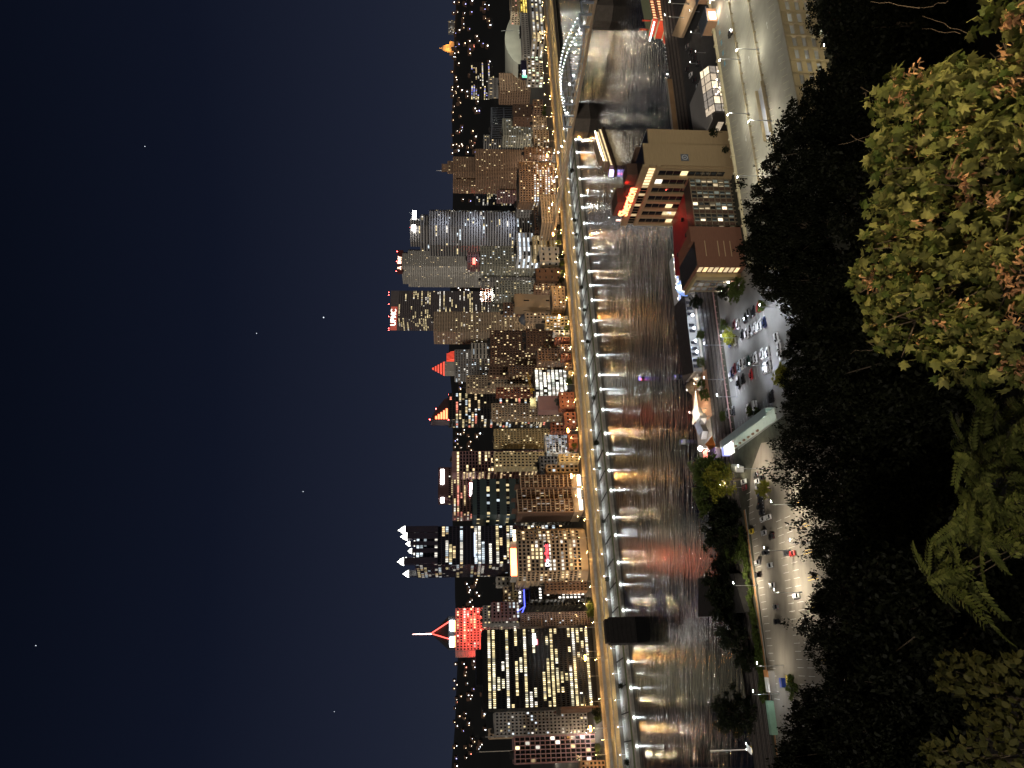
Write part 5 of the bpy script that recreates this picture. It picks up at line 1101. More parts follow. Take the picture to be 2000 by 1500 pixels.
for j in range(5): NB().nb(226, 251.2, -50.25, -49.9, 9 + j * 3 - .1, 9 + j * 3 + .1).build('transom', DMET, gh)
NB().nb(226, 252, -49, -24, 8, 17.8).build('hall_core', DRK, gh); NB().nb(225, 253, -46, -23, 18, 18.5).build('hall_roof', GRY, gh)
for k in range(14): MB().lathe([(.1, 0), (.3, .2), (.3, .45), (.1, .6)], ND(227 + R.random() * 23, -50.6, 10 + R.random() * 7), 5).build('fairy_lamp', SIGNRW, gh)
rr = structure(MB().prism([tuple(G(x, y, 12)[:2]) for x, y in ((1352, -30), (1312, 70), (1330, 74), (1375, -30))], 10.6, 12), 'ramp_road', pm('ramp_tan', (.34, .25, .16), .85, .15, .3))
for (x, y), lb in (((1346, 8), 'white ramp lamp at the right picture edge'), ((1336, 34), 'white ramp lamp nearer the wharf')):
    t = place(lw, G(x, y, 12), RN, lb, 'street lamp', 'lamps of the ramp road'); addlight(t, 0, 8, 2200, (1, .8, .55))
rw = thing('quay_wall', 'long amber stained retaining wall along the quay', 'wall', ND(300, 25, 8)); NB().nb(240, 312, 24, 25, 2, 11).build('wall', pm('amber_wall', (.24, .15, .08), .9, .25, .3, streak=(.3, 1, 1)), rw)  # amber brown tone varied by stretched noise
NB().nb(240, 312, 23.8, 25.2, 11, 11.5).build('coping', CONC, rw)
for k in range(3): lightof(rw, ND(312 - k * 16, 28, 9), 260, (1, .55, .2))
sheet('dark_yard', pm('yard_asphalt', (.045, .044, .045), .9, .3, .3), 255, 350, -60, 20, 8.01)
yl_ = lamp_proto('yard_lamp', 5, .5, em('dim_lamp', (1, .92, .8), 10))
for (x, y), lb in (((1366, 23), 'small yard lamp nearest the picture edge'), ((1369, 65), 'small yard lamp by the stair pavilion'), ((1378, 103), 'small yard lamp in the middle of the dark yard'), ((1367, 124), 'small yard lamp nearest the glass hall')):
    t = place(yl_, G(x, y, 8), 0, lb, 'lamp', 'lamps of the dark yard'); addlight(t, .5, 4.7, 40, (1, .9, .75))
for k in range(8): car(1350 + k % 4 * 7 - 6, 92 + k * 11, R.choice(('dark', 'grey', 'white', 'silver')), 'sedan', RN + 1.2, ('unlit car nearest the ramp in the dark yard', 'second unlit car from the ramp in the dark yard', 'third unlit car from the ramp in the dark yard', 'fourth unlit car from the ramp in the dark yard', 'fourth unlit car from the glass hall in the dark yard', 'third unlit car from the glass hall in the dark yard', 'second unlit car from the glass hall in the dark yard', 'unlit car nearest the glass hall in the dark yard')[k], 'cars in the dark yard')

# ================================================================== riverside walk and its buildings
WALK = sheet('river_walk', pm('walk_concrete', (.36, .31, .25), .85, .2, .5), 96, 260, 30, 52, 8.03)
lb_ = thing('long_shop_building', 'long low dark roofed riverside building with barred windows', 'building', ND(157, 42, 8))
NB().nb(137, 178, 33, 48, 8, 13).build('wall', GRY, lb_); m = NB(); m.face((ND(136, 32, 13), ND(179, 32, 13), ND(177, 41, 16), ND(138, 41, 16))); m.face((ND(179, 49, 13), ND(136, 49, 13), ND(138, 41, 16), ND(177, 41, 16))); m.face((ND(136, 49, 13), ND(136, 32, 13), ND(138, 41, 16))); m.face((ND(179, 32, 13), ND(179, 49, 13), ND(177, 41, 16))); m.build('roof', pm('dark_shingle', (.035, .03, .03), .9, .3, .5), lb_)
for k in range(12):
    if k in (5, 8): continue
    c0 = 139 + k * 3.2; g = NB(); g.face((ND(c0, 32.93, 9.3), ND(c0 + 1.7, 32.93, 9.3), ND(c0 + 1.7, 32.93, 12.2), ND(c0, 32.93, 12.2)), 0, (.02, .02, .025)); g.build('window', WIN, lb_)
for c, s in ((166, 1.), (146, .8), (152, .5), (159, .5)):
    MB().lathe([(.1, 0), (.5, .25), (.5, .6), (.1, .85)], ND(c, 29, 10.6), 6).build('blue_white_lamp', LAMPC, lb_); lightof(lb_, ND(c, 28, 10.4), 420 * s, (.45, .65, 1))
for k in range(7): NB().nb(137 + k * 6.2, 141.5 + k * 6.2, 50.3, 50.6, 9.2, 10).build('red_banner', em('red_strip', (1, .05, .04), .9), lb_) if k in (1, 2) else None
# plaza with tents and a sail of bulbs
sheet('festive_plaza', pm('plaza_orange_lit', (.46, .26, .16), .85, .15, .5), 112, 136, 27, 52, 8.06)  # orange lamplight is put into the floor colour
for c, d, P_ in ((131, 45, 1500), (119, 45, 1300), (130, 33, 1300), (118, 34, 900)):
    t = place(yl_, ND(c, d, 8), 0, {131: 'plaza lamp beside the round pavilion', 119: 'plaza lamp at the river corner of the terracotta plaza', 130: 'plaza lamp behind the white tents', 118: 'plaza lamp at the sail of bulbs'}[c], 'lamp', 'lamps of the plaza'); addlight(t, .5, 4.6, P_ * .55, (1, .72, .46))
pv = thing('round_pavilion', 'brown roofed pavilion at the corner of the festive plaza', 'pavilion', ND(133, 44, 8)); m = MB()
m.lathe([(4.2, 3), (3.2, 4), (.3, 6)], ND(132.5, 43, 8), 8); m.build('roof', pm('pavilion_roof', (.16, .12, .08), .8, .2, .6), pv)
for i in range(8): MB().tube(ND(132.5, 43, 8) + Vector((3.6 * math.cos(i * .785), 3.6 * math.sin(i * .785), 0)), ND(132.5, 43, 11) + Vector((3.6 * math.cos(i * .785), 3.6 * math.sin(i * .785), 0)), .12).build('post', BRN, pv)
for k, (c, d, s) in enumerate(((131, 31, 2.6), (126.5, 30, 2.4), (134, 34.5, 2.2), (112, 31, 2.8))):
    t = thing('market_tent', ('white market tent nearest the tracks', 'second white market tent along the tracks', 'white market tent beside the round pavilion', 'white market tent at the tip of the sail of bulbs')[k], 'tent', ND(c, d, 8), group='white tents on the plaza')
    MB().lathe([(s, 2.4), (s * .9, 2.7), (s * .35, 3.7), (.08, 4.8)], ND(c, d, 8), 4).build('canopy', pm('canvas', (.72, .66, .58), .8, .06, 1.), t)
    for i in range(4): MB().tube(ND(c, d, 8) + Vector((s * .7 * math.cos(i * 1.571 + .78), s * .7 * math.sin(i * 1.571 + .78), 0)), ND(c, d, 10.5) + Vector((s * .7 * math.cos(i * 1.571 + .78), s * .7 * math.sin(i * 1.571 + .78), 0)), .06).build('tent_pole', MET, t)
sl = thing('bulb_sail', 'white triangular sail of strung bulbs over the plaza', 'light canopy', ND(117, 36, 8)); P0, P1, P2 = ND(129, 38, 11), ND(112.5, 43, 13), ND(113, 31.5, 13)
for p in (P0, P1, P2): MB().tube(Vector((p.x, p.y, 8)), p, .12).build('mast', MET, sl)
BUL = em('string_bulb', (1, .86, .58), 5)
for i in range(17):
    t = i / 16; a_, b_ = P0.lerp(P1, t), P0.lerp(P2, t); MB().tube(a_, b_, .025, n=3).build('wire', WHI, sl); n = int(2 + 11 * t); m = MB()
    for k in range(n + 1):
        q = a_.lerp(b_, k / max(1, n)); m.lathe([(.04, -.22), (.13, -.11), (.04, 0)], q, 4)
    m.build('bulb_row', BUL, sl)
lightof(sl, ND(117, 37, 11), 500, (1, .85, .6))
# wheel-shaped sign
ws = thing('wheel_sign', 'blue half round sign with a yellow ring and red dots', 'sign', G(1352, 565, 8)); o = ND(182, 33, 8); WL[ws.name] = o; ws.location = o
m = MB(); cc = ND(182, 30, 13)
for i in range(20):
    t0, t1 = -.25 + (math.pi + .5) * i / 20, -.25 + (math.pi + .5) * (i + 1) / 20; P_ = lambda t, r, k=0.: cc + Nd * (r * math.cos(t)) + Zx * (r * math.sin(t)) - Nn * k
    m.face((cc, P_(t0, 4.6), P_(t1, 4.6))); m.face((P_(t0, 4.6), P_(t1, 4.6), P_(t1, 4.6, -.5), P_(t0, 4.6, -.5)))
m.build('disc', em('sign_blue', (.10, .26, .75), .55), ws); m = MB()
for i in range(24): t0, t1 = 2 * math.pi * i / 24, 2 * math.pi * (i + 1) / 24; m.face((P_(t0, 2.1, .1), P_(t1, 2.1, .1), P_(t1, 2.6, .1), P_(t0, 2.6, .1)))
m.build('ring', em('sign_yellow', (1, .85, .4), 1.6), ws)
for t0 in (0, .6, 1.2, 1.9, 2.5, 3.14): MB().ob(P_(t0, 3., .1), Nd * .18, -Nn * .1, (P_(t0, 4.2) - P_(t0, 3.))).build('ray', WHI, ws)
for s in (-1, 1): MB().lathe([(.1, -.5), (.7, 0), (.1, .5)], cc + Nd * 3.1 * s - Nn * .3, 8).build('red_dot', em('red_dot', (1, .08, .06), 1.2), ws)
MB().lathe([(.3, 0), (1.1, .7), (.2, 2.6)], cc + Zx * 2.2 - Nn * .4, 8).build('top_lamp', em('cool_glare', (.85, .95, 1), 14), ws); lightof(ws, cc - Nn * 3 + Zx * 3, 500, (.75, .88, 1))
for s in (-3, 3): MB().tube(ND(182 + s, 30.3, 8), ND(182 + s, 30.3, 13), .2).build('support', MET, ws)
# moored white excursion boat beside the lit deck
PATIO = sheet('lit_dock', pm('dock_planks', (.26, .17, .08), .85, .2, .8), 182, 226, 53, 61, 2.2, 1.2)
for k in range(8):
    t = place(yl_, ND(186 + k * 4.6, 60, 2.2), 0, ordn(k + 1) + ' small warm lamp from the left on the lit dock', 'lamp', 'lamps in a row on the lit dock'); addlight(t, .5, 4.4, 90, (1, .68, .3))
def boat(name, label, p0, p1, W, decks, hullm, deckm, roofm, win, cat='boat'):
    p0, p1 = Vector(p0), Vector(p1); U = (p1 - p0); Ln = U.length; U /= Ln; V = Vector((-U.y, U.x, 0)); t = thing(name, label, cat, (p0 + p1) / 2)
    hull = [(-.5, -.42), (.36, -.5), (.46, -.32), (.5, 0), (.46, .32), (.36, .5), (-.5, .42)]; mid = (p0 + p1) / 2
    pts = [mid + U * Ln * a + V * W * b for a, b in hull]; MB().prism([tuple(q[:2]) for q in pts], -.6, 1.4).build('hull', hullm, t)
    z = 1.4
    for k, (f0, f1, h) in enumerate(decks):
        o_ = p0 + U * Ln * f0 - V * W * .42; l_ = Ln * (f1 - f0); ww = W * .84
        MB().ob(o_ + Zx * z, U * l_, V * ww, Zx * (h - .25)).build('deck_house', deckm, t); MB().ob(o_ - U * .6 - V * .5 + Zx * (z + h - .25), U * (l_ + 1.2), V * (ww + 1), Zx * .25).build('deck_roof', roofm, t)
        n = max(2, int(l_ / 2.4))
        for s, off in ((-1, -.05), (1, ww + .05)):
            for i in range(n):
                g = MB(); a_ = o_ + V * off + U * (l_ * (i + .2) / n) + Zx * (z + h * .3); g.face((a_, a_ + U * l_ * .6 / n, a_ + U * l_ * .6 / n + Zx * h * .45, a_ + Zx * h * .45), 0, win); g.build('window', WIN, t)
        for i in range(n + 1): MB().tube(o_ - V * .45 + U * l_ * i / n + Zx * z, o_ - V * .45 + U * l_ * i / n + Zx * (z + h), .06, n=4).build('deck_post', WHI, t)
        z += h
    return t, p0, U, V, Ln, z
t, p0, U, V, Ln, z = boat('excursion_boat', 'white excursion boat with blue lit decks moored behind the hotel', ND(186, 64.5, 0), ND(222, 65.5, 0), 8, [(.04, .95, 2.8), (.1, .9, 2.6)], WHI, WHI, WHI, (.35, .5, 1.2))
for k in range(3): lightof(t, p0 + U * (6 + k * 12) - V * 6 + Zx * 4.5, 160, (.65, .78, 1))
MB().ob(p0 - V * 3.9 + Zx * 1.3, U * Ln * .9, -V * .1, Zx * .3).build('red_stripe', RED, t)
t, p0, U, V, Ln, z = boat('river_cruise_boat', 'brown river cruise boat with a row of lit windows under way', G(1176, 258, 0), G(1203, 342, 0), 11, [(.06, .9, 3.2), (.12, .82, 3.), (.3, .7, 2.6)], DBR, BRN, pm('boat_roof_tan', (.30, .22, .14), .7, .15, .4), (1.3, .95, .5))
for k in range(17): MB().lathe([(.1, 0), (.4, .3), (.1, .6)], p0 + U * Ln * (.14 + .042 * k) + V * 5.5 + Zx * 8.4, 5).build('lamp', em('boat_lamp', (1, .93, .75), 26), t)
for k in range(4): lightof(t, p0 + U * Ln * (.2 + .2 * k) - V * 7.5 + Zx * 5, 420, (1, .72, .36))
MB().ob(p0 + U * Ln * .93 - V * 3 + Zx * 1.4, U * 2.5, V * 5, Zx * 3.2).build('bow_lights', em('violet_lamp', (.45, .4, 1), 2.5), t); MB().lathe([(.1, 0), (.5, .3), (.1, .6)], p0 + U * Ln * .97 + Zx * 3, 5).build('red_lamp', BEACON, t)
for s in (-2, 2): MB().tube(p0 + U * Ln * .25 + V * s + Zx * z, p0 + U * Ln * .25 + V * s + Zx * (z + 3.5), .35).build('chimney', BLK, t)
# red sternwheeler
p0, p1 = G(1318, 70, 0), G(1300, -15, 0); REDP = pm('boat_red', (.55, .07, .03), .6, .1, .6)
t, p0, U, V, Ln, z = boat('red_sternwheeler', 'red sternwheel riverboat with lit decks at the quay', p0, p1, 14, [(.1, 1., 4.6), (.12, 1., 4.4), (.16, .98, 4.)], REDP, REDP, pm('boat_green_roof', (.35, .38, .22), .7, .12, .5), (1.1, .55, .25))
for k in range(3): lightof(t, p0 - U * 3 - V * 4 + Zx * (3 + k * 4), 900, (1, .75, .5)); lightof(t, p0 + U * (8 + k * 8) + V * 10 + Zx * 7, 1100, (1, .72, .45))
for k in range(9): MB().lathe([(.1, 0), (.4, .3), (.1, .6)], p0 + U * (3.2 + k * .01) + V * (k - 4) * 1.5 + Zx * (13.2), 5).build('lamp', SIGNW, t)
wh_ = MB(); cW = p0 + U * .4 + Zx * 3
for i in range(12):
    q = 2 * math.pi * i / 12; d_ = U * math.cos(q) + Zx * math.sin(q); wh_.ob(cW + d_ * 1.2 - V * 5, V * 10, d_ * 1.9, U * .12)
wh_.build('paddle_wheel', REDP, t)
for s in (-5, 5):
    MB().tube(p0 + U * 9 + V * s * .6 + Zx * z, p0 + U * 9 + V * s * .6 + Zx * (z + 5), .5).build('chimney', REDP, t)
gw = thing('gangway', 'tan lamp lined gangway leading to the red riverboat', 'gangway', G(1282, 20, 2)); a_, b_ = G(1275, 60, 4), G(1292, -10, 6)
MB().tube(a_, b_, .9, n=4).build('walkway', TAN, gw)
for k in range(4): MB().lathe([(.1, 0), (.35, .3), (.1, .6)], a_.lerp(b_, k / 3.5) + Zx * 1.6, 5).build('lamp', SIGNW, gw)
# pontoons and small craft along the right quay
for k, (x, y) in enumerate(((1303, 78), (1306, 100), (1311, 122), (1314, 145))):
    p = G(x, y, 0); q = G(x + 3, y + 17, 0); t = thing('mooring_pontoon', ('pale pontoon nearest the red riverboat', 'second pale pontoon from the red riverboat', 'third pale pontoon from the red riverboat', 'pale pontoon farthest from the red riverboat')[k], 'pontoon', p, group='pontoons along the quay')
    U = (q - p).normalized(); V = Vector((-U.y, U.x, 0)); MB().ob(p - Zx * .4, U * (q - p).length, V * 5, Zx * 1.1).build('float', pm('pontoon_pale', (.34, .38, .36), .8, .25, .4), t)
    for s in (.1, .5, .9): MB().tube(p + U * (q - p).length * s, p + U * (q - p).length * s + Zx * 2.4, .15).build('mooring_post', WHI, t)
    if k in (0, 3): MB().lathe([(.1, 0), (.4, .3), (.1, .6)], p + Zx * 3, 5).build('lamp', SIGNW, t)
    lightof(t, p + Zx * 4 - V * 2, 130, (.9, 1, .95))
t, p0, U, V, Ln, z = boat('party_boat', 'small boat glowing violet in mid river', G(1255, 744, 0), G(1255, 735, 0), 2.6, [(.15, .85, 2.)], BLK, em('violet_deck', (.30, .22, 1), 1.2), BLK, (.5, .4, 2))
MB().ob(p0 + U * .5 - V * 1.2 + Zx * .9, U * 2, V * 2.4, Zx * .4).build('red_stern_lamp', em('stern_red', (1, .1, .08), 5), t)
for k, (x, y) in enumerate(((1341, 655), (1343, 640), (1338, 612), (1338, 628), (1333, 735), (1346, 862))):
    boat('moored_boat', ('violet lit moored boat nearest the lit dock', 'moored boat beside the violet lit one', 'moored boat nearest the wheel sign', 'moored boat second from the wheel sign', 'violet trimmed jetty boat by the plaza', 'pale moored boat by the bright flood lamp')[k], G(x - 9, y - 3, 0), G(x - 8, y + 5, 0), 2.6, [(.3, .8, 1.4)], WHI if k % 2 else SLT, WHI, SLT, (.3, .25, .9), 'boat')
# river wall walk with purple rail lamps
pr = thing('riverside_railing', 'pale riverside railing with violet and red lamps', 'railing', ND(130, 56, 4)); NB().nb(96, 180, 53.6, 57, 3, 4).build('path_slab', CONC, pr); NB().nb(96, 180, 56.8, 57, 4.9, 5.05).build('rail', WHI, pr)
for k in range(29): NB().nb(96 + k * 3, 96.12 + k * 3, 56.8, 57, 4, 4.9).build('post', WHI, pr)
for k in range(6): lightof(pr, ND(100 + k * 13, 55, 6.2), 90, (.62, .55, 1))
# flood lamp, tents and red roofs at the left end of the walk
fl = thing('flood_lamp', 'dazzling white flood lamp on the riverside walk', 'lamp', G(1392, 876, 8)); p = G(1392, 876, 8); MB().tube(p, p + Zx * 6, .15).build('pole', MET, fl)
MB().lathe([(.2, 0), (1., .4), (1., 1.4), (.2, 1.8)], p + Zx * 5.2, 8).build('lamp_head', em('dazzle', (1, .98, .95), 80, True), fl); lightof(fl, p + Zx * 4.4 - Nn * 2, 1800, (1, .95, .92))
ot_ = thing('orange_tent', 'orange peaked tent beside the flood lamp', 'tent', G(1400, 868, 8)); MB().lathe([(4., 2.2), (3.6, 2.5), (.1, 5.6)], G(1400, 868, 8), 4).build('canopy', pm('orange_canvas', (.75, .25, .05), .8, .08, 1.), ot_)
for i in range(4): MB().tube(G(1400, 868, 8) + Vector((2.6 * math.cos(i * 1.571 + .78), 2.6 * math.sin(i * 1.571 + .78), 0)), G(1400, 868, 10.4) + Vector((0, 0, 0)) + Vector((2.6 * math.cos(i * 1.571 + .78), 2.6 * math.sin(i * 1.571 + .78), 0)), .08).build('tent_pole', MET, ot_)
lightof(ot_, G(1400, 868, 9.8), 120, (1, .6, .3))
for k, (x, y, c_) in enumerate(((1390, 890, (.30, .06, .04)), (1399, 893, (.34, .15, .12)), (1405, 886, (.20, .14, .22)))):
    p = G(x, y, 8); t = thing('kiosk', ('kiosk with red roof by the riverside tree', 'kiosk with pink roof by the riverside tree', 'kiosk with violet roof by the tracks')[k], 'kiosk', p); MB().ob(p - Nd * 2.4 - Nn * 2, Nd * 4.8, Nn * 4, Zx * 2.6).build('wall', GRY, t)
    m = MB(); q = [p + Nd * (s * 2.9) + Nn * (r_ * 2.5) + Zx * 2.6 for s, r_ in ((-1, -1), (1, -1), (1, 1), (-1, 1))]; tp = [p - Nd * 2 + Zx * 4.2, p + Nd * 2 + Zx * 4.2]; m.face((q[0], q[1], tp[1], tp[0])); m.face((q[2], q[3], tp[0], tp[1])); m.face((q[1], q[2], tp[1])); m.face((q[3], q[0], tp[0])); m.build('roof', pm('kiosk_roof_%d' % k, c_, .8, .15, .5), t)
    lightof(t, p - Nn * 3.5 + Zx * 3, 160, (.9, .7, 1))
for k, (x0, y0, x1, y1) in enumerate(((1365, 812, 1377, 836), (1371, 838, 1380, 858))):
    p, q = G(x0, y0, 8), G(x1, y1, 8); U = (q - p).normalized(); V = Vector((-U.y, U.x, 0)); t = thing('long_shed', ('pale blue roofed long shed next to the bulb sail', 'pale roofed shed beside the red door kiosk')[k], 'shed', p); l_ = (q - p).length
    MB().ob(p, U * l_, V * 5, Zx * 2.8).build('wall', GRY, t); m = MB(); e = [p - V * .4 + Zx * 2.8, p + U * l_ - V * .4 + Zx * 2.8, p + U * l_ + V * 5.4 + Zx * 2.8, p + V * 5.4 + Zx * 2.8]; r0, r1 = p + V * 2.5 + Zx * 4.2, p + U * l_ + V * 2.5 + Zx * 4.2
    m.face((e[0], e[1], r1, r0)); m.face((e[2], e[3], r0, r1)); m.build('roof', pm('shed_roof', (.42, .46, .55), .6, .1, .5), t); lightof(t, p + U * l_ / 2 + Zx * 7, 260, (.8, .82, 1))
# lit station canopy across the end of the lamplit lot
st_ = thing('station_canopy', 'long glass station canopy glowing pale green', 'station', G(1465, 830, 8)); p, q = G(1424, 862, 8), G(1515, 795, 8); U = (q - p).normalized(); V = Vector((-U.y, U.x, 0)); l_ = (q - p).length
MB().ob(p + Zx * .02, U * l_, -V * 5, Zx * .35).build('platform', pm('platform_pale', (.40, .42, .37), .8, .1, .5), st_)
MB().ob(p + Zx * 4.2 - V * .2, U * l_, -V * 3.2, Zx * .2).build('canopy_roof', pm('canopy_glass', (.35, .45, .46), .25, .1, .4), st_)
for k in range(14): MB().tube(p + U * l_ * k / 13 - V * .4, p + U * l_ * k / 13 - V * .4 + Zx * 4.2, .1).build('post', WHI, st_); MB().ob(p + U * l_ * k / 14 + Zx * .6, U * l_ * .92 / 14, -V * .05, Zx * 2.6).build('glass_panel', pm('green_glass', (.25, .36, .33), .2, .1, .5), st_)
for k in range(7): lightof(st_, p + U * l_ * (k + .5) / 7 - V * 3.4 + Zx * 3.6, 150, (.88, 1, .90))
MB().ob(p - U * .3 + Zx * .4 - V * 6.8, V * 6.2, U * .2, Zx * 3.4).build('end_sign', em('sign_navy', (.10, .12, .5), .8), st_); MB().ob(p - U * .32 + Zx * 1.2 - V * 5, V * 2.4, -U * .05, Zx * 1.6).build('sign_mark', SIGNRW, st_)
MB().ob(p + U * 1 + Zx * .36 - V * 6.6, U * 5, V * 5.5, Zx * 2.9).build('glowing_lobby', em('lobby_glow', (1, .97, .9), 1.), st_)  # lobby box emits by itself, standing in for its lighting
for k in range(6):
    p2 = p + U * (8 + k * 5) - V * 4; MB().ob(p2, U * 1.5, -V * .7, Zx * 1.1).build('bench', BRN, st_)
# near old pier, sheds, storage and barge
np_ = thing('overgrown_pier', 'square overgrown stone pier jutting from the near bank', 'bridge pier', G(1400, 1165, 0)); m = MB(); qs = [G(x, y, 13) for x, y in ((1362, 1205), (1362, 1130), (1430, 1120), (1452, 1195))]; m.prism([tuple(v[:2]) for v in (qs[0], qs[3], qs[2], qs[1])], -2, 12.6); m.build('masonry', MATS['black_stone'], np_)
sh = thing('storage_shed', 'flat roofed shed with an orange end at the lot corner', 'shed', G(1503, 1322, 8)); p = G(1512, 1310, 8)
MB().ob(p, -Nd * 7.5, Nn * 3.6, Zx * 2.6).build('wall', GRY, sh); MB().ob(p + Zx * 2.6 + Nd * .3 - Nn * .3, -Nd * 2.6, Nn * 4.2, Zx * .2).build('orange_roof', pm('rust_panel', (.34, .15, .05), .8, .2, .6), sh); MB().ob(p + Zx * 2.6 - Nd * 2.4 - Nn * .3, -Nd * 5.3, Nn * 4.2, Zx * .15).build('roof', LGR, sh)
for k, (x, y, c_, lb) in enumerate(((1532, 1333, 'blue', 'blue tipping skip by the storage shed'), (1545, 1328, 'yellow', 'yellow machine skip by the storage shed'), (1549, 1342, 'grey', 'tan skip by the hedge'))):
    p = G(x, y, 8); t = thing('skip', lb, 'skip', p); m = MB(); m.prism([tuple((p + Nd * a_ + Nn * b_)[:2]) for a_, b_ in ((-1.6, -1), (1.6, -1), (1.6, 1), (-1.6, 1))], 8, 9.5); m.build('bin', paint(c_, COL[c_]), t); MB().ob(p - Nd * 1.8 - Nn * 1.1 + Zx * 1.5, Nd * 3.6, Nn * .2, Zx * .2).build('rim', MET, t)
ct = thing('low_container', 'long pale green container by the tracks', 'container', G(1508, 1390, 8)); p = G(1506, 1368, 8); MB().ob(p, -Nd * 12, -Nn * 2.4, Zx * 2.4).build('body', pm('container_green', (.22, .36, .26), .7, .15, .5), ct)
for k in range(12): MB().ob(p - Nd * (k + .2) + Nn * .08 - Nn * 2.5, -Nd * .5, -Nn * .08, Zx * 2.3).build('rib', MATS['container_green'], ct)
t = place(lw, G(1522, 1355, 8), RN, 'white yard lamp beside the pale green container', 'street lamp', None); addlight(t, 0, 8, 1500, (.85, .92, 1))
t, p0, U, V, Ln, z = boat('work_barge', 'brightly lit yellow work barge at the lower left of the river', G(1487, 1476, 0), G(1486, 1450, 0), 5, [(.3, .75, 2.2), (.4, .65, 1.8)], pm('barge_yellow', (.55, .38, .07), .6, .15, .5), pm('barge_yellow', (.5, .35, .07), .6), WHI, (.9, .7, .35))
MB().tube(p0 + U * Ln * .5 + Zx * z, p0 + U * Ln * .5 + Zx * (z + 17), .18, .08).build('mast', WHI, t)
for s in (0, 2.5): MB().lathe([(.06, 0), (.2, .15), (.06, .35)], p0 + U * (Ln * .5 + s) + Zx * (z + 1), 6).build('flood_lamp', LAMPW, t)
lightof(t, p0 + U * Ln * .5 - V * 5 + Zx * 7.5, 260, (1, .92, .75))
# ================================================================== trees
import numpy as np
from mathutils import noise as mnoise
def crown_mesh(name, seed, ncl, per, rx, rz, leaf, spread, mats, hollow=.45):
    g = np.random.default_rng(seed)
    d = g.normal(size=(ncl, 3)); d /= np.linalg.norm(d, axis=1)[:, None]; r = hollow + (1 - hollow) * g.random(ncl) ** .6
    lump = 1 + .22 * np.sin(d[:, 0] * 5 + seed) * np.cos(d[:, 1] * 4 + seed * 2) + .15 * np.sin(d[:, 2] * 7 + seed)
    cl = d * (r * lump)[:, None] * np.array([rx, rx, rz]); n = ncl * per
    p = np.repeat(cl, per, 0) + g.normal(size=(n, 3)) * spread * np.array([1, 1, .7])
    u = g.normal(size=(n, 3)); u /= np.linalg.norm(u, axis=1)[:, None]; w_ = g.normal(size=(n, 3)); v = np.cross(u, w_); v /= np.linalg.norm(v, axis=1)[:, None]
    s = leaf * (.6 + .8 * g.random(n))[:, None]; u *= s; v *= s * .55
    V = np.stack([p - u, p + v, p + u, p - v], 1).reshape(-1, 3); me = bpy.data.meshes.new(name)
    me.vertices.add(4 * n); me.vertices.foreach_set('co', V.ravel()); me.loops.add(4 * n); me.loops.foreach_set('vertex_index', np.arange(4 * n)); me.polygons.add(n); me.polygons.foreach_set('loop_start', np.arange(0, 4 * n, 4)); me.polygons.foreach_set('loop_total', np.full(n, 4))
    me.materials.append(mats); me.update(calc_edges=True); return me, cl
def leafmat(name, c1, c2, tr=.25):
    m = bpy.data.materials.new(name); m.use_nodes = True; t = m.node_tree; N = t.nodes; l = t.links.new; N.clear()
    g = N.new('ShaderNodeNewGeometry'); r = N.new('ShaderNodeValToRGB'); r.color_ramp.elements[0].color = (*c1, 1); r.color_ramp.elements[1].color = (*c2, 1)
    df = N.new('ShaderNodeBsdfPrincipled'); df.inputs['Roughness'].default_value = .6; df.inputs['Specular IOR Level'].default_value = .12; tl = N.new('ShaderNodeBsdfTranslucent'); mx = N.new('ShaderNodeMixShader'); mx.inputs[0].default_value = tr; o = N.new('ShaderNodeOutputMaterial')
    l(g.outputs['Random Per Island'], r.inputs[0]); l(r.outputs[0], df.inputs['Base Color']); l(r.outputs[0], tl.inputs[0]); l(df.outputs[0], mx.inputs[1]); l(tl.outputs[0], mx.inputs[2]); l(mx.outputs[0], o.inputs[0]); return m
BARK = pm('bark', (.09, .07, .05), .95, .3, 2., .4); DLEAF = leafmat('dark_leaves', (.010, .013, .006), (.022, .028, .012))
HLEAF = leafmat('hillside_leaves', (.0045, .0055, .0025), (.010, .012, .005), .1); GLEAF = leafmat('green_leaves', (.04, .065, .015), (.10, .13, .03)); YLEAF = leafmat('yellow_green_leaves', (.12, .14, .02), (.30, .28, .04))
CROWNS = {}
def crowns(key, seed, ncl, per, leaf, spread, mat, asp=.9, hollow=.4):
    if key not in CROWNS: CROWNS[key] = crown_mesh('crown', seed, ncl, per, 1., asp, leaf, spread, mat, hollow)
    return CROWNS[key]
def tree(name, label, base, r, h, key, group=None, asp=1., trunkr=None, cat='tree'):
    base = Vector(base); me, cl = CROWNS[key]; t = thing(name, label, cat, base, R.uniform(0, 6.28), group); zc = h - r * asp * .85; tr = trunkr or max(.08, r * .055)
    m = MB(); k = Vector((0, 0, -.6)); zc2 = Vector((R.uniform(-.1, .1) * r, R.uniform(-.1, .1) * r, zc)); m.tube(k, zc2 * .5 + Vector((.04 * r, 0, 0)), tr * 1.3, tr, 7); m.tube(zc2 * .5 + Vector((.04 * r, 0, 0)), zc2 + Vector((0, 0, r * .4 * asp)), tr, tr * .4, 7); m.build('trunk', BARK, t, local=True)
    m = MB()
    for i in range(0, len(cl), max(1, len(cl) // 22)): q = Vector(cl[i]) * r; q.z *= asp; m.tube(zc2 * R.uniform(.55, .95), zc2 + q * .92, tr * .38, tr * .08, 4, cap=False)
    m.build('limbs', BARK, t, local=True)
    c = bpy.data.objects.new('crown', me); C.objects.link(c); c.parent = t; c.location = zc2; c.scale = (r, r, r * asp); return t
crowns('bush', 11, 60, 45, .075, .10, GLEAF, .8); crowns('green', 12, 120, 60, .05, .09, GLEAF, .95); crowns('yellow', 13, 90, 45, .06, .10, YLEAF, .9); crowns('mid', 14, 120, 60, .05, .09, DLEAF, .95)
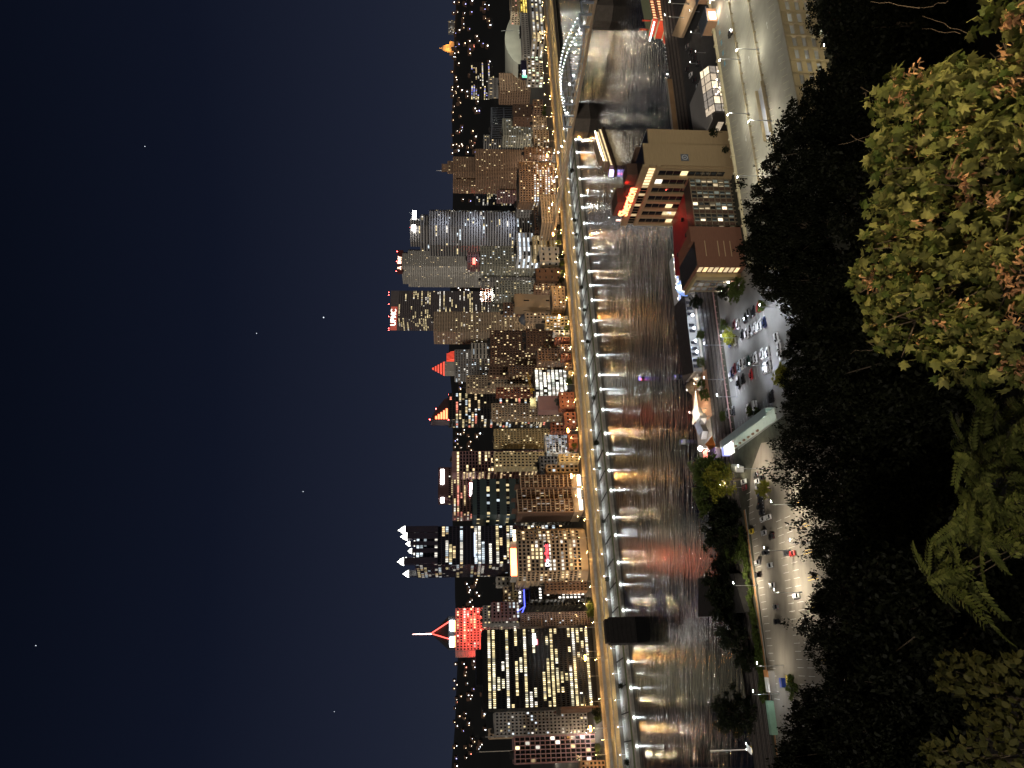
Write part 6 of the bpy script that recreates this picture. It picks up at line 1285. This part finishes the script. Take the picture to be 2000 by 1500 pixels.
NT = [((1448, 935), 8, 16, 'yellow', 'big riverside tree lit yellow by a lamp'), ((1425, 925), 9, 17, 'green', 'tall green tree on the bank beside the yellow lit tree'), ((1420, 972), 8.5, 15, 'green', 'green lit tree below the yellow lit tree on the bank'), ((1440, 1005), 7, 11, 'mid', 'dark low tree on the bank above the packed row'),
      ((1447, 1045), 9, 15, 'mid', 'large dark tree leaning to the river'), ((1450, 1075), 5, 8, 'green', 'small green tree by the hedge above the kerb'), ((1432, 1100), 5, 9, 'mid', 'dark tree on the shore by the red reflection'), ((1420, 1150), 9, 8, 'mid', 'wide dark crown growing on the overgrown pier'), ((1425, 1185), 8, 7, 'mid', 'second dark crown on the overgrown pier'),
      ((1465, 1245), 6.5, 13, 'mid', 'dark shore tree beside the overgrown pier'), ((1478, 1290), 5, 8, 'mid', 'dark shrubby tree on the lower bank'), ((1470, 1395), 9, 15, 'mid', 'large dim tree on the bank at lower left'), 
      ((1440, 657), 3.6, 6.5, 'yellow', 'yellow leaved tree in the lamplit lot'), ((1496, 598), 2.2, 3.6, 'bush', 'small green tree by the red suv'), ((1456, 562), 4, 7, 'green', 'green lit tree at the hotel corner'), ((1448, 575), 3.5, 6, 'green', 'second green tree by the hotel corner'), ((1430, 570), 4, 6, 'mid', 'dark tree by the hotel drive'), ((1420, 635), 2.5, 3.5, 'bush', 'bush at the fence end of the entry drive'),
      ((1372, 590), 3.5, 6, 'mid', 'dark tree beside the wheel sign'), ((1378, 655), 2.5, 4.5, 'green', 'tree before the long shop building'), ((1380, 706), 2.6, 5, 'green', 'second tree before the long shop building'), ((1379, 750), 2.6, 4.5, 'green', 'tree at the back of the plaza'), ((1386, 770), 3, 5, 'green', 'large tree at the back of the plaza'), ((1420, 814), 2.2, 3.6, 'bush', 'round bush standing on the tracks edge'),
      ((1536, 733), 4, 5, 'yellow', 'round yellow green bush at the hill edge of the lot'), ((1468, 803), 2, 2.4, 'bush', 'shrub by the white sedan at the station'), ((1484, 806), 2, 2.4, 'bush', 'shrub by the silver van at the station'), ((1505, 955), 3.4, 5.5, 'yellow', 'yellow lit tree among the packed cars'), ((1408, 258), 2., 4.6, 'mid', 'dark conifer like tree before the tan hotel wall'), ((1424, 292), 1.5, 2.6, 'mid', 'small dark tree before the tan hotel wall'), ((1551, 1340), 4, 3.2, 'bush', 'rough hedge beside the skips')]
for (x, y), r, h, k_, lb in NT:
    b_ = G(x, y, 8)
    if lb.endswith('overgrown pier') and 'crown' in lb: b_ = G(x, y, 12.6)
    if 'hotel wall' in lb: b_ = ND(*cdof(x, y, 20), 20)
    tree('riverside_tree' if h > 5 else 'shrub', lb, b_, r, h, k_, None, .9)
for k in range(22):
    t = k / 21; p = ND(54 - t * 66, 5.4 + R.uniform(-.5, 1.2), 8); tree('hedge_shrub', ordn(k + 1) + ' leafy shrub from the right in the hedge along the orange kerb', p, R.uniform(1.6, 2.6), R.uniform(2., 3.4), 'bush', 'hedge shrubs along the orange kerb', .9, cat='shrub')
for k, (y, b_) in enumerate(sorted(((498, 688), (512, 687), (530, 690), (545, 688), (440, 687), (455, 689), (470, 687), (1178, 690), (1190, 688), (1205, 690), (1400, 690), (1412, 694), (1470, 689), (1485, 692), (640, 690), (745, 704), (768, 702), (872, 700), (880, 706), (205, 720), (215, 735)), reverse=True)):
    tree('street_tree', ordn(k + 1) + ' small street tree from the left before the downtown blocks', AB(aof(y, b_), b_, GND), R.uniform(3, 4.6), R.uniform(6, 9), 'green' if k % 3 else 'mid', 'street trees along the boulevard', .95)
for k in range(17):
    a = -40 + k * 44 + R.uniform(-12, 12); tree('wharf_tree', ordn(k + 1) + ' scrubby small tree from the left growing on the wharf', AB(a, 610 + R.uniform(-5, 8), 2.2), R.uniform(1.6, 3), R.uniform(3, 5), 'mid', 'scrubby trees on the wharf', .9)

# ================================================================== the hillside below the camera
def hz(d):
    P_ = [(-400, 128.2), (-304.1, 128.2), (-303.3, 122), (-296, 117.5), (-265, 101), (-205, 62), (-140, 18), (-131, 8.2), (-128, 7.8)]
    for (a_, za), (b_, zb) in zip(P_, P_[1:]):
        if d <= b_: return za + (zb - za) * max(0, (d - a_)) / (b_ - a_)
    return 7.8
def cd_of(p): q = Vector(p) - N0; return q.dot(Nd), q.dot(Nn)
m = MB(); cs = [-160 + 10 * i for i in range(40)]; ds = [-330, -304.1, -303.3, -300, -296, -290, -280, -270, -255, -240, -225, -205, -185, -165, -140, -131, -128]
for c in cs:
    for d in ds: p = ND(c, d, hz(d) + (1.2 * math.sin(c * .3 + d) if -290 < d < -140 else 0)); m.v.append(tuple(p))
nd = len(ds)
for i in range(len(cs) - 1):
    for j in range(nd - 1): k = i * nd + j; m.f.append((k, k + nd, k + nd + 1, k + 1)); m.m.append(0); m.c.append(None)
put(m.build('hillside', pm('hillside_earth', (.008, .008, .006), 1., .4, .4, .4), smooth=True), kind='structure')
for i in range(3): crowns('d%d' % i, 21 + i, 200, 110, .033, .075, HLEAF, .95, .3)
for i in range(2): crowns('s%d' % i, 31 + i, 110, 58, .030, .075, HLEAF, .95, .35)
HT = [(15, 1592, 130, 58, 0), (90, 1645, 110, 50, 0), (150, 1660, 90, 46, 0), (210, 1566, 130, 52, 0), (282, 1512, 130, 50, 0), (338, 1545, 100, 46, 0), (392, 1470, 100, 50, 0), (440, 1462, 100, 48, 0), (492, 1440, 110, 52, 0), (543, 1490, 90, 48, 0), (592, 1532, 90, 50, 0), (650, 1536, 90, 50, 0), (703, 1540, 90, 48, 0), (758, 1528, 90, 50, 0), (815, 1515, 100, 52, 1), (868, 1506, 90, 50, 1),
      (922, 1494, 120, 50, 1), (975, 1540, 110, 46, 1), (1035, 1540, 120, 46, 1), (1082, 1572, 90, 46, 1), (1165, 1584, 90, 48, 0), (1222, 1546, 110, 50, 1), (1282, 1592, 90, 46, 0), (1340, 1606, 100, 45, 0), (1398, 1566, 120, 48, 0), (1455, 1534, 120, 50, 0), (1505, 1506, 120, 52, 0)]
ORD = ('first', 'second', 'third', 'fourth', 'fifth', 'sixth', 'seventh', 'eighth', 'ninth', 'tenth', 'eleventh', 'twelfth', 'thirteenth', 'fourteenth', 'fifteenth', 'sixteenth', 'seventeenth', 'eighteenth', 'nineteenth', 'twentieth', 'twenty first', 'twenty second', 'twenty third', 'twenty fourth', 'twenty fifth', 'twenty sixth', 'twenty seventh')
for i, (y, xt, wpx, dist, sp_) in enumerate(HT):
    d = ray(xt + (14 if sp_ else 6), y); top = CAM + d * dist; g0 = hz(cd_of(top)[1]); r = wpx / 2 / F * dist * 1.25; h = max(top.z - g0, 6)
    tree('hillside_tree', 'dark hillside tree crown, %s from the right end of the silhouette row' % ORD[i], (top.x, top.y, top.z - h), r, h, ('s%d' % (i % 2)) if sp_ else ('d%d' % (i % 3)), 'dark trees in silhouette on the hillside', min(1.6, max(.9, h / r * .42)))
for i in range(22):
    y = -20 + i * 72 + R.uniform(-20, 20); xt = R.uniform(1625, 1700); dist = R.uniform(24, 36); d = ray(xt, y); top = CAM + d * dist; g0 = hz(cd_of(top)[1]); r = R.uniform(2.4, 3.4); h = max(top.z - g0, 4)
    tree('undergrowth_tree', ordn(i + 1) + ' black undergrowth crown from the right low on the hillside', (top.x, top.y, top.z - h), r, h, 'd%d' % (i % 3), 'black undergrowth crowns low on the hillside', 1.)

# assumed lamp, unseen beside the camera, added to light the nearest leaves
ol = thing('assumed_leaf_lamp', 'street lamp on the overlook just right of the view', 'street lamp', (6.4, 3.4, 121.5)); MB().tube((6.4, 3.4, 121.5), (6.4, 3.4, 132.2), .09, .06, 8).build('pole', DMET, ol); MB().lathe([(.1, 0), (.3, .15), (.34, .4), (.12, .6)], (6.4, 3.4, 132.2), 10).build('lamp_head', em('assumed_lamp_glow', (1, .76, .40), 12), ol)
lightof(ol, (6.4, 3.4, 132.0), 3500, (1, .83, .50), size=.12)
# ---- maple in front
MLEAF = leafmat('maple_leaves', (.05, .072, .014), (.26, .24, .075), .3)
half = [(0, -.30), (.30, -.42), (.40, -.16), (.86, -.08), (.56, .16), (.80, .55), (.34, .44), (.22, .72), (0, 1.05)]
def maple_leaf(s, bend, seed):
    rg = random.Random(seed); o_ = half + [(-x, y) for x, y in reversed(half[1:-1])]; v = [(0, .12, 0)] + [(x * rg.uniform(.9, 1.1), y, -bend * (abs(x) * .5 + max(0, y) * y * .5)) for x, y in o_]; n = len(o_)
    return [(x * s, y * s, z * s) for x, y, z in v], [(0, 1 + i, 1 + (i + 1) % n) for i in range(n)]
LOB = [(1792, 190, 70, 8.2), (1905, 200, 85, 7.4), (1800, 285, 80, 8.2), (1915, 320, 95, 7.2), (1768, 395, 65, 8.6), (1850, 430, 90, 7.8), (1962, 450, 80, 7.0), (1765, 515, 72, 8.4), (1855, 560, 92, 7.8), (1955, 580, 88, 7.0), (1712, 543, 42, 8.8), (1782, 632, 72, 8.2), (1880, 665, 72, 7.6), (1965, 690, 60, 7.3), (1985, 60, 66, 7.4), (1955, 120, 60, 7.5), (1745, 300, 45, 8.9), (1740, 180, 35, 9.), (1730, 620, 42, 8.8), (1990, 260, 60, 6.9), (1990, 520, 60, 6.8), (1740, 460, 40, 8.9)]
root = Vector((2.4, 8.6, hz(cd_of((2.4, 8.6, 0))[1]))); mp_ = thing('maple_tree', 'lamplit maple crown filling the lower right foreground', 'tree', root)
leafdata = []
for s in range(6):
    v, f = maple_leaf(.044 + .009 * s, .5 + .45 * (s % 3), s); me = bpy.data.meshes.new('leaf'); me.from_pydata(v, [], f); me.materials.append(MLEAF); leafdata.append((me, v, f))
allm = MB(); cand = []
for (x, y, rp, dist) in LOB:
    c0 = CAM + ray(x, y).normalized() * dist; r = rp / F * dist
    for k in range(int(50 + rp * 5.6)):
        dv = Vector((R.gauss(0, 1), R.gauss(0, 1), R.gauss(0, 1))).normalized(); rad = r * (.25 + .80 * R.random() ** .6); p = c0 + dv * rad
        if mnoise.noise(p * 3.6) < -.05 + .12 * R.random(): continue
        tip = (dv * .55 + Vector((0, 0, -.9)) + Vector((R.gauss(0, .5), R.gauss(0, .5), R.gauss(0, .3)))).normalized()
        nrm = (dv * .5 + Vector((R.gauss(0, 1.), R.gauss(0, 1.), R.gauss(.2, .5)))); nrm = (nrm - tip * nrm.dot(tip)).normalized(); sd = tip.cross(nrm)
        mt = Matrix((sd, tip, nrm)).transposed().to_4x4(); mt.translation = p; cand.append(((p - CAM).length, mt, R.randrange(6)))
cand.sort(key=lambda q: q[0])
for i, (dd, mt, s) in enumerate(cand):
    if i < 300:
        o = bpy.data.objects.new('leaf', leafdata[s][0]); C.objects.link(o); o.parent = mp_; q = mt.copy(); q.translation = mt.translation - root; o.matrix_local = q
    else:
        k = len(allm.v); allm.v += [tuple(mt @ Vector(v)) for v in leafdata[s][1]]
        for f in leafdata[s][2]: allm.f.append(tuple(k + j for j in f)); allm.m.append(0); allm.c.append(None)
allm.build('foliage', MLEAF, mp_, kind='stuff')
SEED = leafmat('maple_seeds', (.42, .20, .09), (.62, .36, .18), .15); sm = []
for s in range(3):
    m = MB(); rg = random.Random(s)
    for k in range(13):
        b_ = Vector((rg.gauss(0, .035), rg.gauss(0, .035), -.02 - rg.random() * .09))
        for q in (-1, 1):
            dr = Vector((q * .7 + rg.gauss(0, .2), rg.gauss(0, .3), -.8)).normalized(); w_ = dr.cross(Vector((rg.gauss(0, 1), rg.gauss(0, 1), .3))).normalized() * .007; e = b_ + dr * .042
            m.face((b_ - w_ * .4, b_ + dr * .02 - w_, e - w_ * .8, e + w_ * .8, b_ + dr * .02 + w_, b_ + w_ * .4))
    me = bpy.data.meshes.new('seed_cluster'); me.from_pydata(m.v, [], m.f); me.materials.append(SEED); sm.append(me)
for k in range(95):
    x, y, rp, dist = R.choice(LOB); c0 = CAM + ray(x + R.uniform(-.7, .7) * rp, y + R.uniform(-.7, .7) * rp).normalized() * (dist * (1 - .7 * rp / F)); o = bpy.data.objects.new('seed_cluster', sm[k % 3]); C.objects.link(o); o.parent = mp_; o.location = c0 - root; o.rotation_euler = (R.gauss(0, .3), R.gauss(0, .3), R.uniform(0, 6)); o.scale = (1.25,) * 3; o['kind'] = 'stuff'
tw = MB(); hub = CAM + ray(2060, 420).normalized() * 7.6
for (x, y, rp, dist) in LOB:
    e = CAM + ray(x, y).normalized() * dist; md = hub.lerp(e, .55) + Vector((R.gauss(0, .1), R.gauss(0, .1), -.12)); tw.tube(hub, md, .022, .014, 5); tw.tube(md, e, .014, .006, 5)
    for k in range(6): q = md.lerp(e, R.uniform(.2, 1)); tw.tube(q, e + Vector((R.gauss(0, 1), R.gauss(0, 1), R.gauss(0, 1))).normalized() * rp / F * dist * .85, .008, .003, 4, cap=False)
TWIG = pm('twig_bark', (.12, .085, .06), .9, .2, 6.); tw.build('branches', TWIG, mp_)
MB().tube(root - Zx, Vector((2.2, 8.3, 122.6)), .22, .12, 8).tube(Vector((2.2, 8.3, 122.6)), hub, .12, .04, 7).build('trunk', BARK, mp_)
for (x0, y0, x1, y1, dd) in ((1700, 0, 1790, 18, 9), (1790, 18, 1860, 0, 9), (1805, 30, 1890, 65, 10), (1800, 60, 1880, 62, 10), (1640, 285, 1705, 262, 10), (1660, 262, 1705, 290, 10), (1680, 172, 1720, 188, 9.5), (1660, 688, 1712, 682, 9.5), (1690, 660, 1712, 682, 9.5), (1685, 180, 1700, 200, 9.5)):
    P_ = [CAM + ray(x0 + (x1 - x0) * q / 5, y0 + (y1 - y0) * q / 5).normalized() * dd * (1 - .006 * q) + Vector((R.gauss(0, .012), R.gauss(0, .012), R.gauss(0, .012))) for q in range(6)]
    bt_ = MB()
    for q in range(5): bt_.tube(P_[q], P_[q + 1], .0016 + .0005 * q, .0021 + .0005 * q, 4)
    bt_.build('bare_twig', TWIG, mp_)
# ---- compound-leaved tree left of it
ALEAF = leafmat('feathered_leaves', (.05, .062, .014), (.125, .135, .04), .2)
def frond(seed):
    rg = random.Random(seed); m = MB(); n = 11; pts = [Vector((0, .46 * i / n, -.16 * (i / n) ** 2)) for i in range(n + 1)]
    for i in range(n): m.tube(pts[i], pts[i + 1], .0035, .003, 3, cap=False)
    for i in range(1, n + 1):
        for s in (-1, 1):
            b_ = pts[i]; l_ = .105 * (1 - .35 * abs(i / n - .45)) * rg.uniform(.9, 1.1); dr = Vector((s, .42 + .5 * (i / n) ** 3, -.25 - rg.random() * .2)).normalized(); w_ = dr.cross(Vector((0, 0, 1))).normalized() * .021; up = Vector((0, 0, .006))
            m.face((b_, b_ + dr * l_ * .35 - w_ + up, b_ + dr * l_ * .75 - w_ * .6, b_ + dr * l_, b_ + dr * l_ * .75 + w_ * .6, b_ + dr * l_ * .35 + w_ + up))
    me = bpy.data.meshes.new('leaf'); me.from_pydata(m.v, [], m.f); me.materials.append(ALEAF); return me
FR = [frond(s) for s in range(4)]; root = Vector((-1.6, 10.5, hz(cd_of((-1.6, 10.5, 0))[1]))); at_ = thing('feather_leaved_tree', 'dim tree with long feathered leaves in the lower foreground', 'tree', root); brm = MB(); hub = CAM + ray(2200, 950).normalized() * 9.8
for (x, y, dist, n_) in ((1905, 905, 10.2, 14), (1940, 870, 10, 14), (1975, 905, 9.6, 14), (1890, 1000, 10.4, 14), (1945, 985, 10, 16), (1985, 980, 9.5, 12), (1905, 1050, 10.3, 9), (1850, 1130, 10.6, 9), (1835, 1115, 10.8, 6), (1880, 1130, 10.5, 8), (1990, 850, 9.3, 10), (1960, 1050, 9.8, 7), (1930, 810, 10.2, 10), (1980, 780, 9.8, 9), (1880, 860, 10.6, 6)):
    e = CAM + ray(x, y).normalized() * dist; brm.tube(hub, e + Vector((0, 0, -.12)), .012, .005, 5)
    for k in range(n_):
        o = bpy.data.objects.new('leaf', FR[k % 4]); C.objects.link(o); o.parent = at_; q = e + Vector((R.gauss(0, .16), R.gauss(0, .16), R.gauss(0, .12))); az = R.uniform(0, 6.28); o.location = q - root; o.rotation_euler = (R.uniform(-.5, .5), R.uniform(-.4, .4), az); o.scale = (R.uniform(.75, 1.1),) * 3
brm.build('branches', BARK, at_); MB().tube(root - Zx, hub, .2, .06, 8).build('trunk', BARK, at_)
# ---- dim small-leaved tree at lower left
LLEAF = leafmat('linden_leaves', (.03, .034, .010), (.085, .08, .028), .2); root = Vector((-6.2, 10.5, hz(cd_of((-6.2, 10.5, 0))[1]))); lt = thing('linden_tree', 'dim small leaved tree at the lower left corner', 'tree', root); hub = CAM + ray(2220, 1420).normalized() * 11; m = MB(); fm = MB(); nl = 0
ov = [(0, -.5), (.28, -.25), (.32, .1), (.16, .4), (0, .65), (-.16, .4), (-.32, .1), (-.28, -.25)]; me = bpy.data.meshes.new('leaf'); me.from_pydata([(x * .105, y * .105, -abs(x) * .04) for x, y in ov], [], [tuple(range(8))]); me.materials.append(LLEAF)
for (x, y, rp, dist) in ((1868, 1312, 34, 11.5), (1845, 1322, 20, 11.8), (1925, 1340, 48, 11.2), (1975, 1365, 50, 10.8), (1912, 1300, 26, 11.4), (1925, 1405, 30, 11.2), (1985, 1430, 40, 10.8), (1885, 1490, 48, 11), (1955, 1480, 56, 10.8), (1835, 1495, 22, 11.6), (1990, 1310, 30, 10.6), (1820, 1470, 18, 11.6)):
    c0 = CAM + ray(x, y).normalized() * dist; r = rp / F * dist; m.tube(hub, c0, .012, .006, 5)
    for k in range(int(12 + rp * 1.7)):
        dv = Vector((R.gauss(0, 1), R.gauss(0, 1), R.gauss(0, 1))).normalized(); p = c0 + dv * r * (.4 + .65 * R.random()); tip = (dv + Vector((0, 0, -.6)) + Vector((R.gauss(0, .5),) * 3)).normalized(); nrm = Vector((R.gauss(0, .6), R.gauss(0, .6) - .3, 1)); nrm = (nrm - tip * nrm.dot(tip)).normalized(); mt = Matrix((tip.cross(nrm), tip, nrm)).transposed().to_4x4(); mt.translation = p
        nl += 1
        if nl % 5 == 0 and nl < 1500: o = bpy.data.objects.new('leaf', me); C.objects.link(o); o.parent = lt; q = mt.copy(); q.translation = p - root; o.matrix_local = q
        else: fm.face([mt @ Vector((x_ * .105, y_ * .105, -abs(x_) * .04)) for x_, y_ in ov])
fm.build('foliage', LLEAF, lt, kind='stuff'); m.build('branches', BARK, lt); MB().tube(root - Zx, hub, .2, .06, 8).build('trunk', BARK, lt)
# faint stars
SM = em('star', (.8, .88, 1), .9)
for (x, y, s, lb) in ((632, 620, 5, 'brightest faint star high above the tallest tower'), (501, 651, 3, 'faint star above the brightest star'), (592, 960, 3, 'faint star high above the tower with two white signs'), (283, 286, 3, 'faint star high at the right of the sky'), (70, 1261, 3, 'faint star at the top left of the sky'), (653, 1390, 2.5, 'faint star above the left hills')):
    p = CAM + ray(x, y).normalized() * 5200; o = MB().lathe([(.1, -s), (s, 0), (.1, s)], p, 6).build('star', SM); put(o, lb, 'star', 'faint stars')
